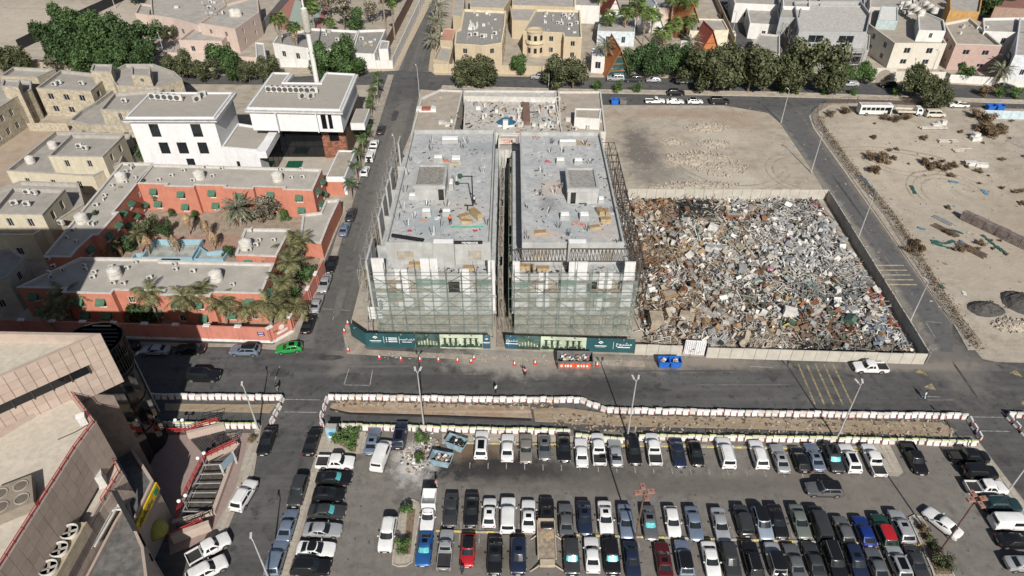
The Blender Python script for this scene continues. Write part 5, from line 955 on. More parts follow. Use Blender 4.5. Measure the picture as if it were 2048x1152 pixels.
# ---- low planted islands of the car park
SOIL = mat('bark_soil', (.20, .145, .10), var=.3, sc=3, fine=.4)
def island(out_px, in_px):
    w = ccw(GP(out_px)); tiles('traffic_island', out_px, .10, .15, PAVE, .6, cap=120); mb = MB(); mb.ring(w, .16, .02, .19); mb.build('kerb', KERB, kind='structure'); slab('planting_bed', GP(in_px), .02, .2, SOIL)
island([(784, 1130), (787, 1086), (803, 1012), (812, 1002), (826, 999), (838, 1006), (842, 1018), (826, 1125), (812, 1134), (796, 1135)], [(806, 1110), (821, 1110), (831, 1020), (816, 1020)])
island([(1816, 1036), (1828, 1030), (1842, 1034), (1850, 1046), (1935, 1200), (1880, 1200), (1862, 1140)], [(1832, 1050), (1838, 1050), (1905, 1150), (1872, 1150)])
slab('planting_bed', GP([(676, 867), (716, 867), (712, 905), (704, 905), (668, 884)]), .02, .19, SOIL)
# ---- billboard cabinet by the barriers
x, y = G(668, 878); o = root('advert_cabinet', 'tall grey advert cabinet with a blue poster beside the barriers', 'advert stand', (x, y, .15)); b = MB(); b.obox(x, y, .15, 1.55, .9, 2.7); b.build('casing', mat('cabinet_grey', (.30, .31, .29), .6), o); b = MB(); b.box(x - .62, x + .62, y - .475, y - .455, .7, 2.6); pn = b.build('poster', mat('poster_blue', (.20, .42, .55), .4), o)
b = MB(); b.lathe([(.42, -.01), (.42, .01)], x, y - .483, 14, 'y', 1.75); b.build('print_disc', mat('poster_sea', (.03, .16, .34), .4), pn); b = MB(); b.box(x - .5, x + .5, y - .49, y - .48, .85, 1.15); b.build('print_band', PRW, pn)
# ---- trailer standing in a parking bay
x, y = G(1093, 1100); o = root('flatbed_trailer', 'rusty cream flatbed trailer with outriggers parked between black and dark blue cars', 'trailer', (x, y, .03)); CRM = mat('trailer_cream', (.42, .35, .26), .7, var=.2, fine=.3)
for k in range(4): b = MB(); b.box(x - 1.05, x + 1.05, y - 1.7 + k * 1.3, y - .43 + k * 1.3, .8, .9); b.build('deck_plate', mat('deck_plate', (.27, .22, .165), .8, var=.3, sc=2), o)
for dx in (-1.1, 1.1): b = MB(); b.box(x + dx - .06, x + dx + .06, y - 1.75, y + 3.5, .75, 1.12); b.build('side_rail', CRM, o)
for k in range(3): b = MB(); b.box(x - 1.0, x + 1.0, y + 3.3 - k * .0 - .05, y + 3.42, .95 + k * .3, 1.05 + k * .3); b.build('headboard_bar', CRM, o)
b = MB(); b.box(x - .9, x + .9, y - 2.6, y - 1.8, .5, 1.0); b.build('drawbar', CRM, o)
for sx in (-1, 1):
    b = MB(); b.tube((x + sx * .8, y - 2.3, .6), (x + sx * 2.1, y - 2.9, .1), .09); b.build('outrigger', CRM, o); b = MB(); b.tube((x + sx * .9, y + 1.8, .7), (x + sx * 1.9, y + 1.4, .1), .09); b.build('outrigger', CRM, o)
wheels(o, [(sx * .95, y0, .42) for sx in (-1, 1) for y0 in (-.6, .6)], .42)
b = MB(); b.obox(x + .3, y + 1.4, .9, 1.3, .9, .05, .5); b.build('board', PLY, label='loose plywood board on the trailer deck', cat='board', loc=(x, y, 0))
# ================= SCRAP YARD
PANW = mat('precast_panel', (.42, .395, .345), var=.12, sc=.7, fine=.14)
def panel_wall(name, label, a, b, h, pitch, t=.18, lean=0, m=PANW, zz=0, posts=0, cap=False, group='walls'):
    A = Vector(a if isinstance(a, Vector) else G(*a)); B = Vector(b if isinstance(b, Vector) else G(*b)); n = max(1, round((B - A).length / pitch)); d = (B - A) / n; r = atan2(d.y, d.x); o = root(name, label, 'wall', (A.x, A.y, zz), group)
    for k in range(n):
        p = A + d * (k + .5); mb = MB(); mb.obox(p.x, p.y, zz, d.length - .05, t, h + rnd.uniform(-.05, .05), r + rnd.uniform(-.008, .008)); mb.build('panel', m, o)
    if posts:
        for k in range(0, n + 1, posts):
            p = A + d * k; mb = MB(); mb.tube((p.x, p.y, zz), (p.x, p.y, h + .9), .05); nrm = Vector((-d.y, d.x)).normalized()
            for s in (-.5, .5): mb.tube((p.x, p.y, h + .8), (p.x + nrm.x * s, p.y + nrm.y * s, h + 1.35), .04)
            mb.build('wire_post', STEEL, o)
    return o
panel_wall('yard_wall', 'pale precast panel wall along the street in front of the scrap yard', (1411, 715), (1846, 728), 2.2, 1.9, posts=3); panel_wall('yard_wall', 'short pale panel wall between the teal hoarding and the yard gate', (1268, 708), (1362, 712), 2.2, 1.9)
panel_wall('yard_wall', 'precast panel wall between the scrap yard and the side road', (1851, 728), (1652, 398), 2.3, 2.4, posts=2); panel_wall('yard_wall', 'precast panel wall at the back of the scrap yard', (1254, 396), (1652, 398), 2.3, 2.1)
o = panel_wall('yard_gate', 'white corrugated sheet gate of the scrap yard', (1366, 707), (1408, 710), 3.0, 1.4, .1, m=mat('white_sheet', (.58, .59, .60), .5, var=.1)); o['category'] = 'gate'
for k in range(10): a = Vector(G(1367, 708.2)); b_ = Vector(G(1407, 710.8)); p = a + (b_ - a) * ((k + .5) / 10); mb = MB(); mb.obox(p.x, p.y - .02, .1, .09, .06, 2.8); mb.build('rib', MT['white_sheet'], o)
import mathutils.noise as mn
def pileh(x, y):
    e = min(1, max(0, (x - 22.2) / 3), max(0, (65.6 - x) / 3)); e = min(e, max(0, (y - 82.6) / 2.2), max(0, (129 - y) / 3)); return .05 + e * (1.5 + 1.0 * mn.noise((x * .11, y * .11, 3)) + .9 * mn.noise((x * .38, y * .38, 9)))
mb = MB(); NX, NY = 60, 64; vs_ = [(22.2 + 43.6 * i / NX, 82.4 + 47 * j / NY) for j in range(NY + 1) for i in range(NX + 1)]; mb.v = [(x, y, .02 + pileh(x, y)) for x, y in vs_]
for j in range(NY):
    for i in range(NX): a = j * (NX + 1) + i; mb.f.append((a, a + 1, a + NX + 2, a + NX + 1)); mb.m.append(0)
mb.build('scrap_mound', ground_mat('scrap_dust', (.13, .112, .092), (.19, .165, .135), (.07, .06, .052), .3, 1.5, bump=.6), kind='stuff', label='ground of dust and fine litter under the scrap, with gap shade in its colour', cat='litter')  # dust colour darkened to paint the shadowed gaps between the pieces
SC = [mat('scrap_' + n, c, .8, var=.22, sc=1.5, fine=.15) for n, c in (('white', (.54, .53, .50)), ('pale', (.38, .355, .315)), ('grey', (.24, .245, .25)), ('dark', (.035, .034, .033)), ('wood', (.27, .185, .11)), ('palewood', (.35, .30, .23)), ('brown', (.13, .08, .05)), ('rust', (.20, .085, .045)), ('card', (.29, .245, .19)), ('blue', (.13, .165, .21)), ('green', (.075, .125, .095)), ('pink', (.40, .20, .28)), ('red', (.20, .05, .045)), ('teal', (.25, .305, .285)), ('yellow', (.40, .33, .12)))]
ZON = [(1385, 420, 4.2, 4.0, (3,), 'p'), (1590, 425, 6, 4, (0, 1, 2), 'p'), (1640, 410, 4, 3, (12, 3, 9), 'b'), (1640, 470, 7, 5, (0, 1, 2, 2), 'b'), (1600, 500, 9, 7, (0, 0, 0, 1, 2, 2), 'm'), (1540, 540, 1.5, 1.0, (11,), 'm'), (1700, 545, 5, 4, (0, 1, 2, 2), 'p'), (1660, 580, 6, 3, (2, 2, 1, 10), 'p'), (1745, 590, 1.5, 1.5, (12, 7, 2), 'm'), (1650, 690, 5.5, 1.8, (3, 3, 3, 2), 'p'), (1750, 695, 5, 1.6, (3, 3, 2), 'p'), (1790, 640, 3, 2.2, (12, 7, 2), 'b'), (1565, 690, 3, 1.6, (0, 1, 5), 'p'), (1310, 420, 4, 4, (5, 4, 8, 7), 'm'), (1320, 500, 5, 4, (4, 5, 6, 8), 'm'), (1340, 620, 5, 4, (4, 5, 0, 6, 8), 'm'), (1440, 640, 6, 4, (4, 5, 0, 2, 6, 8, 1), 'm'), (1500, 690, 5, 2.4, (5, 8, 1), 'm'), (1760, 640, 5, 4, (2, 6, 0, 9), 'm'), (1575, 648, 1.6, 1.2, (14, 10), 'b'), (1300, 520, 3, 2.4, (6, 4), 'p'), (1450, 500, 7, 5, (0, 0, 1, 5, 4, 2), 'm'), (1330, 690, 4, 2, (0, 5, 4), 'p'), (1420, 460, 5, 3, (1, 13, 0, 4, 5, 8), 'm'), (1500, 600, 7, 5, (0, 0, 1, 2, 4, 13, 6, 3), 'm'), (1650, 650, 5, 4, (6, 2, 1, 7, 10), 'm')]
ZW = [(*G(px, py, 1.6), rx, ry, pal, k) for px, py, rx, ry, pal, k in ZON]
def pick(x, y):
    best = None; bd = 1.15
    for zx, zy, rx, ry, pal, k in ZW:
        d = hypot((x - zx) / rx, (y - zy) / ry) * rnd.uniform(.75, 1.25)
        if d < bd: bd = d; best = (pal, k)
    if best and rnd.random() < .85: return rnd.choice(best[0]), best[1]
    return rnd.choice((0, 0, 0, 0, 1, 1, 1, 2, 2, 2, 4, 5, 8, 6, 3, 3, 7)), 'm'  # extra dark pieces put shading into the colours of the heap
def scrap_piece(mb, x, y, z, k, s=1.0):
    t = rnd.random(); ti = (rnd.gauss(0, .42), rnd.gauss(0, .42)); a = rnd.uniform(0, pi)
    if k == 'p' or (k == 'm' and t < .55):
        L = rnd.uniform(1.2, 3.4) * s; w = rnd.uniform(.06, .15)
        if k == 'p' and t < .5: d = Vector((cos(a), sin(a), rnd.gauss(0, .25))) * L / 2; mb.tube((x - d.x, y - d.y, z - d.z + .1), (x + d.x, y + d.y, z + d.z + .1), w * .55, 4, cap=False); return 'pipe'
        mb.obox(x, y, z, L, w, rnd.uniform(.04, .10), a, ti); return 'plank'
    if t < .87: mb.obox(x, y, z, rnd.uniform(.5, 1.5) * s, rnd.uniform(.35, .95) * s, rnd.uniform(.03, .08), a, (ti[0] * 1.6, ti[1] * 1.6)); return 'board'
    h = rnd.uniform(.25, .75) * s; mb.obox(x, y, z, rnd.uniform(.4, 1.1) * s, rnd.uniform(.35, .8) * s, h, a, ti); return 'box'
mb = MB()
for k in range(13500):
    x = rnd.uniform(22.4, 65.6); y = rnd.uniform(82.6, 129); 
    if y > 105 and rnd.random() < .25: continue
    c, kd = pick(x, y); mb.k = c; z = pileh(x, y) + rnd.uniform(-.15, .5); scrap_piece(mb, x, y, z, kd, rnd.choice((.5, .6, .75, .95, 1.25)))
mb.build('small_scrap', SC, kind='stuff', label='dense litter of small scrap pieces filling the walled yard', cat='scrap')
CW = dict(zip(range(15), 'white pale grey black wooden pale-wooden brown rusty cardboard-brown blue green pink red teal yellow'.split())); n = 0
while n < 290:
    y = 82.8 + 45 * rnd.random() ** 1.5; x = rnd.uniform(22.8, 65.2); c, kd = pick(x, y); mb = MB(); z = pileh(x, y) + rnd.uniform(.12, .5); kind = scrap_piece(mb, x, y, z, kd, rnd.uniform(1.3, 2.0))
    nm = {'pipe': 'scrap_pipe', 'plank': 'scrap_plank', 'board': 'scrap_board', 'box': 'scrap_cabinet'}[kind]; side = ('near' if y < 95 else 'middle' if y < 110 else 'far') + (' left' if x < 37 else ' centre' if x < 51 else ' right')
    mb.build(nm, SC[c], label=f'{CW[c]} scrap {kind} lying on top of the heap, {side} part of the yard', cat={'box': 'cabinet'}.get(kind, kind), group='large pieces on the scrap heap', loc=(x, y, z)); n += 1
def on_pile(px, py): x, y = G(px, py, 1.8); return x, y, pileh(x, y) + .45
x, y, z = on_pile(1425, 630); o = root('slatted_panel', 'long grey gridded panel lying aslant on the scrap heap', 'panel', (x, y, z), 'large pieces on the scrap heap')
b = MB(); b.obox(x, y, z, 8.2, 1.5, .12, -.62); b.build('sheet', SC[1], o)
for k in range(9): u = -3.6 + k * .9; b = MB(); b.obox(x + u * cos(-.62), y + u * sin(-.62), z + .13, .07, 1.5, .05, -.62); b.build('slat', SC[2], o)
for s in (-.4, .4): b = MB(); b.obox(x - s * sin(-.62), y + s * cos(-.62), z + .135, 8.0, .06, .04, -.62); b.build('rail', SC[2], o)
for px, py, lx, ly, h, rt, c, lab in ((1337, 597, 2.6, 1.6, 1.0, .35, 4, 'large brown chest with pale top near the left of the heap'), (1373, 637, 2.4, 1.3, .9, -.35, 5, 'pale wooden crate below the brown chest'), (1312, 642, 2.2, 3.0, 2.0, 0, 5, 'tall plywood box standing by the unfinished building'), (1467, 435, 3.6, 1.1, .9, .02, 7, 'long rusty trunk on the upper heap'), (1345, 475, 1.6, 1.3, .9, -.5, 3, 'black open cabinet on the left of the heap'), (1379, 532, 1.4, 1.1, 1.0, .3, 7, 'orange-brown cube cabinet on the heap'), (1705, 622, 1.6, 1.5, .9, .3, 0, 'white box with grey top on the right of the heap'), (1691, 470, 1.6, 1.0, .8, .8, 1, 'white cabinet lying near the right wall'), (1757, 576, .9, .9, 1.2, 0, 0, 'white fridge standing by the right wall'), (1480, 490, 1.6, .9, .5, -.5, 14, 'yellow foam block on the heap'), (1440, 500, 2.2, 1.2, .8, -.3, 0, 'white air cooler on the middle of the heap'), (1419, 502, 1.6, 1.2, 1.0, -.6, 0, 'white open box on the middle of the heap'), (1598, 500, 2.2, 1.6, .7, .5, 1, 'grey-white appliance row on the right heap'), (1620, 520, 1.8, 1.2, .9, .3, 0, 'white washing machine on the right heap')):
    x, y, z = on_pile(px, py); o = root('scrap_cabinet', lab, 'cabinet', (x, y, z - .3), 'large pieces on the scrap heap'); b = MB(); b.obox(x, y, z - .3, lx, ly, h, rt, (.06, .05)); b.build('carcass', SC[c], o); b = MB(); b.obox(x, y, z - .3 + h + .03, lx * .8, ly * .7, .06, rt, (.06, .05)); b.build('top', SC[8 if c in (4, 5) else 2], o)
for px, py, r, lab in ((1744, 618, 1.0, 'grey satellite dish lying flat on the right of the heap'), (1620, 567, 1.05, 'pale green dish on the heap right of the other'), (1577, 560, .85, 'pale green dish left of the other on the heap')):
    x, y, z = on_pile(px, py); o = root('satellite_dish', lab, 'satellite dish', (x, y, z), 'large pieces on the scrap heap'); b = MB(); b.lathe([(.02, 0), (r * .5, .06), (r, .22), (r, .25), (r * .5, .1), (.02, .04)], x, y, 18, 'z', z); b.build('reflector', SC[1 if r == 1 else 13], o, smooth=40); b = MB(); b.tube((x, y, z + .05), (x + .3, y - .2, z + .7), .04); b.build('feed_arm', SC[2], o)
for k in range(22):
    px = 1778 + 18 * (k % 6) / 5 - 4 * (k // 6); py = 634 + 5 * (k // 6) + 2 * (k % 6) / 5; x, y, z = on_pile(px, py); b = MB(); b.lathe([(.17, 0), (.19, .1), (.19, .62), (.1, .74), (.06, .86)], 0, 0, 8); b.build('gas_cylinder', SC[12], label='red gas cylinder stacked by the right yard wall', cat='gas cylinder', group='gas cylinders', loc=(x, y, z - .45), smooth=40)
def heap(px, py, rx, ry, h, m, n, label, name='rubble_heap', s=(.15, .6), ms=None):
    cx, cy = G(px, py); mb = MB(); N = 14; R_ = 5; mb.v = [(cx, cy, h)]
    for j in range(1, R_ + 1):
        for k in range(N): t = 2 * pi * k / N; f = j / R_; q = f * (1 + .18 * mn.noise((cx + 3 * cos(t), cy + 3 * sin(t), f))); mb.v.append((cx + rx * q * cos(t), cy + ry * q * sin(t), max(0.005, h * (1 - f ** 1.3) + (.12 * h * rnd.uniform(-1, 1) if j < R_ else 0))))
    for k in range(N): mb.f.append((0, 1 + k, 1 + (k + 1) % N)); mb.m.append(0)
    for j in range(R_ - 1):
        for k in range(N): a = 1 + j * N + k; b = 1 + j * N + (k + 1) % N; mb.f.append((a, a + N, b + N, b)); mb.m.append(0)
    mb.k = 1
    for k in range(n):
        t = rnd.uniform(0, 2 * pi); f = rnd.random() ** .6 * 1.15; q = rnd.uniform(*s); mb.obox(cx + rx * f * cos(t), cy + ry * f * sin(t), max(0, h * (1 - min(1, f) ** 1.3) - .08), q, q * rnd.uniform(.6, 1), q * .6, rnd.uniform(0, 3), (rnd.uniform(-.4, .4), rnd.uniform(-.4, .4)))
    return mb.build(name, [m, ms or m], label=label, cat='heap', kind='stuff', smooth=None)
RBL = mat('pale_rubble', (.37, .325, .265), var=.18, sc=1.5, fine=.2); GRV = mat('dark_gravel', (.075, .07, .066), var=.25, sc=2, fine=.3)
for a in ((1412, 256, 5.5, 2.4, .7, 160), (1345, 284, 3, 1.6, .5, 80), (1428, 288, 3.6, 2.2, .6, 110), (1398, 318, 7, 3.6, 1.0, 320), (1440, 335, 6, 4, .5, 180), (1400, 372, 9, 2, .5, 160), (1330, 376, 4, 1.0, .3, 60)): heap(*a[:5], RBL, a[5], 'low heap of pale rubble stones on the bare lot')
heap(1971, 618, 3.3, 2.2, 1.3, GRV, 40, 'dark gravel heap on the sandy lot', 'gravel_heap', (.1, .25)); heap(2042, 606, 3.4, 3.6, 1.6, GRV, 50, 'larger dark gravel heap at the right edge', 'gravel_heap', (.1, .25)); heap(2030, 652, 3.4, 1.8, .6, RBL, 160, 'pale rubble heap at the right edge')
# ================= WASTE LOT ON THE RIGHT
FEN = mat('fence_rust', (.13, .095, .075), .8, var=.3); FMESH = mat('fence_mesh', (.16, .12, .09), .9, alpha=.30)
def fence(label, pts, h, pitch, m=FEN, mm=FMESH, group='fences', lean=0, name='mesh_fence'):
    w = [Vector(G(*p)) for p in pts]; o = root(name, label, 'fence', (*w[0], 0), group)
    for a, b in zip(w, w[1:]):
        n = max(1, round((b - a).length / pitch)); d = (b - a) / n
        for k in range(n):
            p, q = a + d * k, a + d * (k + 1); l = rnd.uniform(-lean, lean); t = MB(); t.tube((*p, 0), (p.x + l, p.y + l, h + rnd.uniform(-.1, .2)), .05, 4); t.build('post', m, o)
            t = MB(); t.tube((*p, h - .05), (*q, h - .05), .03, 4, cap=False); t.build('rail', m, o); t = MB(); t.face([(*p, .1), (*q, .1), (*q, h - .08), (*p, h - .08)]); t.build('mesh_panel', mm, o)
    return o
fence('rusty mesh fence round the waste lot along the side road', [(1712, 207), (1660, 210), (1632, 228), (1634, 252), (1700, 344), (1780, 440), (1905, 640), (1952, 700)], 2.0, 2.6, lean=.25)
fence('rusty mesh fence behind the parked bus along the avenue', [(1712, 206), (1900, 214), (1962, 218)], 1.8, 2.8, lean=.1)
panel_wall('sheet_fence', 'white corrugated sheet fence right of the waste lot', (1963, 236), (2090, 240), 2.2, 2.4, .08, m=mat('pale_sheet', (.42, .50, .54), .6, var=.1))['category'] = 'fence'
slab('kerb', GP([(1640, 208), (1622, 232), (1630, 254), (1694, 344), (1908, 652), (1935, 700), (1950, 700), (1918, 652), (1700, 344), (1640, 254), (1632, 232), (1650, 208)]), 0, .13, mat('dusty_kerb', (.30, .27, .23), var=.2))
def pipes(px, py, n, L, r, rz, label, m=None):
    x, y = G(px, py); o = root('pipe_stack', label, 'pipes', (x, y, 0), 'materials on the waste lot', rz)
    for k in range(n): mb = MB(); mb.tube((-L / 2 + rnd.uniform(0, .6), k * r * 2.1, r + .05), (L / 2, k * r * 2.1, r + .05), r, 8); put('pipe', mb.mesh('pipe', smooth=40), o, m=m or SC[1])
for a in ((1866, 259, 2, 7, .28, 0, 'pair of pale concrete pipes near the bus'), (1896, 286, 3, 5, .25, 0, 'three pale pipes lying side by side'), (1922, 300, 1, 5, .22, .12, 'single pale pipe beyond the blocks'), (1916, 304, 1, 2.4, .22, 0, 'short pale pipe piece')): pipes(*a)
def lotblock(px, py, bs, label, m):
    x, y = G(px, py); o = root('concrete_blocks', label, 'blocks', (x, y, 0), 'materials on the waste lot')
    for dx, dy, z, lx, ly, h, r in bs: mb = MB(); mb.obox(x + dx, y + dy, z, lx, ly, h, r); mb.build('block', m, o)
lotblock(1882, 251, [(-1.2, 0, 0, 2.4, 1, .5, .1), (.8, .6, 0, 1.2, 1, 1.2, 0), (0, 1, 0, 1.4, .8, .6, .3)], 'loose white blocks above the pair of pipes', SC[0]); lotblock(1950, 280, [(0, 0, 0, 2.4, 1.4, .9, .1), (.3, .8, .0, 1.6, 1.2, 1.5, .2)], 'white stacked blocks right of the three pipes', SC[0]); lotblock(1952, 331, [(-1.3, .3, 0, 2.6, 1.2, .9, -.1), (1.0, -.4, 0, 2.6, 1.2, .8, -.2)], 'two white concrete blocks in the scrub', SC[0])
def planks(px, py, n, L, rz, label, m, w=.25, gap=.42):
    x, y = G(px, py); o = root('steel_sections', label, 'steel sections', (x, y, 0), 'materials on the waste lot', rz)
    for k in range(n): mb = MB(); mb.obox(rnd.uniform(-.3, .3), (k - n / 2) * gap, .05, L, w, .2); put('section', mb.mesh('section'), o, m=m)
planks(1893, 462, 4, 5.2, R(-57), 'rusty steel sections lying left on the lot', FEN); planks(1888, 442, 3, 4, R(-57), 'grey steel sections behind the rusty ones', SC[2]); planks(1944, 500, 5, 5.6, R(-57), 'row of rusty steel sections in the middle of the lot', FEN); planks(2040, 290, 4, 6, R(-55), 'pale boards at the right edge of the lot', SC[1])
x, y = G(2002, 475); o = root('steel_stack', 'long dark stack of steel shutters on the waste lot', 'steel stack', (x, y, 0), 'materials on the waste lot', R(-57))
for k in range(7): mb = MB(); mb.obox(-7.2 + 2.4 * k, 0, .02, 2.3, 1.2, 1.9 + .1 * (k % 2)); put('shutter', mb.mesh('shutter'), o, m=mat('shutter', (.17, .14, .13), .8, var=.3))
TARP = mat('green_tarp', (.03, .095, .085), .8, var=.2); BTARP = mat('blue_tarp', (.09, .19, .28), .8, var=.3)
def tarp(pts, label, m, w=.35):
    p = [Vector(G(*q)) for q in pts]; mb = MB()
    for a, b in zip(p, p[1:]):
        d = (b - a).normalized(); nn = Vector((-d.y, d.x)) * w
        for k in range(4): s, e = a + (b - a) * (k / 4), a + (b - a) * ((k + 1) / 4); j = rnd.uniform(.5, 1.2); mb.obox(*((s + e) / 2), .01, (e - s).length * 1.15, w * 2 * j, rnd.uniform(.06, .22), atan2(d.y, d.x) + rnd.uniform(-.25, .25), (rnd.uniform(-.12, .12), 0))
    mb.build('tarpaulin', m, label=label, cat='tarpaulin', group='tarpaulins on the waste lot', loc=(*p[0], 0), kind=None)
for pts, l, m in (([(1862, 482), (1890, 488), (1908, 482)], 'dark green tarpaulin strip left of the steel rows', TARP), ([(1864, 486), (1904, 498)], 'lower dark green tarpaulin strip', TARP), ([(1964, 470), (1985, 488), (2012, 508)], 'long green tarpaulin strip beside the steel stack', TARP), ([(1908, 462), (1926, 468)], 'green tarpaulin bundle above the steel rows', TARP), ([(1722, 352), (1752, 390)], 'blue plastic sheet caught along the mesh fence', BTARP), ([(1836, 456), (1850, 460)], 'pale blue plastic scrap near the fence', BTARP), ([(1964, 380), (1974, 390)], 'blue plastic scrap by the wheel tracks', BTARP), ([(1822, 372), (1830, 388)], 'dark strip with blue end among the shrubs', TARP), ([(1898, 364), (1916, 366)], 'blue-grey sheet by the dry shrubs', BTARP), ([(1920, 480), (1926, 490)], 'pale blue plastic beside the steel rows', BTARP), ([(1880, 570), (1886, 578)], 'teal plastic scrap near the fence bottom', TARP), ([(1926, 583), (1930, 590)], 'white sheet lump on the bare sand', SC[0])): tarp(pts, l, m)

for nm, x0, x1, ys2 in (('left', -27, 6, (70.6, 72.2)), ('right', 6, 64, (66.2, 69.6))):
    mb = MB()
    for k in range(420 if nm == 'left' else 800):
        x = rnd.uniform(x0, x1); y = rnd.uniform(*ys2) - (x * .02 if nm == 'right' else x * .012); s = rnd.uniform(.06, .3); mb.k = rnd.randrange(3); mb.obox(x, y, rnd.uniform(.0, .12), s * rnd.uniform(1, 2.4), s, s * .5, rnd.uniform(0, 3), (rnd.uniform(-.3, .3), 0))
    mb.build('clods', [EARTH2, RBL, mat('clod_dark', (.10, .08, .065))], kind='stuff', label='clods and stones in the %s part of the dug strip' % nm, cat='clods')
# ================= BROWN TILED BLOCK, GLASS TOWER, PLAZA (front left)
TILE = mat('stone_tile', (.37, .30, .255), .7, var=.10, sc=.9, fine=.08); TILES = [mat('stone_tile_%d' % i, c, .7, var=.06, sc=1) for i, c in enumerate(((.385, .31, .262), (.36, .288, .242), (.40, .326, .276), (.375, .30, .252)))]
TWALL = mat('tile_backing', (.20, .16, .135), .9); CREAM = ground_mat('cream_roof', (.47, .425, .355), (.53, .485, .41), (.40, .355, .29), .5, 1.5, bump=.05); RAILR = mat('rail_red', (.36, .035, .035), .5); TGL = glassm('tower_glass', (.008, .009, .011), .07); FIN = mat('dark_fin', (.045, .045, .045), .5, met=.3)
def tiled(o, A, B, z0, z1, tw, th, skip=None):
    """stone cladding: each slab its own piece hung 4 cm off the wall"""
    A = Vector(A[:2]); B = Vector(B[:2]); L = (B - A).length; d = (B - A) / L; nn = Vector((d.y, -d.x)); nu = max(1, round(L / tw)); nz = max(1, round((z1 - z0) / th)); du = L / nu; dz = (z1 - z0) / nz; r = atan2(d.y, d.x)
    m = MB(); m.box(-du / 2 + .025, du / 2 - .025, -.04, .03, .025, dz - .025); me = m.mesh('stone_slab')
    for i in range(nu):
        for j in range(nz):
            u = (i + .5) * du; z = z0 + j * dz
            if skip and skip(u, z + dz / 2): continue
            p = A + d * u + nn * (.03 + rnd.uniform(0, .012)) - (o.location.xy if o else Vector((0, 0))); put('stone_slab', me, o, (p.x, p.y, z - o.location.z), (0, 0, r), m=rnd.choice(TILES))
Cc = (-47.6, 59.8); Aa = (-62.5, 46.4)
o = root('tiled_building', 'brown stone-clad building with cream flat roofs and a narrow strip window', 'building', (-60, 52, 0)); BB = o
poly = [Cc, (-80, 60.6), (-80, 31), Aa]; poly = ccw([Cc, (-84, 60.8), (-84, 30), (-66, 43.2)])
m = MB(); m.prism(poly, 17.2, 24.0, top=False, bot=True); m.build('upper_wall', TWALL, o); m = MB(); m.ring(poly, .45, 24.0, 25.2); m.build('parapet', TILE, o); m = MB(); m.face([(*p, 24.05) for p in inset(poly, .4)]); m.build('roof', CREAM, o)
D = Vector(Cc) - Vector((-66, 43.2)); Lf = D.length; D.normalize()
tiled(o, (-66, 43.2), Cc, 17.25, 25.15, 1.12, 1.13, lambda u, z: 20.4 < z < 21.9 and u < Lf - 2.6); tiled(o, Cc, (-55, 60.0), 17.25, 25.1, 1.2, 1.13)
for k in range(9):
    u1 = Lf - 2.7 - k * 2.0; a = Vector((-66, 43.2)) + D * (u1 - 1.85); b = Vector((-66, 43.2)) + D * u1; nn = Vector((D.y, -D.x)); m = MB(); m.face([(*(a + nn * .02), 20.55), (*(b + nn * .02), 20.55), (*(b + nn * .02), 21.75), (*(a + nn * .02), 21.75)]); w = m.build('window', TGL, o)
    m = MB(); m.obox(*(b + nn * .06), 20.5, .14, .2, 1.3, atan2(D.y, D.x)); m.build('mullion', FIN, w)
m = MB(); m.prism(ccw([(-47.9, 57.5), (-60.2, 46.6), (-84, 30), (-84, 58), (-54, 58)]), 0, 17.2); m.build('lower_wall', TWALL, o)
L19 = GP([(142, 778), (192, 844), (153, 897), (0, 1140), (-60, 1235)], 18.6); L19 = [(-58.5, 49.0)] + [L19[0]] + L19[1:] + [(-84, 10), (-84, 33)]; L19 = ccw(L19)
m = MB(); m.prism(L19, 12.0, 18.1, top=False, bot=True); m.build('lower_block_wall', TWALL, o); m = MB(); m.ring(L19, .5, 18.1, 18.75); m.build('lower_parapet', TILE, o); m = MB(); m.face([(*p, 18.15) for p in inset(L19, .45)]); m.build('lower_roof', CREAM, o)
e = GP([(142, 778), (192, 844), (153, 897), (0, 1140), (-60, 1235)], 18.6)
for a, b in ((e[1], e[0]), (e[2], e[1]), (e[3], e[2]), (e[4], e[3])): tiled(o, a, b, 12.05, 18.7, 1.3, 1.3)
def railing(label, pts, h=1.0, m=RAILR, bars=2, pitch=1.4, r=.045, group='railings'):
    o = root('railing', label, 'railing', pts[0], group); V3 = [Vector(p) for p in pts]
    for a, b in zip(V3, V3[1:]):
        for k in range(bars): q = Vector((0, 0, h * (k + 1) / bars)); t = MB(); t.tube(a + q, b + q, r, 5); t.build('rail', m, o)
        n = max(1, round((b - a).length / pitch))
        for k in range(n + 1): p = a + (b - a) * (k / n); t = MB(); t.tube(p, p + Vector((0, 0, h)), r, 5); t.build('post', m, o)
    return o
ei = GP([(138, 780), (188, 846), (149, 898), (-4, 1140), (-60, 1230)], 18.8); railing('red roof railing along the edge of the lower cream roof', [(*p, 18.76) for p in ei], .55)
x, y = G(30, 1003, 18.6); o = root('cooling_unit', 'grey-brown roof cooling unit with four round fans on the cream roof', 'air conditioner', (x, y, 18.2), None, .55)
m = MB(); m.box(-1.9, 1.9, -1.9, 1.9, 0, 1.3); put('casing', m.mesh('casing'), o, m=mat('unit_brown', (.24, .205, .165), .7, fine=.2))
for sx in (-.9, .9):
    for sy in (-.9, .9): m = MB(); m.lathe([(.7, 1.3), (.7, 1.38), (.6, 1.38), (.6, 1.31)], sx, sy, 16); f = put('fan', m.mesh('fan'), o, m=mat('unit_ring', (.33, .29, .24))); m = MB(); m.lathe([(.58, 1.32), (.15, 1.34)], sx, sy, 12); put('grille', m.mesh('grille'), f, m=mat('unit_grille', (.13, .11, .09)))
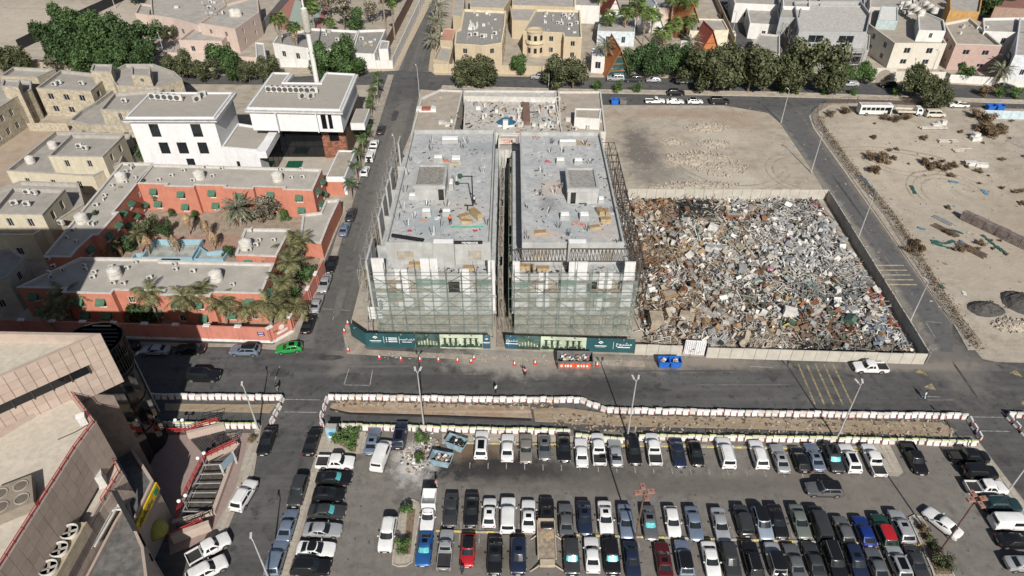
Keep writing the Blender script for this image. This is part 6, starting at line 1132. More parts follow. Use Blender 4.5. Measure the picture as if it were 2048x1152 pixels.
x, y = G(166, 842, 18.6); o = root('roof_box', 'white equipment box on the cream roof near the red railing', 'equipment box', (x, y, 18.2)); m = MB(); m.obox(x, y, 18.2, .8, .6, 1.3, .5); m.build('casing', ACW, o); m = MB(); m.obox(x, y, 19.5, .9, .7, .06, .5); m.build('lid', DUCTW, o)
pipe('roof_pipe', 'thin dark pipe lying across the cream roof', [(*G(116, 880, 18.3), 18.35), (*G(150, 865, 18.3), 18.35), (*G(180, 848, 18.3), 18.35)], .05, FIN)
# lower terraces
T1 = ccw(GP([(150, 935), (222, 906), (247, 948), (205, 1010), (120, 1160), (20, 1160)], 11.5)); t1 = root('terrace_block', 'stone-clad terrace block carrying the big fan unit', 'building', (*T1[0], 0)); m = MB(); m.prism(T1, 0, 11.4); m.build('wall', TILE, t1); m = MB(); m.ring(T1, .3, 11.4, 12.0); m.build('parapet', TILE, t1); m = MB(); m.face([(*p, 11.45) for p in inset(T1, .28)]); m.build('deck', CREAM, t1)
T2 = ccw(GP([(241, 1032), (262, 969), (291, 1111), (300, 1170), (170, 1170)], 8)); T2 = ccw(GP([(232, 1046), (252, 1014), (290, 1098), (300, 1175), (165, 1175)], 8.0)); t2 = root('annex_block', 'lower stone-clad annex beside the yellow sign', 'building', (*T2[0], 0)); m = MB(); m.prism(T2, 0, 8); m.build('wall', TILE, t2); m = MB(); m.ring(T2, .3, 8, 8.5); m.build('parapet', TILE, t2); m = MB(); m.face([(*p, 8.02) for p in inset(T2, .28)]); m.build('deck', mat('annex_deck', (.12, .115, .11), var=.3), t2)
tiled(t2, GP([(165, 1175)], 8)[0], GP([(292, 1090)], 8)[0], .1, 7.9, 1.3, 1.3); e1 = GP([(120, 1160), (205, 1010), (247, 948)], 11.5); tiled(t1, e1[0], e1[1], 4, 11.4, 1.3, 1.25); tiled(t1, e1[1], e1[2], 4, 11.4, 1.3, 1.25)
railing('red rail on the terrace edge near the white cabinet', [(*p, 12.0) for p in GP([(205, 1005), (240, 948), (222, 912)], 12)], .8)
a = Vector(G(150, 1052, 13)); b = Vector(G(88, 1160, 13)); d = (b - a).normalized(); r = atan2(d.y, d.x); o = root('fan_unit', 'long rusty cream chiller with three large white-rimmed fans', 'air conditioner', (*a, 11.45)); n_ = Vector((-d.y, d.x)); mid = a + d * 3.9
m = MB(); m.obox(*mid, 11.5, 8.6, 2.1, 1.6, r); m.build('casing', mat('chiller_cream', (.40, .33, .22), .7, var=.25, fine=.25), o)
for sy in (-1, 1): m = MB(); m.obox(*(mid + n_ * sy * 1.12), 11.5, 8.6, .1, 1.75, r); m.build('side_rail', CRM, o)
for k in range(4):
    p = a + d * (.9 + 2.05 * k); m = MB(); m.lathe([(.86, 0), (.9, .02), (.9, .45), (.82, .45), (.82, .1)], p.x, p.y, 20, 'z', 13.1); f = m.build('fan_ring', ACW, o, smooth=40); m = MB(); m.lathe([(.8, .1), (.1, .1)], p.x, p.y, 16, 'z', 13.12); m.build('fan_grille', FIN, f)
    for q in range(4): m = MB(); m.obox(p.x + .42 * cos(q * pi / 2 + .4), p.y + .42 * sin(q * pi / 2 + .4), 13.3, .7, .26, .05, q * pi / 2 + .4, (.25, 0)); m.build('fan_blade', mat('blade', (.30, .28, .24)), f)
for k in range(5): p0 = Vector(G(196 + 9 * k, 1028 - 2 * k, 9.5)); p1 = Vector(G(238 + 2 * k, 1000 + 5 * k, 9.5)); z = 9.2 + .1 * k; pipe('duct_pipe', 'pale bent service pipe between terrace and annex, one of a bank', [(*G(150 + 10 * k, 1110 - 4 * k, 9.5), z), (*p0, z), (*p1, z), (p1.x, p1.y, 8.1)], .13, ACW, 'pipe', 'bank of service pipes')
for k in range(4): pipe('black_pipe', 'black pipe of the bundle running down over the annex roof edge', [(*G(226 + 3 * k, 985, 11.5), 11.9), (*G(262 + 3 * k, 1052, 9), 8.8), (*G(296 + 3 * k, 1120, 6), 5.8)], .09, MEMB, 'pipe', 'black pipe bundle')
x, y = G(205, 962, 11.6); o = root('terrace_cabinet', 'white cabinet with dark door on the terrace', 'cabinet', (x, y, 11.45)); m = MB(); m.obox(x, y, 11.45, .9, 1.9, 2.0, .5); m.build('casing', ACW, o); m = MB(); m.obox(x + .35, y - .35, 11.8, .5, .8, 1.2, .5); m.build('door', FIN, o)
P5 = ccw(GP([(206, 878), (250, 872), (307, 961), (264, 1048), (250, 1000), (245, 950)], 8)); dk = root('shade_block', 'low roof with shade in its dark colour between the terraces and the plaza', 'building', (*P5[0], 0)); m = MB(); m.prism(P5, 0, 7.5); m.build('wall', TILE, dk); m = MB(); m.ring(P5, .35, 7.5, 8.0); m.build('parapet', TILE, dk); m = MB(); m.face([(*p, 7.53) for p in inset(P5, .3)]); m.build('deck', mat('shaded_deck', (.10, .10, .105), var=.25), dk)  # the deck's dark colour holds the shade that falls on it
a = Vector(G(264, 1048, 8)); b = Vector(G(307, 961, 8)); d = (b - a).normalized(); nn = Vector((d.y, -d.x)); o = root('shop_sign', 'long yellow sign board with green emblem on the plaza wall', 'sign', (*a, 6.3)); L = (b - a).length; m = MB(); m.obox(*((a + b) / 2 + nn * .2), 6.3, L, .2, 1.35, atan2(d.y, d.x)); bd = m.build('board', mat('sign_yellow', (.55, .36, .02), .5), o)
q = a + d * (L - .9) + nn * .32; m = MB(); m.obox(*q, 6.58, .8, .05, .8, atan2(d.y, d.x)); m.build('emblem', mat('sign_green', (.03, .22, .12)), bd)
for k in range(11): q = a + d * (.6 + k * (L - 2.6) / 11) + nn * .32; m = MB(); m.obox(*q, 6.63 + .1 * (k % 2), .34, .05, .3 + .2 * (k % 3), atan2(d.y, d.x)); m.build('lettering', mat('sign_print', (.16, .13, .03)), bd)
x, y = -43.8, 48.6; o = root('dome_canopy', 'olive-yellow quarter-dome awning with lettering over the plaza door', 'awning', (x, y, 2.4), None, .6); m = MB(); m.lathe([(1.35 * cos(k * pi / 12), 1.5 * sin(k * pi / 12)) for k in range(7)], 0, 0, 16); put('canopy', m.mesh('canopy', smooth=50), o, m=mat('canopy_olive', (.30, .27, .06), .6)); m = MB(); m.lathe([(1.37, 0), (1.37, .1), (1.3, .1)], 0, 0, 16); put('hem', m.mesh('hem'), o, m=mat('sign_print', (.16, .13, .03)))
# glass tower: panes and fins each one a piece
tc = (-52.7, 64.2); o = root('glass_tower', 'round dark glass stair tower with vertical louvre fins', 'tower', (*tc, 0)); rt = 3.3; N = 40
for j in range(4):
    for k in range(N // 2):
        a0, a1 = 2 * pi * k / (N // 2), 2 * pi * (k + 1) / (N // 2); z0, z1 = j * 4.9 + .1, j * 4.9 + 4.8; P = lambda a, z, r=rt: (tc[0] + r * cos(a), tc[1] + r * sin(a), z); m = MB(); m.face([P(a0, z0), P(a1, z0), P(a1, z1), P(a0, z1)]); m.build('pane', TGL, o)
    m = MB(); m.lathe([(rt - .1, 0), (rt + .08, 0), (rt + .08, .14), (rt - .1, .14)], *tc, N, 'z', j * 4.9 + 4.78); m.build('floor_band', FIN, o)
for k in range(56): a = 2 * pi * k / 56; m = MB(); m.tube((tc[0] + (rt + .3) * cos(a), tc[1] + (rt + .3) * sin(a), 15.5), (tc[0] + (rt + .3) * cos(a), tc[1] + (rt + .3) * sin(a), 19.9), .07, 4); m.build('fin', FIN, o)
for z in (15.6, 17.8, 19.8): m = MB(); m.lathe([(rt + .22, 0), (rt + .38, 0), (rt + .38, .1), (rt + .22, .1), (rt + .22, 0)], *tc, 40, 'z', z); m.build('ring', FIN, o)
m = MB(); m.face([(tc[0] + (rt - .1) * cos(2 * pi * k / N), tc[1] + (rt - .1) * sin(2 * pi * k / N), 19.65) for k in range(N)]); m.build('roof', mat('tower_roof', (.10, .098, .095), .8, var=.2), o)
for k in range(9): y0 = tc[1] - 2.9 + k * .72; w_ = max(.3, (3.1 ** 2 - (y0 - tc[1]) ** 2)) ** .5; m = MB(); m.box(tc[0] - w_, tc[0] + w_, y0 - .1, y0 + .1, 19.7, 19.9); m.build('roof_slat', FIN, o)
m = MB(); m.box(-58, -50.2, 57.6, 64, 0, 17.1); m.build('dark_link', TGL, o)
bldg('tower_block', 'tall stone-clad tower at the far left casting the long shadow', 'building', rect(-100, -67.5, 36, 60), 44, TILE)
# plaza and sunken court
PLZ = mat('plaza_pink', (.27, .205, .185), .8, var=.10, sc=2, fine=.1)
sheet('plaza', GP([(300, 872), (500, 866), (496, 940), (420, 1080), (340, 1110), (330, 1000), (255, 885)]), .05, PLZ)
def tri_wall(name, label, pts, h, m, t=.25, cat='wall', zz=0): 
    o = root(name, label, cat, (*G(*pts[0]), zz), 'plaza walls')
    w = [Vector(G(*p)) for p in pts]
    for a, b in zip(w, w[1:]): mb = MB(); d = b - a; mb.obox(*((a + b) / 2), zz, d.length, t, h, atan2(d.y, d.x)); mb.build('wall', m, o)
    return o
tri_wall('court_wall', 'pale coping wall along the street side of the sunken court', [(478, 892), (428, 1030)], .7, TILES[2], .5); tri_wall('court_wall', 'pale stepped wall at the lower end of the sunken court', [(428, 1032), (350, 1052)], 1.1, TILES[2], .5); tri_wall('court_wall', 'pale stepped wall above the plaza steps', [(378, 876), (452, 858)], 1.3, TILES[2], .5); tri_wall('court_wall', 'pale wall under the lower red hand rails', [(348, 1085), (424, 1058)], 1.6, TILES[2], .6); tri_wall('court_wall', 'short pale wall at the head of the sunken court', [(416, 922), (478, 892)], 1.0, TILES[2], .4)
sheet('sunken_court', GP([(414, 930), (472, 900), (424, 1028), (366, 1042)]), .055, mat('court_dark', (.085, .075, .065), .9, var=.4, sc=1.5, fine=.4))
for k in range(6): a = G(411 - 9.5 * k, 938 + 18.5 * k); b = G(462 - 8.5 * k, 936 + 19 * k); o = MB(); o.tube((*a, .9), (*b, .9), .09, 5); o.build('roof_beam', STEEL, label='steel beam over the sunken court, counted from the top number %s' % ('first second third fourth fifth sixth'.split()[k]), cat='beam', group='court beams', loc=(*a, 0))
pipe('roof_beam', 'steel edge beam of the sunken court beside the red rails', [(*G(414, 932), .95), (*G(364, 1044), .95)], .1, STEEL, 'beam', 'court beams')
for k in range(12):
    u = k / 11; a = Vector(G(384 + 60 * u, 880 - 15 * u)); b = Vector(G(424 + 48 * u, 925 - 32 * u)); m = MB(); d = b - a; m.obox(*((a + b) / 2), .055, d.length, .28 if k != 6 else .1, .13, atan2(d.y, d.x)); m.build('step', mat('step_dark', (.05, .045, .045)) , None, kind='structure')
for pts, l in (([(414, 925), (450, 908), (476, 896)], 'red hand rail above the sunken court'), ([(412, 928), (380, 990), (358, 1046)], 'long red railing along the plaza side of the sunken court'), ([(374, 874), (406, 862), (440, 852)], 'red hand rail at the top of the plaza steps'), ([(340, 874), (374, 874)], 'red railing in shade beside the glass tower'), ([(344, 1084), (380, 1068), (410, 1052)], 'red hand rail on the lower pale wall')): railing(l, [(*G(*p), .9) for p in pts], 1.0, bars=3, pitch=1.0, r=.06)
for pts in ([(400, 852), (445, 842)], [(432, 898), (480, 886)], [(360, 1066), (424, 1038)]): railing('thin black hand rail beside the red one on the plaza', [(*G(*p), .9) for p in pts], 1.0, m=MEMB, bars=2, pitch=.9)
x, y = G(462, 940); o = root('notice_stand', 'white framed notice stand over the sunken court', 'sign', (x, y, 0), None, 1.15); m = MB(); m.box(-1.2, 1.2, -.06, .06, 1.2, 2.5); put('board', m.mesh('board'), o, m=mat('board_blue', (.2, .27, .33), .4))
for sx in (-1.2, 1.2): m = MB(); m.box(sx - .1, sx + .1, -.08, .08, 0, 2.6); put('post', m.mesh('post'), o, m=RAWW)
for bx, by, rz in ((369, 866, 0), (413, 937, 1.0), (377, 1022, 1.0)):
    x, y = G(bx, by); o = root('globe_lamp', 'twin white globe lamp on the plaza, ' + {369: 'beside the top steps', 413: 'at the head of the sunken court', 377: 'halfway down the red railing'}[bx], 'street lamp', (x, y, .05), 'globe lamps', rz); m = MB(); m.tube((0, 0, 0), (0, 0, 2.7), .07, 6); put('pole', m.mesh('pole'), o, m=STEEL); m = MB(); m.tube((-.45, 0, 2.6), (.45, 0, 2.6), .04, 5); put('arm', m.mesh('arm'), o, m=STEEL)
    for s in (-.5, .5): m = MB(); m.ball((s, 0, 2.8), .26, 12, 8); put('globe', m.mesh('globe', smooth=60), o, m=GLOBE)
# ================= ORANGE HOTEL
ORG = mat('hotel_orange', (.46, .185, .128), .85, var=.12, sc=.5, fine=.12, drip=.22); AWN = mat('awning_green', (.055, .13, .085), .7, var=.2, sc=3); COP = mat('worn_coping', (.50, .48, .45), .8, var=.15, fine=.25); PEACH = mat('peach_base', (.50, .30, .18), var=.1)
HRF = mat('hotel_roof', (.375, .35, .31), var=.13, sc=.4, fine=.2); hh_ = root('hotel', 'low orange hotel with flat grey roofs around a palm courtyard', 'hotel', (-62, 110, 0))
def stepped(a, b, n, d):
    a = Vector(a); b = Vector(b); t = (b - a).normalized(); nn = Vector((t.y, -t.x)); out = []
    for k in range(n): s = d if k % 2 else 0; out += [tuple(a + (b - a) * (k / n) + nn * s), tuple(a + (b - a) * ((k + 1) / n) + nn * s)]
    return out
FWp = stepped((-83.1, 91.6), (-41.6, 90.0), 5, 1.0) + [(-41.7, 98.4), (-43.5, 98.4), (-62, 99.2), (-62, 99.8), (-76.5, 100.1)]
LWp = [(-83.2, 91.7), (-76.6, 100.2), (-78.3, 102.7), (-77.6, 107.1), (-76.6, 107.2), (-76.2, 115), (-77.2, 115), (-77.1, 122.8), (-74.1, 122.9), (-76.2, 132.2), (-74.0, 134.2), (-84.2, 134.6)]
LWp = [(-83.2, 100.3), (-78.3, 100.2), (-78.3, 102.7), (-77.6, 107.1), (-76.6, 107.2), (-76.2, 115), (-77.2, 115), (-77.1, 122.8), (-77.4, 134.4), (-84.2, 134.6)]
RWp = stepped((-77.3, 125.9), (-40.4, 123.9), 6, .8) + [(-40.4, 131.8), (-77.3, 133.9)]
EBp = GP([(489, 455), (580, 456), (552, 511), (470, 508)], 6.5); EAp = GP([(606, 428), (641, 424), (652, 400), (680, 398), (660, 440), (642, 486), (598, 484)], 3.6)
wst = mat('hotel_white', (.60, .58, .55), .7)
def hotel_wing(p, H, spec):
    p = ccw(p); hs = {}
    for i in range(len(p)):
        L = edge_len(p, i); a, b = p[i], p[(i + 1) % len(p)]; s = b[1] - a[1]; 
        if L < 3.5 or not spec(a, b): continue
        n = max(1, int(L / 3.6)); hs[i] = [q for z0, z1 in (((.7, 2.1), (3.7, 5.1)) if H > 5 else ((.9, 2.1),)) for q in whole(L, n, 1.0, z0, z1, .4)]
    bldg('', '', '', p, H, ORG, HRF, .45, .35, hs, parent=hh_, mf=wst, cop=COP, depth=.12)
    for i, hl in hs.items():
        a = Vector(p[i]); b = Vector(p[(i + 1) % len(p)]); d = (b - a).normalized(); nn = Vector((d.y, -d.x))
        for h in hl:
            if rnd.random() < .12: continue
            u = (h[0] + h[1]) / 2; z = h[3] + .25; P = lambda du, o_, zz: (*(a + d * (u + du) + nn * o_), zz); m = MB(); w = .75
            m.face([P(-w, .95, z - .75), P(w, .95, z - .75), P(w, .04, z), P(-w, .04, z)]); m.face([P(-w, .95, z - .80), P(-w, .04, z - .05), P(w, .04, z - .05), P(w, .95, z - .80)]); m.face([P(-w, .95, z - .75), P(-w, .04, z), P(-w, .04, z - .75)]); m.face([P(w, .95, z - .75), P(w, .04, z - .75), P(w, .04, z)]); m.face([P(-w, .95, z - .98), P(w, .95, z - .98), P(w, .95, z - .75), P(-w, .95, z - .75)]); m.build('awning', AWN, hh_)
            m = MB(); m.face([P(-.65, .12, h[2] - .02), P(.65, .12, h[2] - .02), P(.65, .0, h[2]), P(-.65, .0, h[2])]); m.face([P(-.65, .12, h[2] - .2), P(.65, .12, h[2] - .2), P(.65, .12, h[2] - .02), P(-.65, .12, h[2] - .02)]); m.build('sill', wst, hh_)
hotel_wing(FWp, 6.5, lambda a, b: True); hotel_wing(LWp, 6.5, lambda a, b: b[1] > a[1]); hotel_wing(RWp, 6.5, lambda a, b: b[0] > a[0] or b[1] > a[1]); hotel_wing(EBp, 6.3, lambda a, b: b[0] > a[0]); hotel_wing(EAp, 3.6, lambda a, b: False)
m = MB(); m.box(-43.8, -41.9, 98.45, 100.7, 0, 6.2); m.build('link_wall', ORG, hh_)
n = 0
for px, py in ((98, 520), (108, 535), (125, 543), (101, 548), (102, 556), (170, 533), (172, 540), (190, 546), (186, 557), (223, 536), (255, 538), (272, 527), (352, 541), (350, 531), (387, 545), (300, 558), (228, 568), (248, 569), (466, 571), (136, 478), (153, 485), (146, 462), (190, 450), (180, 449), (210, 393), (225, 373), (240, 350), (252, 366), (271, 357), (265, 338), (253, 345), (262, 333), (192, 413), (209, 400), (344, 353), (387, 363), (425, 354), (444, 339), (412, 336), (318, 362), (583, 357), (606, 356), (557, 341), (566, 341), (604, 341), (519, 482), (548, 482), (513, 492), (499, 502), (504, 462), (368, 343)):
    x, y = G(px, py, 6.1); n += 1; wing = 'front' if py > 512 else ('east block' if px > 460 and py > 440 else 'rear' if px > 300 else 'left')
    ac_unit(x, y, 6.05, rnd.choice((0, .05, 1.5, -.3, .6)), f'white air conditioner on the {wing} roof of the orange hotel', f'air conditioners on the hotel {wing} roof', rnd.uniform(.75, .95))
for px, py, l in ((230, 549, 'left part of the front roof'), (432, 555, 'right part of the front roof'), (243, 357, 'rear end of the left roof'), (164, 440, 'middle of the left roof'), (399, 353, 'left part of the rear roof'), (555, 357, 'right part of the rear roof'), (492, 492, 'east block roof')): x, y = G(px, py, 6.5); tank(x, y, 6.05, 'round white water tank on the ' + l + ' of the hotel', 'hotel water tanks', 1.15)
# perimeter wall of the hotel
o = root('hotel_wall', 'orange garden wall with white base along street and lane round the hotel', 'wall', (*G(300, 684), 0)); pts = [Vector(G(*p)) for p in ((-60, 666), (547, 685), (587, 662), (622, 606), (652, 548))]
for a, b in zip(pts, pts[1:]):
    n = max(1, round((b - a).length / 5)); d = (b - a) / n
    for k in range(n):
        p = a + d * (k + .5); r = atan2(d.y, d.x); m = MB(); m.obox(p.x, p.y, .55, d.length - .02, .26, 2.75, r); m.build('wall_panel', mat('wall_salmon', (.48, .195, .15), .85, var=.08, sc=.4, fine=.12, drip=.2), o); m = MB(); m.obox(p.x, p.y, 0, d.length, .36, .56, r); m.build('base', wst, o)
        q = a + d * k
        for s in (-.35, .35): m = MB(); e = q + d.normalized() * s; m.obox(e.x, e.y, .5, .2, .42, 2.85, r); m.build('pilaster', MT['wall_salmon'], o)
        m = MB(); m.obox(q.x, q.y, 3.3, 1.1, .6, .22, r); m.build('cap', wst, o)
a, b = pts[1], pts[2]; mid = (a + b) / 2; d = (b - a).normalized(); nn = Vector((d.y, -d.x)); r = atan2(d.y, d.x); sg = root('wall_sign', 'white round emblem and lettering on the angled orange wall corner', 'sign', (*mid, 0))
m = MB(); q = mid + nn * .2; m.obox(q.x, q.y, 1.2, 2.0, .04, .45, r); m.build('plate', wst, sg); m = MB(); m.lathe([(.5, -.02), (.5, .02)], 0, 0, 14, 'y'); e = put('emblem', m.mesh('emblem'), sg, (q.x - mid.x, q.y - mid.y, 2.3), (0, 0, r), m=wst); m = MB(); q = mid - d * 1.2 + nn * .2; m.obox(q.x, q.y, 2.0, .8, .04, .2, r); m.build('plate', mat('plaque_brown', (.10, .06, .04)), sg)
a, b = pts[0], pts[1]; d = (b - a).normalized(); q = b - d * 1.6 + Vector((d.y, -d.x)) * .2; sg = root('street_sign', 'pair of blue street name plates on the orange wall', 'sign', (*q, 1.6)); 
for z in (1.6, 2.05): m = MB(); m.obox(q.x, q.y, z, 1.2, .04, .35, atan2(d.y, d.x)); pl_ = m.build('plate', mat('sign_blue', (.02, .06, .16), .5), sg); m = MB(); m.obox(q.x, q.y - .03, z + .13, .8, .01, .1, atan2(d.y, d.x)); m.build('lettering', PRW, pl_)
slab('pavement', GP([(200, 684), (547, 690), (588, 668), (650, 548), (690, 420), (708, 352), (738, 262), (776, 150), (788, 150), (757, 252), (722, 352), (672, 520), (616, 618), (594, 680), (558, 700), (460, 694), (200, 692)]), 0, .14, mat('lane_pavement', (.31, .28, .235), var=.2, sc=.6, fine=.3))
sheet('courtyard', GP([(90, 640), (520, 668), (585, 655), (640, 520), (660, 430), (640, 390), (300, 360), (200, 470)]), .02, ground_mat('court_earth', (.30, .245, .19), (.35, .29, .23), (.20, .16, .12), .2, .9, bump=.2))
sheet('pool_terrace', [(-73.5, 106.2), (-54, 106.2), (-54, 116.5), (-73.5, 116.5)], .03, mat('terrace_brick', (.34, .22, .17), var=.15, sc=1, fine=.25))
pool = root('swimming_pool', 'empty pale blue swimming pool with raised rim in the hotel courtyard', 'pool', (-66, 110, 0)); POOLB = mat('pool_blue', (.26, .40, .47), .5, var=.08, fine=.1)
for p, nm in ((rect(-70.5, -60.8, 107.2, 113.3), 'basin'), ([(-60.6, 107.2), (-55.0, 107.2), (-54.6, 111.0), (-56.6, 110.0), (-58.8, 109.6), (-60.6, 111.2)], 'side_basin'), (rect(-72.6, -70.7, 107.2, 109.2), 'corner_basin')):
    m = MB(); m.ring(ccw(p), .25, .03, 1.25 if nm == 'basin' else .9); m.build(nm, POOLB, pool); m = MB(); m.face([(*q, .06) for q in inset(ccw(p), .2)]); m.build('floor', mat('pool_floor', (.30, .31, .28), var=.25, sc=.7), pool)
# ================= WHITE VILLA
v = root('white_villa', 'modern white villa with projecting flat roofs and a dark glazed courtyard', 'villa', (-60, 150, 0)); VW = mat('villa_white', (.60, .61, .62), .8, var=.05, drip=.12); VR = mat('villa_roof', (.33, .305, .27), var=.1, sc=.6, fine=.15, stretch=(1, 4, 1)); BRK = mat('brick_red', (.22, .095, .06), .9, var=.25, sc=2); CL = mat('villa_cladding', (.13, .085, .065), .7, var=.2)
def flatcap(poly, z, ov=.9, m=None):
    p = inset(ccw(poly), -ov); c = MB(); c.prism(p, z, z + .55, bot=True, top=False); c.ring(p, .7, z + .4, z + .56); c.build('eaves', mat('villa_eave', (.46, .46, .45)), v); c = MB(); c.ring(inset(p, .55), .35, z + .5, z + .95); c.build('parapet', VW, v); c = MB(); c.face([(*q, z + .6) for q in inset(p, .8)]); c.build('roof', VR, v)
LB = rect(-83, -64.6, 141, 153.6); LBh = {0: [(3.8, 5.9, 9.3, 12.4), (12.9, 15.1, 9.3, 12.4), (4.6, 6.7, 5.2, 8.0), (8.6, 10.8, 5.2, 8.0), (13.2, 15.3, 5.2, 8.0), (9.6, 11.4, 1.5, 4.0)]}
bldg('', '', '', LB, 13.2, VW, VR, .3, .3, LBh, parent=v, mf=DFR, mull=1, trans=0); flatcap(LB, 13.2)
MBp = ccw(GP([(424, 268), (454, 303), (518, 304), (552, 246), (470, 232)], 6.4)); MBp = [(-64.6, 141.0), (-56.2, 139.6), (-55.2, 150), (-64.6, 153)]; bldg('', '', '', MBp, 6.9, VW, VR, .5, .35, {0: [(2.6, 3.4, 1.6, 3.6)]}, parent=v, mf=DFR)
RBp = GP([(497, 219), (680, 223), (710, 152), (655, 149), (643, 170), (566, 169), (581, 150), (548, 149)], 13.4); 
m = MB(); m.prism(ccw(RBp), 8.4, 13.0, bot=True, top=False); m.build('upper_wall', VW, v); flatcap(RBp, 13.0, .7)
for x0 in (-52.6, -43.6): m = MB(); m.box(x0, x0 + .25, 144.7, 145.6, 8.5, 13); m.build('fin', VW, v)
for x0 in (-42.6, -41.0): m = MB(); m.box(x0, x0 + 1.1, 145.25, 145.5, 9.2, 12.6); m.build('window', TGL, v)
m = MB(); m.prism(ccw([(-55.2, 149.6), (-38.6, 149.0), (-38.2, 166), (-55.2, 166)]), 0, 8.4); m.build('lower_wall', CL, v)
for j in range(3):
    for k in range(5): x0 = -55 + k * 2.15; m = MB(); m.box(x0, x0 + 2.08, 149.0, 149.3, .2 + j * 2.75, 2.85 + j * 2.75); m.build('glazing', TGL, v)
bk = MB(); bk.box(-44.2, -38.7, 148.75, 149.2, 0, 8.4); bw = bk.build('brick_wall', mat('mortar', (.15, .08, .055)), v)
bb = MB(); bb.box(-.28, .28, -.04, .02, 0, .24); bme = bb.mesh('brick')
for j in range(29):
    for k in range(9):
        x0 = -43.9 + k * .6 + (.3 if j % 2 else 0)
        if x0 < -38.9 and not (-42.6 < x0 < -40.2 and 4.4 < j * .285 < 7.8): put('brick', bme, bw, (x0 + 60, 148.75 - 150 - rnd.uniform(0, .02), j * .285 + .02), m=(BRK, mat('brick_dark', (.17, .07, .045)), mat('brick_light', (.28, .13, .08)))[rnd.randrange(3)])
m = MB(); m.box(-42.4, -40.2, 148.6, 148.74, 4.5, 7.8); m.build('window', TGL, v)
m = MB(); m.box(-55.9, -53.9, 138.2, 149, 5.6, 7.2); m.build('side_canopy', VW, v)
for k in range(3): m = MB(); m.box(-54.4, -54.2, 139.5 + k * 3, 142.2 + k * 3, .3, 5.4); m.build('glazing', TGL, v)
m = MB(); m.box(-37.9, -34.6, 152, 160, 5.6, 7.3); m.build('balcony', VW, v); m = MB(); m.box(-37.8, -34.8, 152.2, 159.8, 7.3, 7.34); m.build('balcony_floor', VR, v)
sheet('villa_court', [(-56, 136.5), (-39.5, 136.5), (-39.5, 149), (-56, 149)], .03, mat('villa_paving', (.38, .34, .29), var=.1, sc=.5)); sheet('pond', GP([(577, 322), (607, 322), (602, 336), (570, 336)]), .04, mat('pond_green', (.015, .085, .05), .15))
bldg('gate_lodge', 'flat-roofed white lodge between the orange hotel and the lane', 'lodge', GP([(677, 300), (711, 301), (690, 354), (652, 354)], 4.4), 4.4, VW, PAVE, .3, .25)
m_ = root('lodge_base', 'orange stub wall below the white lodge', 'wall', (*G(680, 390), 0)); m = MB(); p = GP([(655, 384), (690, 386), (690, 392), (655, 390)]); m.prism(ccw(p), 0, 3.2); m.build('wall', ORG, m_)
for k in range(9): x, y = G(541 + 11 * k, 184 + .3 * k, 13.7); ac_unit(x, y, 13.6, 0, 'white condenser in the long row on the right villa roof', 'condensers on the villa roofs', 1.9)
for k in range(5): x, y = G(309 + 12.5 * k, 200 + .8 * k, 13.7); ac_unit(x, y, 13.8, 0, 'white condenser in the row on the left villa roof', 'condensers on the villa roofs', 1.9)
for px, py in ((395, 203), (405, 195), (605, 197), (622, 197)): x, y = G(px, py, 13.7); ac_unit(x, y, 13.6, .9, 'single larger unit on a villa roof behind the condenser row', 'condensers on the villa roofs', 1.8)
# ================= SANDSTONE VILLAS
STN = mat('rough_stone', (.38, .335, .255), .95, var=.28, sc=1.4, fine=.25, bump=.3); STC = mat('stone_cream', (.48, .435, .335), .9, var=.1, fine=.1, drip=.2); STR = mat('stone_roof', (.315, .295, .265), var=.14, sc=.5, fine=.2); SCOP = mat('grey_coping', (.33, .31, .28), var=.12)
def villa(pts, H, label, mw=STN, spec=None, par=.8, n=None, mr=STR, cop=SCOP, name='stone_villa', cat='villa', group=None):
    p = ccw(GP(pts, H)); h = winrows(p, spec(p) if spec else {}); return bldg(name, label, cat, p, H, mw, mr, par, .35, h, cop=cop, group=group)
def autow(zs, every=4.5, w=1.0, front=True, right=True):
    def f(p):
        s = {}
        for i in range(len(p)):
            a, b = p[i], p[(i + 1) % len(p)]; L = hypot(b[0] - a[0], b[1] - a[1]); dx, dy = (b[0] - a[0]) / L, (b[1] - a[1]) / L
            if L > 3 and ((front and dx > .4) or (right and (dy > .5 if (a[0] + b[0]) < 0 else dy < -.5))): s[i] = (max(1, int(L / every)), w, zs)
        return s
    return f
W2 = [(1.2, 2.8), (4.6, 6.2)]
villa([(72, 176), (181, 182), (217, 150), (121, 140)], 7.5, 'pale stone villa with paired upper windows facing a sandy yard', spec=autow(W2, 4.5, 1.6)); villa([(181, 142), (222, 144), (224, 129), (186, 128)], 10, 'small stone stair house behind the pale stone villa', spec=None, par=.4)
villa([(212, 148), (233, 171), (258, 172), (318, 174), (364, 158), (348, 143), (307, 128), (251, 128)], 7.6, 'many-sided stone villa with open terrace beside the trees', spec=autow([(4.6, 5.8)], 6, 1.0)); villa([(262, 150), (300, 152), (300, 132), (262, 132)], 10, 'stone upper room on the many-sided villa', par=.5, spec=autow([(8.2, 9.2)], 4, .9))
villa([(139, 240), (180, 250), (274, 249), (325, 184), (226, 178), (190, 205), (160, 222)], 5.0, 'stone villa base with round bastion terraces', spec=autow([(1.5, 3.0)], 5, 1.2)); villa([(200, 219), (272, 222), (328, 178), (228, 186)], 8.4, 'stone villa upper storey left of the white villa', spec=autow([(5.6, 7.6)], 6, .9))
villa([(96, 312), (205, 313), (248, 270), (142, 268)], 8.0, 'sandstone villa with broad grey roof and two roof units', STC, autow([(5.4, 7)], 5, 1)); villa([(12, 341), (186, 352), (240, 324), (262, 268), (110, 262)], 4.6, 'cream ground storey with terrace below the grey roof', STC, autow([(1.2, 3.0)], 6, 1.1), par=.9)
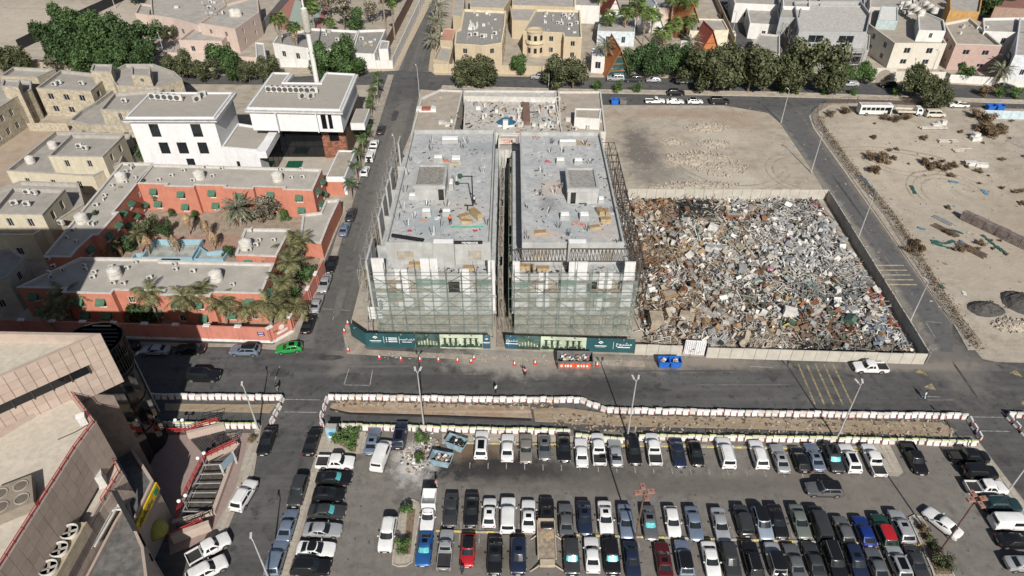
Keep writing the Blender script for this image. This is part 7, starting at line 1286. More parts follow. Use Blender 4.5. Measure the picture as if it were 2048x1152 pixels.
villa([(0, 152), (74, 154), (110, 138), (26, 134)], 7.5, 'stone house with grey roof at the top left', spec=autow([(4.5, 5.7)], 6, 1)); villa([(-40, 238), (28, 196), (62, 178), (62, 160), (0, 158), (-60, 190)], 8.0, 'stone villa at the left edge with shaded windows', spec=autow(W2, 3.6, 1.1, right=True)); villa([(2, 172), (36, 174), (40, 160), (6, 158)], 10.4, 'stone stair house on the left edge villa', par=.4)
villa([(-20, 427), (84, 429), (130, 378), (24, 374)], 9.0, 'cream villa with grey roof and four roof units, left edge', STC, autow([(6.2, 8)], 4, 1.1)); villa([(-20, 470), (66, 470), (168, 408), (156, 366), (40, 362), (-30, 390)], 5.6, 'cream lower storey with arched windows behind the hotel', STC, autow([(1.0, 2.6)], 5.5, 1.2), par=.8); villa([(-60, 565), (12, 556), (50, 515), (22, 498), (-60, 500)], 7.2, 'greyish cream house at the left edge beside the hotel', mat('grey_cream', (.40, .37, .31), var=.1), autow(W2, 3.5, 1.0))
for px, py, z in ((172, 300, 7.3), (160, 296, 7.3), (70, 390, 8.3), (56, 388, 8.3), (30, 410, 8.3), (56, 412, 8.3), (110, 172, 6.8), (120, 168, 6.8), (165, 170, 6.8), (250, 205, 7.7), (124, 450, 5)): x, y = G(px, py, z); ac_unit(x, y, z, rnd.uniform(-.3, .6), 'air conditioner standing on a sandstone villa roof', 'units on the stone villa roofs', 1.3)
for px, py, z in ((105, 290, 4.5), (60, 320, 4.5)): x, y = G(px, py, z); tank(x, y, 3.8, 'round water tank on the cream terrace, ' + ('nearer the grey roof' if px > 80 else 'nearer the left edge'), 'villa tanks')
sheet('yard', GP([(-60, 300), (20, 250), (100, 240), (140, 250), (150, 300), (60, 350), (-60, 400)]), .02, mat('yard_sand', (.36, .285, .215), var=.15, sc=.3, fine=.2))
# ================= OLD LOW BUILDING BEHIND THE SHELLS
PALE = mat('pale_render', (.50, .485, .45), .85, var=.12, fine=.15, drip=.2); PALER = ground_mat('old_roof', (.44, .425, .395), (.50, .485, .45), (.29, .275, .25), .35, 1.3, bump=.1); BEI = mat('beige_render', (.45, .375, .265), .85, var=.08, fine=.08, drip=.15); PNK = mat('pink_render', (.50, .405, .355), .85, var=.07, fine=.08, drip=.15); CRE = mat('cream_render', (.54, .51, .445), .85, var=.06, fine=.07, drip=.15); GRC = mat('grey_block', (.33, .335, .335), var=.12, fine=.15)
def far(pts, H, label, mw, spec=None, par=.7, mr=ROOFG, name='house', cop=None, group=None, cat='house'): return villa(pts, H, label, mw, spec, par, mr=mr, cop=cop, name=name, cat=cat, group=group)
far([(822, 268), (842, 195), (880, 178), (926, 180), (906, 268)], 7.0, 'left wing of the old low building with grey roof', PALE, par=.5, mr=ROOFB); far([(926, 266), (930, 194), (1112, 196), (1126, 266)], 7.6, 'cluttered middle wing of the old low building', PALE, par=.6, mr=PALER); far([(1120, 264), (1116, 182), (1202, 182), (1212, 264)], 7.0, 'right wing of the old low building', PALE, par=.5, mr=ROOFB)
far([(927, 192), (1113, 195), (1113, 181), (927, 180)], 8.3, 'white-walled back range of the old low building', PALE, par=.4, mr=PALER); o = far([(1149, 235), (1200, 238), (1203, 217), (1150, 216)], 9.2, 'white penthouse with a long window on the old building', WHITE, par=.3, mr=ROOFB)
p = GP([(1158, 236), (1196, 238)], 8.2); m = MB(); m.face([(p[0][0], p[0][1] - .6, 7.4), (p[1][0], p[1][1] - .6, 7.4), (p[1][0], p[1][1] - .6, 8.9), (p[0][0], p[0][1] - .6, 8.9)]); m.build('window', WIN, o)
o = far([(996, 300), (1042, 300), (1040, 268), (998, 267)], 8.0, 'pale facade with red lettering in the gap between the shells', PALE, autow([(4.5, 6)], 3, 1.4), par=.4); x, y = G(1014, 287, 8.1); b = MB(); b.box(x - 1.9, x + 1.9, y - .15, y, 8.0, 9.4); sgn = b.build('sign_board', PALE, o); text('ABARSA', .75, SKR, sgn, (x, y - .17, 9.0), (R(90), 0, 0)); text('MART', .55, SKR, sgn, (x, y - .17, 8.3), (R(90), 0, 0))
x, y = G(1012, 248, 7); o = root('roof_lantern', 'blue glass pyramid skylight on the old building roof', 'skylight', (x, y, 7)); b = MB(); b.prism(ccw([(x + 2.6 * cos(k * pi / 4), y + 2.0 * sin(k * pi / 4)) for k in range(8)]), 7, 7.5); b.build('curb', WHITE, o)
for k in range(8): a0, a1 = k * pi / 4, (k + 1) * pi / 4; b = MB(); b.face([(x + 2.5 * cos(a0), y + 1.9 * sin(a0), 7.5), (x + 2.5 * cos(a1), y + 1.9 * sin(a1), 7.5), (x, y, 8.9)]); b.build('pane', glassm('lantern_glass', (.03, .10, .16), .1), o)
b = MB(); b.box(x - .7, x + .5, y - 2.6, y - 1.8, 7.0, 9.0); b.build('porch', WHITE, o)
x, y = G(1052, 232, 7); b = MB(); b.box(x - .9, x + .9, y - 5, y + 5.5, 7.0, 8.1); b.build('roof_vent', mat('vent_brown', (.16, .10, .08)), label='long brown ridge vent on the old building roof', cat='vent', loc=(x, y, 7))
x, y = G(853, 220, 6.7); o = root('roof_hatch', 'white roof hatch with red lid on the left wing of the old building', 'hatch', (x, y, 6.5)); b = MB(); b.box(x - 2.4, x + 2.4, y - .8, y + .8, 6.5, 7.3); b.build('curb', WHITE, o); b = MB(); b.box(x - 1.1, x + 1.1, y - .83, y + .6, 6.9, 7.4); b.build('lid', mat('hatch_red', (.28, .09, .07)), o)
def clutter(px0, px1, py0, py1, z, n, label, group, ac=.4):
    for k in range(n):
        x, y = G(rnd.uniform(px0, px1), rnd.uniform(py0, py1), z)
        if rnd.random() < ac: ac_unit(x, y, z, rnd.choice((0, .1, 1.57)), 'air conditioner ' + label, 'air conditioners ' + group, rnd.uniform(1.0, 1.6))
        else:
            b = MB(); s = rnd.uniform(.5, 1.4); b.obox(x, y, z, s, s * rnd.uniform(.4, 1), rnd.uniform(.3, 1.0), rnd.uniform(-.2, .4)); b.build('roof_box', rnd.choice((ACW, WHITE, PALE, SC[1], SC[2], SC[5])), label='box or cover ' + label, cat='roof box', group='boxes ' + group, loc=(x, y, z))
clutter(935, 1045, 200, 262, 7.0, 26, 'on the cluttered middle roof of the old building', 'on the old building roof'); clutter(1060, 1118, 200, 262, 7.0, 26, 'on the right part of the cluttered middle roof', 'on the old building roof'); clutter(1130, 1200, 242, 262, 6.5, 9, 'on the right wing roof of the old building', 'on the old building roof', .2); clutter(845, 905, 190, 255, 6.5, 8, 'on the left wing roof of the old building', 'on the old building roof', .2)
for k in range(5): x, y = G(1090 + 6 * k, 222 + 7 * (k % 3), 7); b = MB(); b.lathe([(.55, 0), (.55, .9), (.4, 1.0)], 0, 0, 14); b.build('roof_fan', SC[2], label='round dark exhaust fan on the right of the cluttered roof', cat='fan', group='exhaust fans', loc=(x, y, 7.0))
# ================= FAR SIDE OF THE AVENUE
far([(357, 80), (443, 82), (470, 56), (392, 52)], 4.6, 'low pink villa wing with dark roof strips', PNK, autow([(1.2, 2.8)], 5, 1.2)); far([(303, 30), (345, 36), (395, 50), (440, 46), (458, 12), (445, -14), (300, -14)], 6, 'large pink villa with stepped roof terraces', PNK, autow([(1.5, 3.2)], 6, 1.4)); far([(398, 46), (470, 58), (518, 24), (515, -10), (452, 8)], 7.4, 'pink villa wing with water tanks on the roof', PNK, autow([(1.5, 3), (4.6, 6)], 6, 1)); far([(270, 26), (306, 32), (310, 10), (280, 6)], 3.4, 'small pink gate house at the paved yard', PNK)
sheet('yard', GP([(280, 30), (350, 40), (400, 55), (360, 112), (330, 118), (290, 50)]), .02, mat('pink_paving', (.36, .31, .28), var=.12)); sheet('yard', GP([(290, 44), (340, 46), (372, 62), (390, 70), (380, 76), (300, 58)]), .025, mat('salmon_paving', (.40, .25, .20), var=.1))
for px, py in ((467, 30), (476, 30)): x, y = G(px, py, 7); tank(x, y, 6.7, 'white roof tank on the pink villa wing, ' + ('left' if px < 470 else 'right'), 'pink villa tanks', 1.3)
clutter(400, 460, 4, 40, 6.8, 8, 'on the pink villa roofs', 'on the pink villa'); clutter(350, 430, 6, 20, 5.4, 5, 'on the stepped pink roof', 'on the pink villa')
far([(545, 86), (556, 70), (622, 56), (716, 61), (702, 99), (612, 96)], 4.6, 'low white villa with grey roof and roof well beside the minaret', WHITE, autow([(.8, 2.6)], 5, 1.4), mr=mat('villa_grey_roof', (.24, .23, .21), var=.12)); far([(717, 60), (772, 58), (749, 108), (704, 106)], 4.4, 'white villa wing with pipes on its grey roof', WHITE, autow([(.8, 2.4)], 6, 1.2), mr=MT['villa_grey_roof'])
far([(757, 98), (776, 98), (779, 82), (762, 80)], 4.2, 'small white roof room by the boundary wall', WHITE, par=.2); far([(512, 116), (532, 120), (528, 86), (510, 84)], 4.5, 'white garage block left of the white villa', WHITE, par=.4)
clutter(722, 760, 70, 98, 3.8, 8, 'on the white villa wing roof', 'on the white villa', .3); clutter(640, 700, 62, 90, 4.0, 5, 'on the low white villa roof', 'on the white villa', .3)
x, y = G(634, 165); o = root('minaret', 'slender white minaret with a drum balcony', 'minaret', (x, y, 0)); o.scale = (.8, .8, 1); b = MB(); b.lathe([(.9, 0), (.9, 6), (.8, 14)], 0, 0, 14); put('shaft', b.mesh('shaft', smooth=40), o, m=WHITE); b = MB(); b.lathe([(.85, 14), (1.3, 14.6), (1.35, 19.6), (1.1, 20.2), (1.0, 20.4)], 0, 0, 16); put('drum', b.mesh('drum', smooth=30), o, m=mat('minaret_stone', (.34, .325, .285), var=.2, sc=3)); b = MB(); b.lathe([(1.0, 20.4), (1.1, 20.7), (.3, 21), (.28, 28), (.05, 31)], 0, 0, 12); put('spire', b.mesh('spire', smooth=40), o, m=WHITE)
sheet('court_border', GP([(566, 60), (640, 62), (662, 0), (588, -14), (550, 30)]), .02, mat('court_red', (.30, .14, .12), var=.1)); sheet('tennis_court', GP([(575, 52), (630, 54), (648, 10), (590, 0)]), .03, mat('court_green', (.27, .33, .28), var=.08))
panel_wall('garden_wall', 'long white boundary wall along the upper lane', (786, 138), (854, -10), 3.2, 5, m=WHITE, group='garden walls'); panel_wall('garden_wall', 'white street wall in front of the low white villa', (562, 134), (786, 138), 2.6, 5, m=WHITE, group='garden walls'); panel_wall('garden_fence', 'brown slatted fence above the white boundary wall', (766, 122), (832, -10), 4.0, 2.5, .1, m=mat('fence_brown', (.15, .10, .075)), group='garden walls'); panel_wall('garden_wall', 'dark wall between the tennis court and the pink villa', (520, 70), (586, -10), 3, 4, m=mat('wall_grey', (.24, .24, .23)), group='garden walls'); panel_wall('garden_wall', 'pink street wall below the pink villa', (330, 118), (540, 130), 2.2, 5, m=PNK, group='garden walls')
slab('pavement', GP([(560, 148), (790, 141), (800, 130), (870, -10), (858, -10), (786, 138), (700, 140), (560, 140)]), 0, .13, mat('far_pavement', (.42, .35, .26), var=.15, fine=.2))
# beige villas
o = far([(909, 88), (950, 90), (964, 92), (1004, 86), (1010, 50), (1012, 22), (928, 18), (921, 56), (912, 60)], 7.4, 'beige villa with curved corner bay and cluttered grey roof', BEI, autow([(1.3, 2.7), (4.7, 6.2)], 4.5, 1.3), mr=MT['villa_grey_roof'], cop=mat('beige_trim', (.56, .48, .34))); clutter(930, 1000, 26, 80, 6.7, 26, 'on the roof of the beige villa with the curved corner', 'on the left beige villa')
o = far([(1046, 62), (1126, 66), (1128, 74), (1164, 75), (1160, 20), (1072, 18)], 7.4, 'beige villa with balconies and a round tower bay', BEI, autow([(1.3, 2.8), (4.7, 6.2)], 4.5, 1.3), mr=MT['villa_grey_roof'], cop=MT['beige_trim']); clutter(1085, 1155, 28, 66, 6.7, 24, 'on the roof of the beige villa with the round bay', 'on the right beige villa')
x, y = G(1070, 112); b = MB(); b.lathe([(2.7, 0), (2.7, 7.2), (2.9, 7.3), (2.9, 7.5), (2.6, 7.5), (2.6, 7.0)], x, y + 1.6, 20); tw = b.build('round_bay', BEI, o, smooth=40); b = MB(); b.lathe([(3.2, 4.0), (3.2, 5.0), (3.0, 5.0), (3.0, 4.2)], x, y + 1.6, 20); b.build('balcony', MT['beige_trim'], tw)
for z in (1.2, 5.0):
    for a in (-2.3, -1.57, -.85): b = MB(); b.obox(x + 2.72 * cos(a), y + 1.6 + 2.72 * sin(a), z, .9, .12, 1.5, a + pi / 2); b.build('window', WIN, tw)
for ox, oy, l in ((905, 95, o), (0, 0, o))[:0]: pass
far([(880, 80), (905, 82), (912, 58), (888, 56)], 3.2, 'beige carport with striped awning roof', BEI, par=.2, mr=mat('stripe_awning', (.42, .22, .17), var=.3, sc=2, stretch=(6, .1, 1))); far([(866, 118), (898, 124), (906, 92), (880, 90)], 3.4, 'beige side annex with terrace beside the lane', BEI, par=.8); far([(905, 30), (925, 34), (930, -10), (910, -12)], 7.5, 'beige house at the top edge beside the lane', BEI, par=.5); far([(940, 14), (1008, 16), (1030, -16), (940, -16)], 6.5, 'beige house behind at the top edge', BEI, autow([(2, 3.4)], 5, 1.2), par=.5); far([(1024, 10), (1150, 14), (1150, -16), (1024, -16)], 7, 'beige house with arches at the top edge', BEI, autow([(3.6, 5.4)], 5, 1.8), par=.5); far([(1024, 40), (1070, 42), (1072, 14), (1020, 12)], 6, 'beige house with sloped grey roof between the villas', BEI, par=.2)
panel_wall('garden_wall', 'beige garden wall with pilasters in front of the beige villas', (868, 146), (1170, 152), 2.8, 4.5, m=BEI, group='garden walls'); panel_wall('garden_wall', 'beige garden wall along the lane side of the beige villa', (868, 146), (884, 60), 2.8, 4.5, m=BEI, group='garden walls')
slab('pavement', GP([(857, 140), (870, 150), (1024, 153), (1310, 156), (1310, 150), (1170, 151), (874, 145), (866, 128), (880, 0), (875, 0)]), 0, .13, MT['far_pavement'])
# A-frames and white gables
ORT = mat('orange_tile', (.42, .16, .06), .85, var=.18, sc=.8, fine=.2); RDT = mat('red_tile', (.26, .075, .055), .85, var=.15); GBL = glassm('gable_glass', (.035, .075, .07), .1)
def aframe(pl, pr, apex, back, H, m, label, gable=GBL, name='a_frame_house'):
    A = Vector((*G(*pl), 0)); B = Vector((*G(*pr), 0)); mid = (A + B) / 2; ry = (B - A).normalized(); fw = Vector((-ry.y, ry.x, 0)); o = root(name, label, 'house', A); T = mid + Vector((0, 0, H)); bk = fw * back
    b = MB(); e = -fw * .5; n1 = Vector((0, 0, .18))
    for P0 in (A, B): q = [P0 + e, T + e, T + bk, P0 + bk]; b.face(q if P0 == B else q[::-1]); b.face([p + n1 for p in (q if P0 == A else q[::-1])]); b.face([q[0], q[0] + n1, q[1] + n1, q[1]])
    b.build('roof', m, o); b = MB(); b.face([A + fw * .3, B + fw * .3, T + fw * .3]); g = b.build('gable', gable, o); b = MB(); b.face([B + bk, A + bk, T + bk]); b.build('gable', WHITE, o)
    for k in (.25, .5, .75): b = MB(); h = H * k; w = (1 - k); b.tube(mid + (A - mid) * w + fw * .25 + Vector((0, 0, h)), mid + (B - mid) * w + fw * .25 + Vector((0, 0, h)), .1, 4); b.build('glazing_bar', m, g)
    b = MB(); b.tube(T - fw * .5 + Vector((0, 0, .2)), T + bk + Vector((0, 0, .2)), .16, 5); b.build('ridge', m, o)
aframe((1210, 157), (1262, 155), None, 13, 8.2, ORT, 'steep orange A-frame house with green glass gable'); aframe((1348, 76), (1408, 74), None, 16, 10, ORT, 'large orange A-frame roof behind the palms', mat('gable_wood', (.16, .09, .05))); aframe((1206, 44), (1250, 44), None, 14, 8, RDT, 'dark red steep roof at the top edge', WHITE); aframe((1395, 112), (1440, 110), None, 9, 7.5, RDT, 'dark red steep roof beside the pale block', ORT)
aframe((1278, 66), (1330, 64), None, 12, 9.5, mat('white_roof', (.55, .57, .60)), 'white gabled house with tall columns', WHITE, 'gabled_house'); far([(1195, 62), (1270, 64), (1270, 30), (1200, 30)], 4.6, 'white flat-roofed hall behind the palms', mat('hall_white', (.48, .53, .56)), autow([(1, 3)], 4, 1.2), par=.3); far([(1380, 62), (1458, 60), (1446, 38), (1378, 36)], 5.0, 'pale flat block with yellow edge behind the trees', mat('pale_yellow', (.56, .51, .40)), autow([(2, 3.2)], 7, 1), par=.4); far([(1184, 112), (1210, 114), (1212, 96), (1184, 96)], 5, 'small white annex left of the orange A-frame', WHITE, autow([(1.4, 3.4)], 4, 1.6), par=.3, mr=mat('blue_grey_roof', (.33, .36, .40))); far([(1150, 10), (1200, 12), (1200, -20), (1150, -20)], 6, 'white house at the top edge left of the red roof', WHITE, par=.5); far([(1260, 14), (1340, 16), (1340, -14), (1260, -14)], 6.5, 'white house with red trims at the top edge', PNK, autow([(2, 3.4)], 5, 1), par=.5)
for px, py, l in ((1190, 140, 'left'), (1360, 96, 'middle')): panel_wall('garden_wall', 'white garden wall in the palm garden, ' + l, (px, py), (px + 70, py + 1), 2.4, 4, m=WHITE, group='garden walls')
# right-hand houses
far([(1598, 62), (1734, 64), (1742, 28), (1722, 2), (1588, 2)], 9.6, 'unfinished grey house with open window holes and scaffolding', GRC, lambda p: {k: (2, 4.4, [(6.2, 8.4)]) for k, v in autow([(6, 8)], 6)(p).items()}, par=1.0, mr=PALER); far([(1588, 98), (1738, 100), (1742, 62), (1592, 60)], 5.4, 'open lower storey of the unfinished grey house', GRC, lambda p: {k: (3, 5.5, [(1.0, 4.4)]) for k, v in autow([(1, 4)], 6, right=False)(p).items()}, par=.3, mr=PALER); far([(1560, 34), (1600, 36), (1606, 4), (1570, 0)], 9, 'narrow grey block left of the unfinished house', GRC, autow([(4, 6)], 6), par=.6)
a_, b_ = Vector(G(1588, 152)), Vector(G(1736, 150)); scaffold('rusty tube scaffolding before the unfinished grey house', [tuple(a_ + (b_ - a_) * (k / 9) + Vector((0, 2.5))) for k in range(10)], [.3, 2.4, 4.6, 6.6], 1.0, (0, 1), 'scaffolding', m=mat('scaffold_old', (.22, .19, .16)))
a_, b_ = Vector(G(1585, 150)), Vector(G(1556, 92)); scaffold('rusty tube scaffolding on the side of the unfinished house', [tuple(a_ + (b_ - a_) * (k / 6)) for k in range(7)], [.3, 2.6, 5, 7.4], 1.0, (1, 0), 'scaffolding', m=MT['scaffold_old'])
far([(1790, 86), (1894, 87), (1852, 24), (1742, 20), (1738, 48)], 7.6, 'cream villa with blinds facing the avenue', CRE, autow([(4.6, 6.2), (1.4, 2.8)], 7, 1.8), mr=ROOFB); far([(1838, 60), (1892, 62), (1888, 40), (1850, 24), (1836, 30)], 10.2, 'white penthouse with tanks on the cream villa', WHITE, autow([(8, 9.4)], 5, .9), par=.6); far([(1755, 40), (1796, 42), (1796, 14), (1762, 12)], 9.6, 'glass and white roof room on the cream villa', mat('glassy', (.33, .40, .40)), par=.2, mr=WHITE); clutter(1800, 1850, 2, 40, 7.2, 22, 'on the crowded roof of the cream villa', 'on the cream villa', .4)
for k in range(7): x, y = G(1815 + 9 * k, 10 + 6 * (k % 4), 10); tank(x, y, 9.4, 'pale roof tank in the crowd on the cream villa', 'cream villa tanks', 1.1)
far([(1912, 88), (2004, 91), (1940, 36), (1888, 46)], 7.6, 'pink villa with white shutters and brown drain pipe', mat('rose_render', (.40, .29, .255), var=.08), autow([(4.6, 6.0), (1, 2)], 5, 1.8), mr=ROOFB, cop=CRE); clutter(1915, 1975, 50, 74, 6.9, 7, 'on the pink villa roof at right', 'on the right pink villa', .6); far([(1968, 62), (2060, 66), (2060, 34), (1966, 36)], 8, 'white house with brown band at the right edge', WHITE, autow([(4.6, 6.2), (1.4, 3)], 4, 1.2), mr=ROOFG); far([(2030, 110), (2090, 112), (2090, 40), (2040, 34)], 8.6, 'tall white block at the right edge', mat('cold_white', (.50, .52, .55)), autow([(3, 4.6)], 6, 1.2), par=.6)
far([(1500, 46), (1562, 50), (1556, 14), (1492, 8)], 5, 'low white house with blank walls', WHITE, autow([(1.4, 2.8)], 6, 1.2), par=.6); far([(1470, 6), (1560, 10), (1556, -20), (1460, -20)], 6.5, 'white house at the top edge beside the side lane', WHITE, autow([(2, 3.4)], 6, 1.2), par=.6); far([(1566, 12), (1620, 14), (1620, -20), (1566, -20)], 9.5, 'white block at the top edge', WHITE, autow([(6, 7.6)], 6, 1.2), par=.6); far([(1640, 10), (1730, 12), (1730, -20), (1640, -20)], 9, 'grey and white block behind the unfinished house', GRC, autow([(6, 7.6)], 6, 1.2), par=.6); far([(1740, 14), (1830, 16), (1830, -20), (1740, -20)], 7, 'pale house behind the cream villa', PALE, autow([(3, 4.6)], 6, 1.2), par=.6); far([(1900, 20), (1960, 24), (1966, -10), (1900, -14)], 8, 'ochre house with red dish at the top right', mat('ochre', (.42, .25, .10)), autow([(3, 4.6)], 6, 1.2), par=.6); far([(1990, 14), (2060, 18), (2060, -20), (1990, -20)], 6, 'brown tiled house at the top right corner', mat('brown_render', (.28, .20, .16)), par=.5, mr=mat('red_brown_roof', (.22, .11, .09)))
far([(1502, 92), (1530, 110), (1560, 108), (1560, 70), (1520, 66)], 5.0, 'low pale sheds beside the upper side lane', PALE, par=.5)
panel_wall('garden_wall', 'white garden wall with arched gate in front of the cream villa', (1742, 163), (1885, 164), 3.0, 4, m=CRE, group='garden walls'); panel_wall('garden_wall', 'white garden wall in front of the pink villa', (1895, 165), (2090, 178), 2.4, 4, m=WHITE, group='garden walls'); panel_wall('garden_wall', 'grey block wall along the upper side lane', (1560, 118), (1478, -6), 2.8, 4, m=GRC, group='garden walls'); panel_wall('garden_wall', 'beige wall on the left of the upper side lane', (1468, 92), (1426, -6), 2.6, 4, m=BEI, group='garden walls'); panel_wall('garden_wall', 'white low wall behind the avenue trees', (1380, 148), (1580, 154), 2.2, 4, m=WHITE, group='garden walls'); panel_wall('dark_fence', 'dark sheet fence behind the dense trees', (40, 100), (262, -6), 3.2, 4, m=mat('fence_black', (.03, .03, .032)), group='garden walls')['category'] = 'fence'
slab('pavement', GP([(1310, 156), (1536, 159), (1884, 167), (2090, 180), (2090, 173), (1884, 161), (1700, 158), (1310, 150)]), 0, .13, MT['far_pavement'])
o = root('arch_gate', 'arched lattice gate in the cream garden wall', 'gate', (*G(1762, 164), 0)); x, y = G(1762, 164); b = MB(); b.box(x - 3.2, x + 3.2, y - .35, y - .1, 0, 4.2); b.build('surround', CRE, o); b = MB(); b.face([(x + 2.1 * cos(t), y - .37, 1.7 + 2.1 * sin(t)) for t in [pi * k / 10 for k in range(11)]] + [(x - 2.1, y - .37, .1), (x + 2.1, y - .37, .1)]); b.build('lattice', mat('lattice', (.26, .22, .18)), o)

def litter(px, py, sx, sy, z, n, cols, label, s=(.08, .4)):
    cx, cy = G(px, py, z); mb = MB()
    for k in range(n): mb.k = rnd.randrange(len(cols)); q = rnd.uniform(*s); mb.obox(cx + rnd.uniform(-sx, sx), cy + rnd.uniform(-sy, sy), z, q * rnd.uniform(1, 3), q * rnd.uniform(.3, 1), q * .4, rnd.uniform(0, 3))
    mb.build('litter', cols, kind='stuff', label=label, cat='litter')
LC = [SC[0], SC[2], SC[3], SC[5], SC[7], REBAR]
litter(1020, 232, 14, 8, 7.02, 300, [SC[1], SC[2], SC[4], SC[6], SC[3]], 'broken tiles and litter on the cluttered middle roof', (.1, .5)); litter(885, 375, 7.6, 18, ZR + .01, 260, LC, 'offcuts and litter on the left roof deck', (.06, .26)); litter(1145, 375, 7.4, 18, ZR + .01, 260, LC, 'offcuts and litter on the right roof deck', (.06, .26)); litter(870, 545, 8.5, 1.5, ZT + .03, 110, LC, 'offcuts on the left front terrace'); litter(1145, 545, 8.5, 1.5, ZT + .03, 110, LC, 'offcuts on the right front terrace'); litter(885, 712, 11, .7, .04, 120, [SC[1], SC[2], RBL], 'grit and litter along the left hoarding', (.06, .2)); litter(1150, 718, 18, 1.2, .03, 200, [SC[1], SC[2], RBL], 'grit and litter along the right hoarding', (.06, .2)); litter(1850, 420, 22, 32, .01, 260, [SC[1], SC[5], SC[7], BTARP, SC[2]], 'scattered sticks and litter on the waste lot', (.08, .3))
panel_wall('yard_wall', 'stone yard wall between two stone villas at left', (60, 262), (140, 262), 2.2, 4, m=STN, group='villa walls'); panel_wall('yard_wall', 'cream yard wall behind the cream villas at left', (84, 405), (150, 352), 2.4, 4, m=STC, group='villa walls'); panel_wall('yard_wall', 'stone wall along the sandy lane behind the stone villas', (0, 132), (250, 150), 2.2, 5, m=STN, group='villa walls'); panel_wall('yard_wall', 'grey wall between the white villa and the stone villas', (262, 340), (300, 300), 2.4, 4, m=GRC, group='villa walls')
# ================= PLANTS
def leafm(n, c, v=.6): return mat('leaf_' + n, c, .75, var=.3, sc=.35, spec=.2, island=v, c2=tuple(min(1, x * 1.7 + .008) for x in c))
LF = dict(dark=leafm('dark', (.030, .055, .018)), green=leafm('green', (.040, .072, .022)), olive=leafm('olive', (.058, .066, .030)), grey=leafm('grey', (.13, .115, .085)), bright=leafm('bright', (.052, .092, .026)), dry=leafm('dry', (.12, .085, .05)), frond=leafm('frond', (.085, .10, .045)), fan=leafm('fan', (.065, .095, .025)), date=leafm('date', (.12, .125, .085)), dead=leafm('dead', (.24, .165, .095)), coco=leafm('coco', (.095, .094, .042)))
BARK = mat('bark', (.14, .10, .07), .95, var=.25, sc=3); PBARK = mat('palm_bark', (.25, .20, .15), .95, var=.25, sc=4)
def crownmesh(seed, n, rx, rz, zc, leaf, gap=.25, lobes=9):
    r = random.Random(seed); L = [(r.gauss(0, rx * .42), r.gauss(0, rx * .42), zc + r.uniform(-.6, .6) * rz, r.uniform(.38, .62) * rx) for _ in range(lobes)] + [(0, 0, zc, rx * .6)]
    mb = MB()
    for k in range(n):
        c = L[k % len(L)]; d = Vector((r.gauss(0, 1), r.gauss(0, 1), r.gauss(0, 1))).normalized(); q = c[3] * (r.random() ** .35)
        if mn.noise((d.x * 2 + seed, d.y * 2, d.z * 2)) < -gap: q *= .55
        p = Vector((c[0], c[1], c[2])) + Vector((d.x * q, d.y * q, d.z * q * min(1.1, rz / rx * 1.1))); nrm = (d + Vector((r.gauss(0, .6), r.gauss(0, .6), r.gauss(0, .6)))).normalized(); a = nrm.orthogonal().normalized(); b = nrm.cross(a); s = leaf * r.uniform(.6, 1.3); t = r.uniform(0, 3)
        u = (a * cos(t) + b * sin(t)) * s; w = (b * cos(t) - a * sin(t)) * s * .6; mb.face([p - u, p + w * .9, p + u, p - w])
    return mb.mesh('crown')
def trunkmesh(seed, h, rx, r0=.2, multi=1):
    r = random.Random(seed); mb = MB()
    for m in range(multi):
        a = r.uniform(0, 6); top = Vector((r.uniform(-.3, .3) + (.5 * cos(a) if multi > 1 else 0), r.uniform(-.3, .3) + (.5 * sin(a) if multi > 1 else 0), h)); mb.tube((0, 0, 0), top, r0, 7, r0 * .7)
        for k in range(5): t = r.uniform(0, 6.28); e = top + Vector((cos(t) * rx * .6, sin(t) * rx * .6, rx * r.uniform(.3, .8))); mb.tube(top * r.uniform(.75, 1), e, r0 * .45, 5, r0 * .12, cap=False)
    return mb.mesh('trunk')
TP = {}
def proto(k, *a):
    if k not in TP: TP[k] = (crownmesh(*a[:-2]), trunkmesh(a[0], a[-2], a[2], a[-1]))
    return TP[k]
PRO = dict(broad=[(11, 6500, 2.5, 2.9, 3.5, .21, .2, 14, 1.7, .16), (12, 6500, 2.5, 2.7, 3.6, .21, .2, 16, 1.8, .16), (13, 6000, 2.4, 2.6, 3.4, .21, .3, 12, 1.6, .15)], bush=[(21, 1500, 1.0, .8, .75, .105, .2, 8, .4, .06), (22, 1500, 1.0, .9, .8, .105, .25, 9, .4, .06)], cyp=[(31, 1500, 1.0, 3.0, 3.2, .22, .2, 12, 1.2, .1)], thin=[(41, 900, 2.4, 2.0, 4.4, .26, .1, 9, 2.4, .13)])
def tree(px, py, s, kind, leaf, label, group='trees', cat='tree', z=0, sz=None):
    x, y = G(px, py, z); i = rnd.randrange(len(PRO[kind])); c, t = proto((kind, i), *PRO[kind][i]); o = root('tree' if kind != 'bush' else 'shrub', label, cat if kind != 'bush' else 'shrub', (x, y, z), group, rnd.uniform(0, 6.28)); o.scale = (s, s, sz or s * rnd.uniform(.92, 1.1)) if True else None
    put('crown', c, o, m=LF[leaf]); put('trunk', t, o, m=BARK); return o
n = 0
for px, py, s in ((120, 100, 1.7), (150, 72, 1.6), (165, 130, 1.7), (200, 85, 1.8), (215, 135, 1.8), (245, 95, 1.8), (262, 125, 1.7), (285, 105, 1.6), (300, 132, 1.4), (185, 150, 1.4), (240, 150, 1.4), (135, 125, 1.5)):
    tree(px, py + 12, s * 1.12, 'broad', rnd.choice(('dark', 'dark', 'green')), 'dark green tree in the %s %s of the dense clump at the top left' % ('upper' if py < 95 else 'middle' if py < 128 else 'lower', 'left' if px < 170 else 'centre' if px < 240 else 'right'), 'trees of the dense clump')
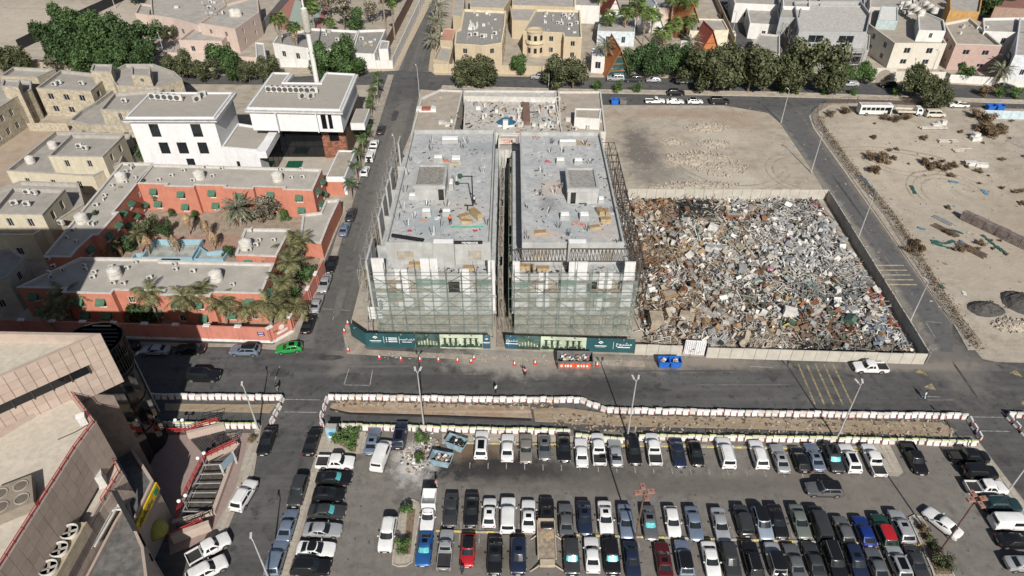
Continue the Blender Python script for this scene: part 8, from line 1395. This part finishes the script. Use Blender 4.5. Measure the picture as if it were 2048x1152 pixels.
for px, py, s, lf, l in ((10, 150, 1.5, 'olive', 'olive tree at the left edge of the stone villas'), (48, 148, 1.2, 'olive', 'small olive tree beside the dark fence'), (112, 150, .9, 'grey', 'bare grey-twigged tree in front of the dense clump'), (345, 152, 1.0, 'olive', 'thin olive tree behind the many-sided villa'), (375, 158, 1.25, 'olive', 'olive street tree, second behind the white villa'), (415, 162, 1.1, 'olive', 'olive street tree with bare trunk behind the white villa'), (448, 148, 1.6, 'green', 'largest green street tree behind the white villa'), (470, 164, 1.1, 'green', 'green street tree, left of the white garage'), (500, 164, 1.1, 'olive', 'olive street tree below the white garage'), (540, 164, 1.2, 'olive', 'olive street tree nearest the low white villa'), (650, 158, 1.55, 'green', 'left tree of the dense pair beside the minaret'), (690, 158, 1.7, 'green', 'right tree of the dense pair beside the minaret'), (718, 158, 1.2, 'green', 'smaller tree at the right of the dense pair'),
    (932, 176, 1.25, 'olive', 'left tree on the avenue behind the old building'), (968, 178, 1.45, 'olive', 'right tree on the avenue behind the old building'), (1037, 150, 1.1, 'bright', 'bright green tree at the beige garden wall'), (1110, 178, 1.45, 'olive', 'left olive tree on the median before the round bay villa'), (1146, 178, 1.6, 'olive', 'right olive tree on the median before the round bay villa'), (1262, 150, 1.4, 'dark', 'dark tree right of the orange A-frame'), (1292, 152, 1.55, 'dark', 'second dark tree right of the orange A-frame'), (1330, 150, 1.5, 'dark', 'third dark tree right of the orange A-frame'), (1352, 152, 1.4, 'green', 'green tree behind the white car on the avenue'),
    (1390, 178, 1.95, 'olive', 'first big olive tree of the median row'), (1425, 182, 2.07, 'olive', 'second big olive tree of the median row'), (1460, 182, 2.07, 'olive', 'third big olive tree of the median row'), (1495, 184, 2.18, 'olive', 'fourth big olive tree of the median row'), (1528, 180, 1.95, 'olive', 'fifth big olive tree of the median row'), (1566, 186, 1.49, 'olive', 'slim olive tree of the median row'), (1598, 184, 2.30, 'olive', 'widest olive tree right in the median row'), (1656, 184, 1.6, 'olive', 'olive tree with bare stem at the end of the median row'), (1688, 166, .9, 'bright', 'small green tree behind the silver estate car'), (1722, 166, 1.0, 'bright', 'bright green round tree beside the arched gate wall'), (1820, 196, 1.5, 'olive', 'broad olive tree on the median by the cream villa'), (1848, 192, 1.1, 'olive', 'right half of the olive pair on the median'), (1870, 222, 1.1, 'olive', 'olive tree standing over the cream minibus'), (1925, 164, .85, 'bright', 'little bright green tree before the pink villa'),
    (1955, 40, 2.0, 'dark', 'large dark tree at the top right'), (1990, 30, 1.4, 'dark', 'dark tree beside the top right corner'), (1925, 12, 1.4, 'dark', 'dark tree above the pink villa roof'), (690, 60, 1.7, 'grey', 'grey-green tree left of the upper lane'), (712, 62, 1.4, 'green', 'green tree behind the low white villa'), (660, 40, 1.6, 'grey', 'pale grey tree beside the tennis court'), (745, 48, 1.3, 'grey', 'leafless grey tree near the boundary fence'), (625, 30, 1.1, 'green', 'green tree by the minaret drum'), (780, 10, 1.4, 'green', 'tree at the top edge by the upper lane'), (270, 10, 1.3, 'green', 'green tree at the top edge by the dark fence'), (318, 44, .7, 'olive', 'round bush in the pink villa yard'), (335, 82, .8, 'olive', 'olive bush at the paved yard wall')):
    tree(px, py, s, 'broad' if lf != 'grey' else 'thin', lf, l)
for px, py, s, l in ((1194, 180, 1.5, 'left'), (1235, 182, 1.9, 'middle'), (1275, 184, 1.5, 'right')): tree(px, py, s, 'bush', 'bright', 'small green shrub on the avenue median, %s of three' % l, 'median shrubs')
for px, l in ((1566, 'first'), (1590, 'second'), (1650, 'third'), (1704, 'fourth'), (1790, 'fifth')): tree(px, 187 + (px - 1566) * .02, 1.3, 'bush', 'bright', 'green shrub at the foot of the median trees, %s from the left' % l, 'median shrubs')
for px, lf, l in ((1966, 'dry', 'brownish'), (1998, 'bright', 'left green'), (2028, 'bright', 'right green')): tree(px, 192 + (px - 1960) * .05, 1.7, 'bush', lf, l + ' clipped round shrub on the right median', 'median shrubs')
# hotel garden and car park shrubs
for px, py, s, k, lf, l in ((250, 430, 1.15, 'cyp', 'olive', 'tall conifer against the inner left hotel wing'), (262, 425, 1.2, 'cyp', 'olive', 'second tall conifer against the inner left hotel wing'), (305, 412, 1.2, 'cyp', 'dark', 'dark conifer in the corner of the hotel court'), (322, 418, 1.0, 'cyp', 'olive', 'slim yellow-green conifer in the hotel court corner'), (215, 480, 1.2, 'cyp', 'dark', 'dark conifer beside the shaded left hotel wing'), (295, 478, .75, 'broad', 'olive', 'round olive tree left of the hotel pool'), (334, 474, .55, 'broad', 'dark', 'small dark tree behind the hotel pool'), (540, 438, 1.0, 'thin', 'grey', 'big grey-leaved tree before the rear hotel wing'), (538, 440, .85, 'broad', 'grey', 'second grey crown of the big court tree'), (570, 440, 1.5, 'bush', 'bright', 'clipped green bush beside the big court tree'), (625, 418, 1.6, 'bush', 'bright', 'square green bush at the hotel court gate'), (455, 510, 1.3, 'bush', 'dark', 'dark bush at the right end of the pool'), (505, 442, 1.2, 'bush', 'green', 'low green bush under the big court tree'), (345, 432, 1.0, 'bush', 'olive', 'flower bed bush along the rear hotel wing'), (390, 435, 1.0, 'bush', 'bright', 'bright bush in the bed before the rear wing'), (265, 500, 1.6, 'bush', 'dark', 'dark bush in the shaded court corner'),
    (275, 642, 2.4, 'bush', 'dark', 'large dark hedge before the front hotel wing'), (300, 645, 2.2, 'bush', 'dark', 'right half of the dark hedge before the front wing'), (615, 560, 2.0, 'bush', 'green', 'dense green bush at the lane end of the hotel garden'), (590, 600, 1.8, 'bush', 'green', 'green bush between the palms by the lane wall'), (575, 640, 1.6, 'bush', 'olive', 'olive bush behind the angled wall corner'), (290, 318, 1.8, 'bush', 'green', 'pale green shrub left of the white villa'),
    (676, 884, 1.25, 'bush', 'bright', 'green shrub at the left of the corner bed by the advert cabinet'), (709, 873, 1.0, 'bush', 'bright', 'green shrub at the top of the corner bed'), (701, 893, 1.05, 'bush', 'bright', 'green shrub at the lower end of the corner bed'), (841, 885, 1.0, 'bush', 'bright', 'round green shrub by the spilled rubbish'), (836, 920, .8, 'bush', 'bright', 'flattened green shrub in the spilled rubbish'), (818, 1022, 1.0, 'bush', 'bright', 'green shrub at the top of the left island'), (806, 1098, 1.0, 'bush', 'bright', 'green shrub at the lower end of the left island'), (1843, 1062, .7, 'bush', 'dry', 'dry shrub at the top of the right island'), (1856, 1082, .7, 'bush', 'olive', 'sparse shrub second on the right island'), (1870, 1100, .7, 'bush', 'olive', 'sparse shrub third on the right island'), (1880, 1136, 1.2, 'bush', 'olive', 'yellow-green shrub at the lower right island'), (506, 882, .6, 'bush', 'dry', 'dead brown shrub on the plaza pavement')):
    tree(px, py, s, k, lf, l, 'garden plants')
# palms: every frond its own piece
def frondmesh(L, w, droop, n=11, seed=0):
    r = random.Random(seed); mb = MB(); pts = []
    for k in range(n + 1): t = k / n; pts.append(Vector((L * (t - .12 * droop * t * t), 0, L * (.42 * t - droop * .75 * t * t))))
    for k in range(1, n):
        p = pts[k]; d = (pts[k + 1] - pts[k]).normalized(); ll = w * sin(pi * min(1, .12 + .86 * k / n)) * r.uniform(.85, 1.1)
        for s in (-1, 1): e = p + d * ll * .7 + Vector((0, s * ll, -ll * .28)); q = p + d * (L / n * .9); mb.face([p, q, e] if s > 0 else [q, p, e])
    for k in range(n): mb.face([pts[k] + Vector((0, -.03, 0)), pts[k + 1] + Vector((0, -.02, 0)), pts[k + 1] + Vector((0, .02, 0)), pts[k] + Vector((0, .03, 0))])
    return mb.mesh('frond')
def fanmesh(L, w, droop, seed=0):
    mb = MB(); c = Vector((L * .55, 0, L * .25)); mb.face([(0, -.03, 0), tuple(c + Vector((0, -.02, 0))), tuple(c + Vector((0, .02, 0))), (0, .03, 0)]); N = 11; pr = None
    for k in range(N): a = R(-100 + 200 * k / (N - 1)); e = c + Vector((cos(a) * w, sin(a) * w, -droop * w * (.3 + .5 * abs(sin(a))))); a2 = a + R(10); i = c + Vector((cos(a2) * w * .6, sin(a2) * w * .6, -droop * w * .15)); mb.face([c, e, i]); 
    return mb.mesh('frond')
FM = dict(coco=[frondmesh(3.0, .75, .75, seed=1), frondmesh(2.7, .7, 1.0, seed=2)], date=[frondmesh(3.3, .42, .55, 14, 3), frondmesh(3.4, .42, .8, 14, 4)], fan=[fanmesh(1.7, .85, .6), fanmesh(1.5, .8, .9)], dead=[frondmesh(2.3, .30, 1.7, 9, 5)], small=[frondmesh(1.8, .5, .8, seed=6)])
def palm(px, py, h, kind, label, nf=22, s=1.0, dead=8, lean=0, leaf=None, group='palms', deadonly=False, z=0):
    x, y = G(px, py, z); o = root('palm_tree', label, 'palm tree', (x, y, z), group, rnd.uniform(0, 6.28)); t = MB(); r0 = {'fan': .24, 'date': .28}.get(kind, .15); tp = Vector((lean, 0, h))
    for k in range(5): t.tube(Vector((lean * (k / 5) ** 2, 0, h * k / 5)), Vector((lean * ((k + 1) / 5) ** 2, 0, h * (k + 1) / 5)), r0 * (1.15 - .06 * k), 7, r0 * (1.12 - .06 * k))
    put('trunk', t.mesh('trunk', smooth=50), o, m=PBARK)
    if not deadonly:
        for k in range(nf): a = k * 2.4 + rnd.uniform(-.2, .2); el = R(62 - 78 * (k / nf) ** .9 + rnd.uniform(-8, 8)); put('frond', rnd.choice(FM[kind]), o, tuple(tp), (rnd.uniform(-.3, .3), R(20) - el, a), s * rnd.uniform(.85, 1.1), LF[leaf or kind if (leaf or kind) in LF else 'coco'])
    for k in range(dead): put('frond', FM['dead'][0], o, (tp.x, tp.y, tp.z - .1), (rnd.uniform(-.2, .2), R(rnd.uniform(28, 62)), k * 2.4), s * rnd.uniform(.7, 1.1), LF['dead'])
    return o
for i, (px, py, h, ln, l) in enumerate(((145, 640, 5.6, 1.0, 'at the shaded left end'), (120, 655, 4.2, -.8, 'lowest at the shaded left end'), (185, 630, 5.0, .5, 'with browned skirt at the shadow edge'), (320, 648, 6.2, -.8, 'left of the middle, with long dead skirt'), (378, 650, 6.4, -1.2, 'leaning left in the middle'), (418, 650, 6.6, -1.2, 'right of the middle with bare stem'), (455, 654, 5.0, -.6, 'with dead skirt left of the last bay'), (487, 654, 4.4, -1.0, 'shortest near the last bay'), (545, 652, 5.2, -.4, 'at the front corner bay'))): palm(px, py, h, 'coco', 'coconut-like palm in front of the hotel, ' + l, 18, 1.2, 12, ln, group='palms before the front hotel wing')
for i, (px, py, h, l) in enumerate(((590, 540, 5.2, 'by the entrance canopy'), (590, 575, 5.6, 'second down the lane side'), (578, 615, 5.6, 'third down the lane side'), (567, 655, 4.6, 'lowest on the lane side'), (600, 640, 3.4, 'small, leaning over the angled wall'), (608, 520, 4.4, 'behind the entrance canopy'))): palm(px, py, h, 'coco', 'palm along the lane side of the hotel, ' + l, 18, 1.15, 9, rnd.uniform(-.6, .6), group='palms on the hotel lane side')
palm(482, 450, 4.0, 'date', 'big grey-green date palm with spiky fronds in the hotel court', 54, 1.3, 6, 0, group='court palms')
for px, py, h, l in ((380, 470, 5.2, 'left dead palm stem before the rear wing'), (420, 480, 5.0, 'second dead palm stem before the rear wing'), (300, 510, 4.6, 'dead-skirted palm at the left end of the pool'), (358, 505, 4.2, 'dead palm leaning over the pool basin'), (430, 500, 4.6, 'dead palm right of the pool basin'), (245, 510, 2.4, 'short palm with brown skirt in the shaded court'), (400, 500, 1.2, 'stump-like dead palm at the pool edge')): palm(px, py, h, 'small', l, 0, 1.4, 16, .3, group='court palms', deadonly=True)
palm(232, 515, 3.2, 'coco', 'yellowish palm lit in the shaded hotel court', 18, .8, 4, .2, group='court palms'); palm(285, 505, 4.2, 'coco', 'palm beside the olive tree left of the pool', 14, .7, 4, .2, group='court palms')
for k, (px, py) in enumerate(((757, 190), (752, 205), (745, 230), (738, 262), (732, 285), (728, 305), (722, 330), (716, 360), (705, 395), (757, 175))): palm(px, py + 6, 4.6, 'coco', 'slim green palm on the lane verge, number %s from the avenue end' % ('first second third fourth fifth sixth seventh eighth ninth tenth'.split()[k]), 16, .72, 2, rnd.uniform(-.3, .3), leaf='green', group='lane verge palms')
slab('grass_verge', GP([(740, 170), (752, 176), (704, 420), (692, 424)]), .01, .1, mat('verge', (.12, .12, .06), var=.35, sc=1))['kind'] = 'structure'
for px, py, h, s, l in ((568, 112, 11, 1.5, 'tall fan palm with long brown skirt left of the minaret'), (600, 118, 9.5, 1.3, 'fan palm in front of the minaret shaft'), (630, 62, 7.5, 1.5, 'fan palm right of the minaret drum'), (661, 70, 4, 1.2, 'low fan palm behind the white villa roof'), (772, 62, 14, 1.7, 'very tall fan palm by the boundary fence'), (790, 80, 11, .9, 'bare thin palm by the boundary fence'), (1195, 40, 8, 1.7, 'fan palm left of the red roof'), (1212, 80, 7, 1.5, 'fan palm before the white hall, left'), (1248, 82, 8.5, 1.6, 'fan palm before the white hall, right'), (1272, 60, 8.5, 1.6, 'fan palm left of the white gable'), (1285, 92, 10, 1.8, 'full fan palm before the white gable'), (1300, 84, 8, 1.5, 'fan palm close to the white gable columns'), (1340, 60, 10, 1.8, 'tall fan palm at the big orange roof, left'), (1368, 66, 10, 1.8, 'tall fan palm at the big orange roof, right'), (1372, 88, 7, 1.4, 'lower fan palm before the big orange roof'), (1338, 110, 9, 1.5, 'fan palm among the dark trees'), (1316, 128, 9, 1.6, 'fan palm rising from the dark trees')):
    palm(px, py, h, 'fan', l, 30, s * 1.25, 10 if h > 9 and px < 800 else 4, rnd.uniform(-.3, .3), group='fan palms')
for px, py, h, l in ((1206, 142, 7.6, 'grey date palm left of the orange A-frame'), (1372, 134, 7.6, 'grey date palm behind the median trees'), (1990, 172, 4.5, 'grey date palm before the pink villa gate'), (2005, 152, 4.5, 'grey date palm at the right edge villa'), (880, 42, 5, 'date palm by the upper lane, topmost'), (874, 72, 4.5, 'date palm by the upper lane, middle'), (868, 98, 3, 'date palm by the upper lane, lowest')): palm(px, py, h, 'date', l, 34, 1.35, 6, 0, group='date palms')
# dry scrub of the waste lot
def shr(px, py, s, lf, label, group): tree(px, py, s, 'bush', lf, label, group, sz=s * .7)
for i in range(70):
    px = rnd.uniform(1690, 2060); py = rnd.uniform(240, 520)
    if px < 1640 + (py - 200) * .72 + 50: continue
    shr(px, py, rnd.uniform(.35, .9), 'dry', 'low dry brown scrub tuft on the bare sandy lot', 'scrub tufts on the waste lot')
for px, py, s in ((1765, 325, 2.0), (1750, 345, 1.6), (1740, 318, 1.4), (1850, 330, 1.4), (1862, 338, 1.2), (1875, 334, 1.2), (1890, 342, 1.2), (1905, 334, 1.0), (1965, 262, 2.4), (1985, 275, 2.2), (1995, 262, 1.8), (1975, 245, 2.0), (1950, 236, 1.8), (1830, 490, 1.3), (1818, 505, 1.1), (1842, 502, 1.2), (1770, 240, 1.2), (1790, 243, 1.2), (1812, 240, 1.2), (1690, 228, 1.4), (1660, 232, 1.2)): shr(px, py, s, 'dry', 'larger dry brown shrub on the sandy lot', 'larger scrub on the waste lot')
mb = MB(); w = [Vector(G(*p)) for p in ((1640, 236), (1640, 254), (1704, 344), (1786, 440), (1910, 640), (1950, 700))]
for a, b in zip(w, w[1:]):
    L = (b - a).length
    for k in range(int(L * 20)):
        p = a + (b - a) * rnd.random(); q = Vector((p.x + rnd.gauss(.5, .55), p.y + rnd.gauss(0, .4), rnd.uniform(.05, .9))); u = Vector((rnd.gauss(0, 1), rnd.gauss(0, 1), rnd.gauss(0, 1))).normalized() * rnd.uniform(.1, .26); v_ = u.orthogonal().normalized() * .1; mb.face([q - u, q + v_, q + u, q - v_])
mb.build('weeds', LF['dry'], kind='stuff', label='dry weeds grown along the mesh fence', cat='weeds')
mb = MB()
for k in range(2600):
    px = rnd.uniform(1210, 2048); py = rnd.uniform(215, 385); x, y = G(px, py)
    if 66 < x < 78 or y < 132 and x < 67: continue
    s = rnd.uniform(.05, .22); mb.obox(x, y, 0, s, s * .7, s * .5, rnd.uniform(0, 3))
mb.build('stones', RBL, kind='stuff', label='loose stones scattered over the bare lots', cat='stones')
# ================= LABELS settled at the end
for i, o in enumerate([q for q in C.objects if q.name.startswith('manhole_cover')]): o['label'] = 'round iron manhole cover ' + ('at the lane mouth by the plaza', 'in the lane crossing left of the hoarding', 'left in the street below the green hatchback', 'near the barrier gap in the street', 'up the lane behind the left shell', 'far up the lane by the beige villa', 'in the lane beside the hotel')[i]
for o in C.objects:
    l = o.get('label')
    if l and len(l.split()) > 16: o['label'] = l.replace(' with turquoise windscreen sunshade', ', teal sunshade').replace(', at the far end of', ' ending').replace(', at one end of', ' starting').replace(' with black roof', '')
for o in C.objects:
    l = o.get('label')
    if l and len(l.split()) > 16: o['label'] = ' '.join(l.replace(' saloon car', ' saloon').replace(' off-roader', ' jeep').replace('boxy old saloon', 'old saloon').replace(' single cab pickup', ' pickup').replace('the ', '').split()[:16])
dg = bpy.context.evaluated_depsgraph_get()
for o in [q for q in C.objects if q.type == 'FONT']:
    me = bpy.data.meshes.new_from_object(o.evaluated_get(dg)); p = bpy.data.objects.new('lettering', me); C.objects.link(p); p.parent = o.parent; p.location = o.location; p.rotation_euler = o.rotation_euler; bpy.data.objects.remove(o)
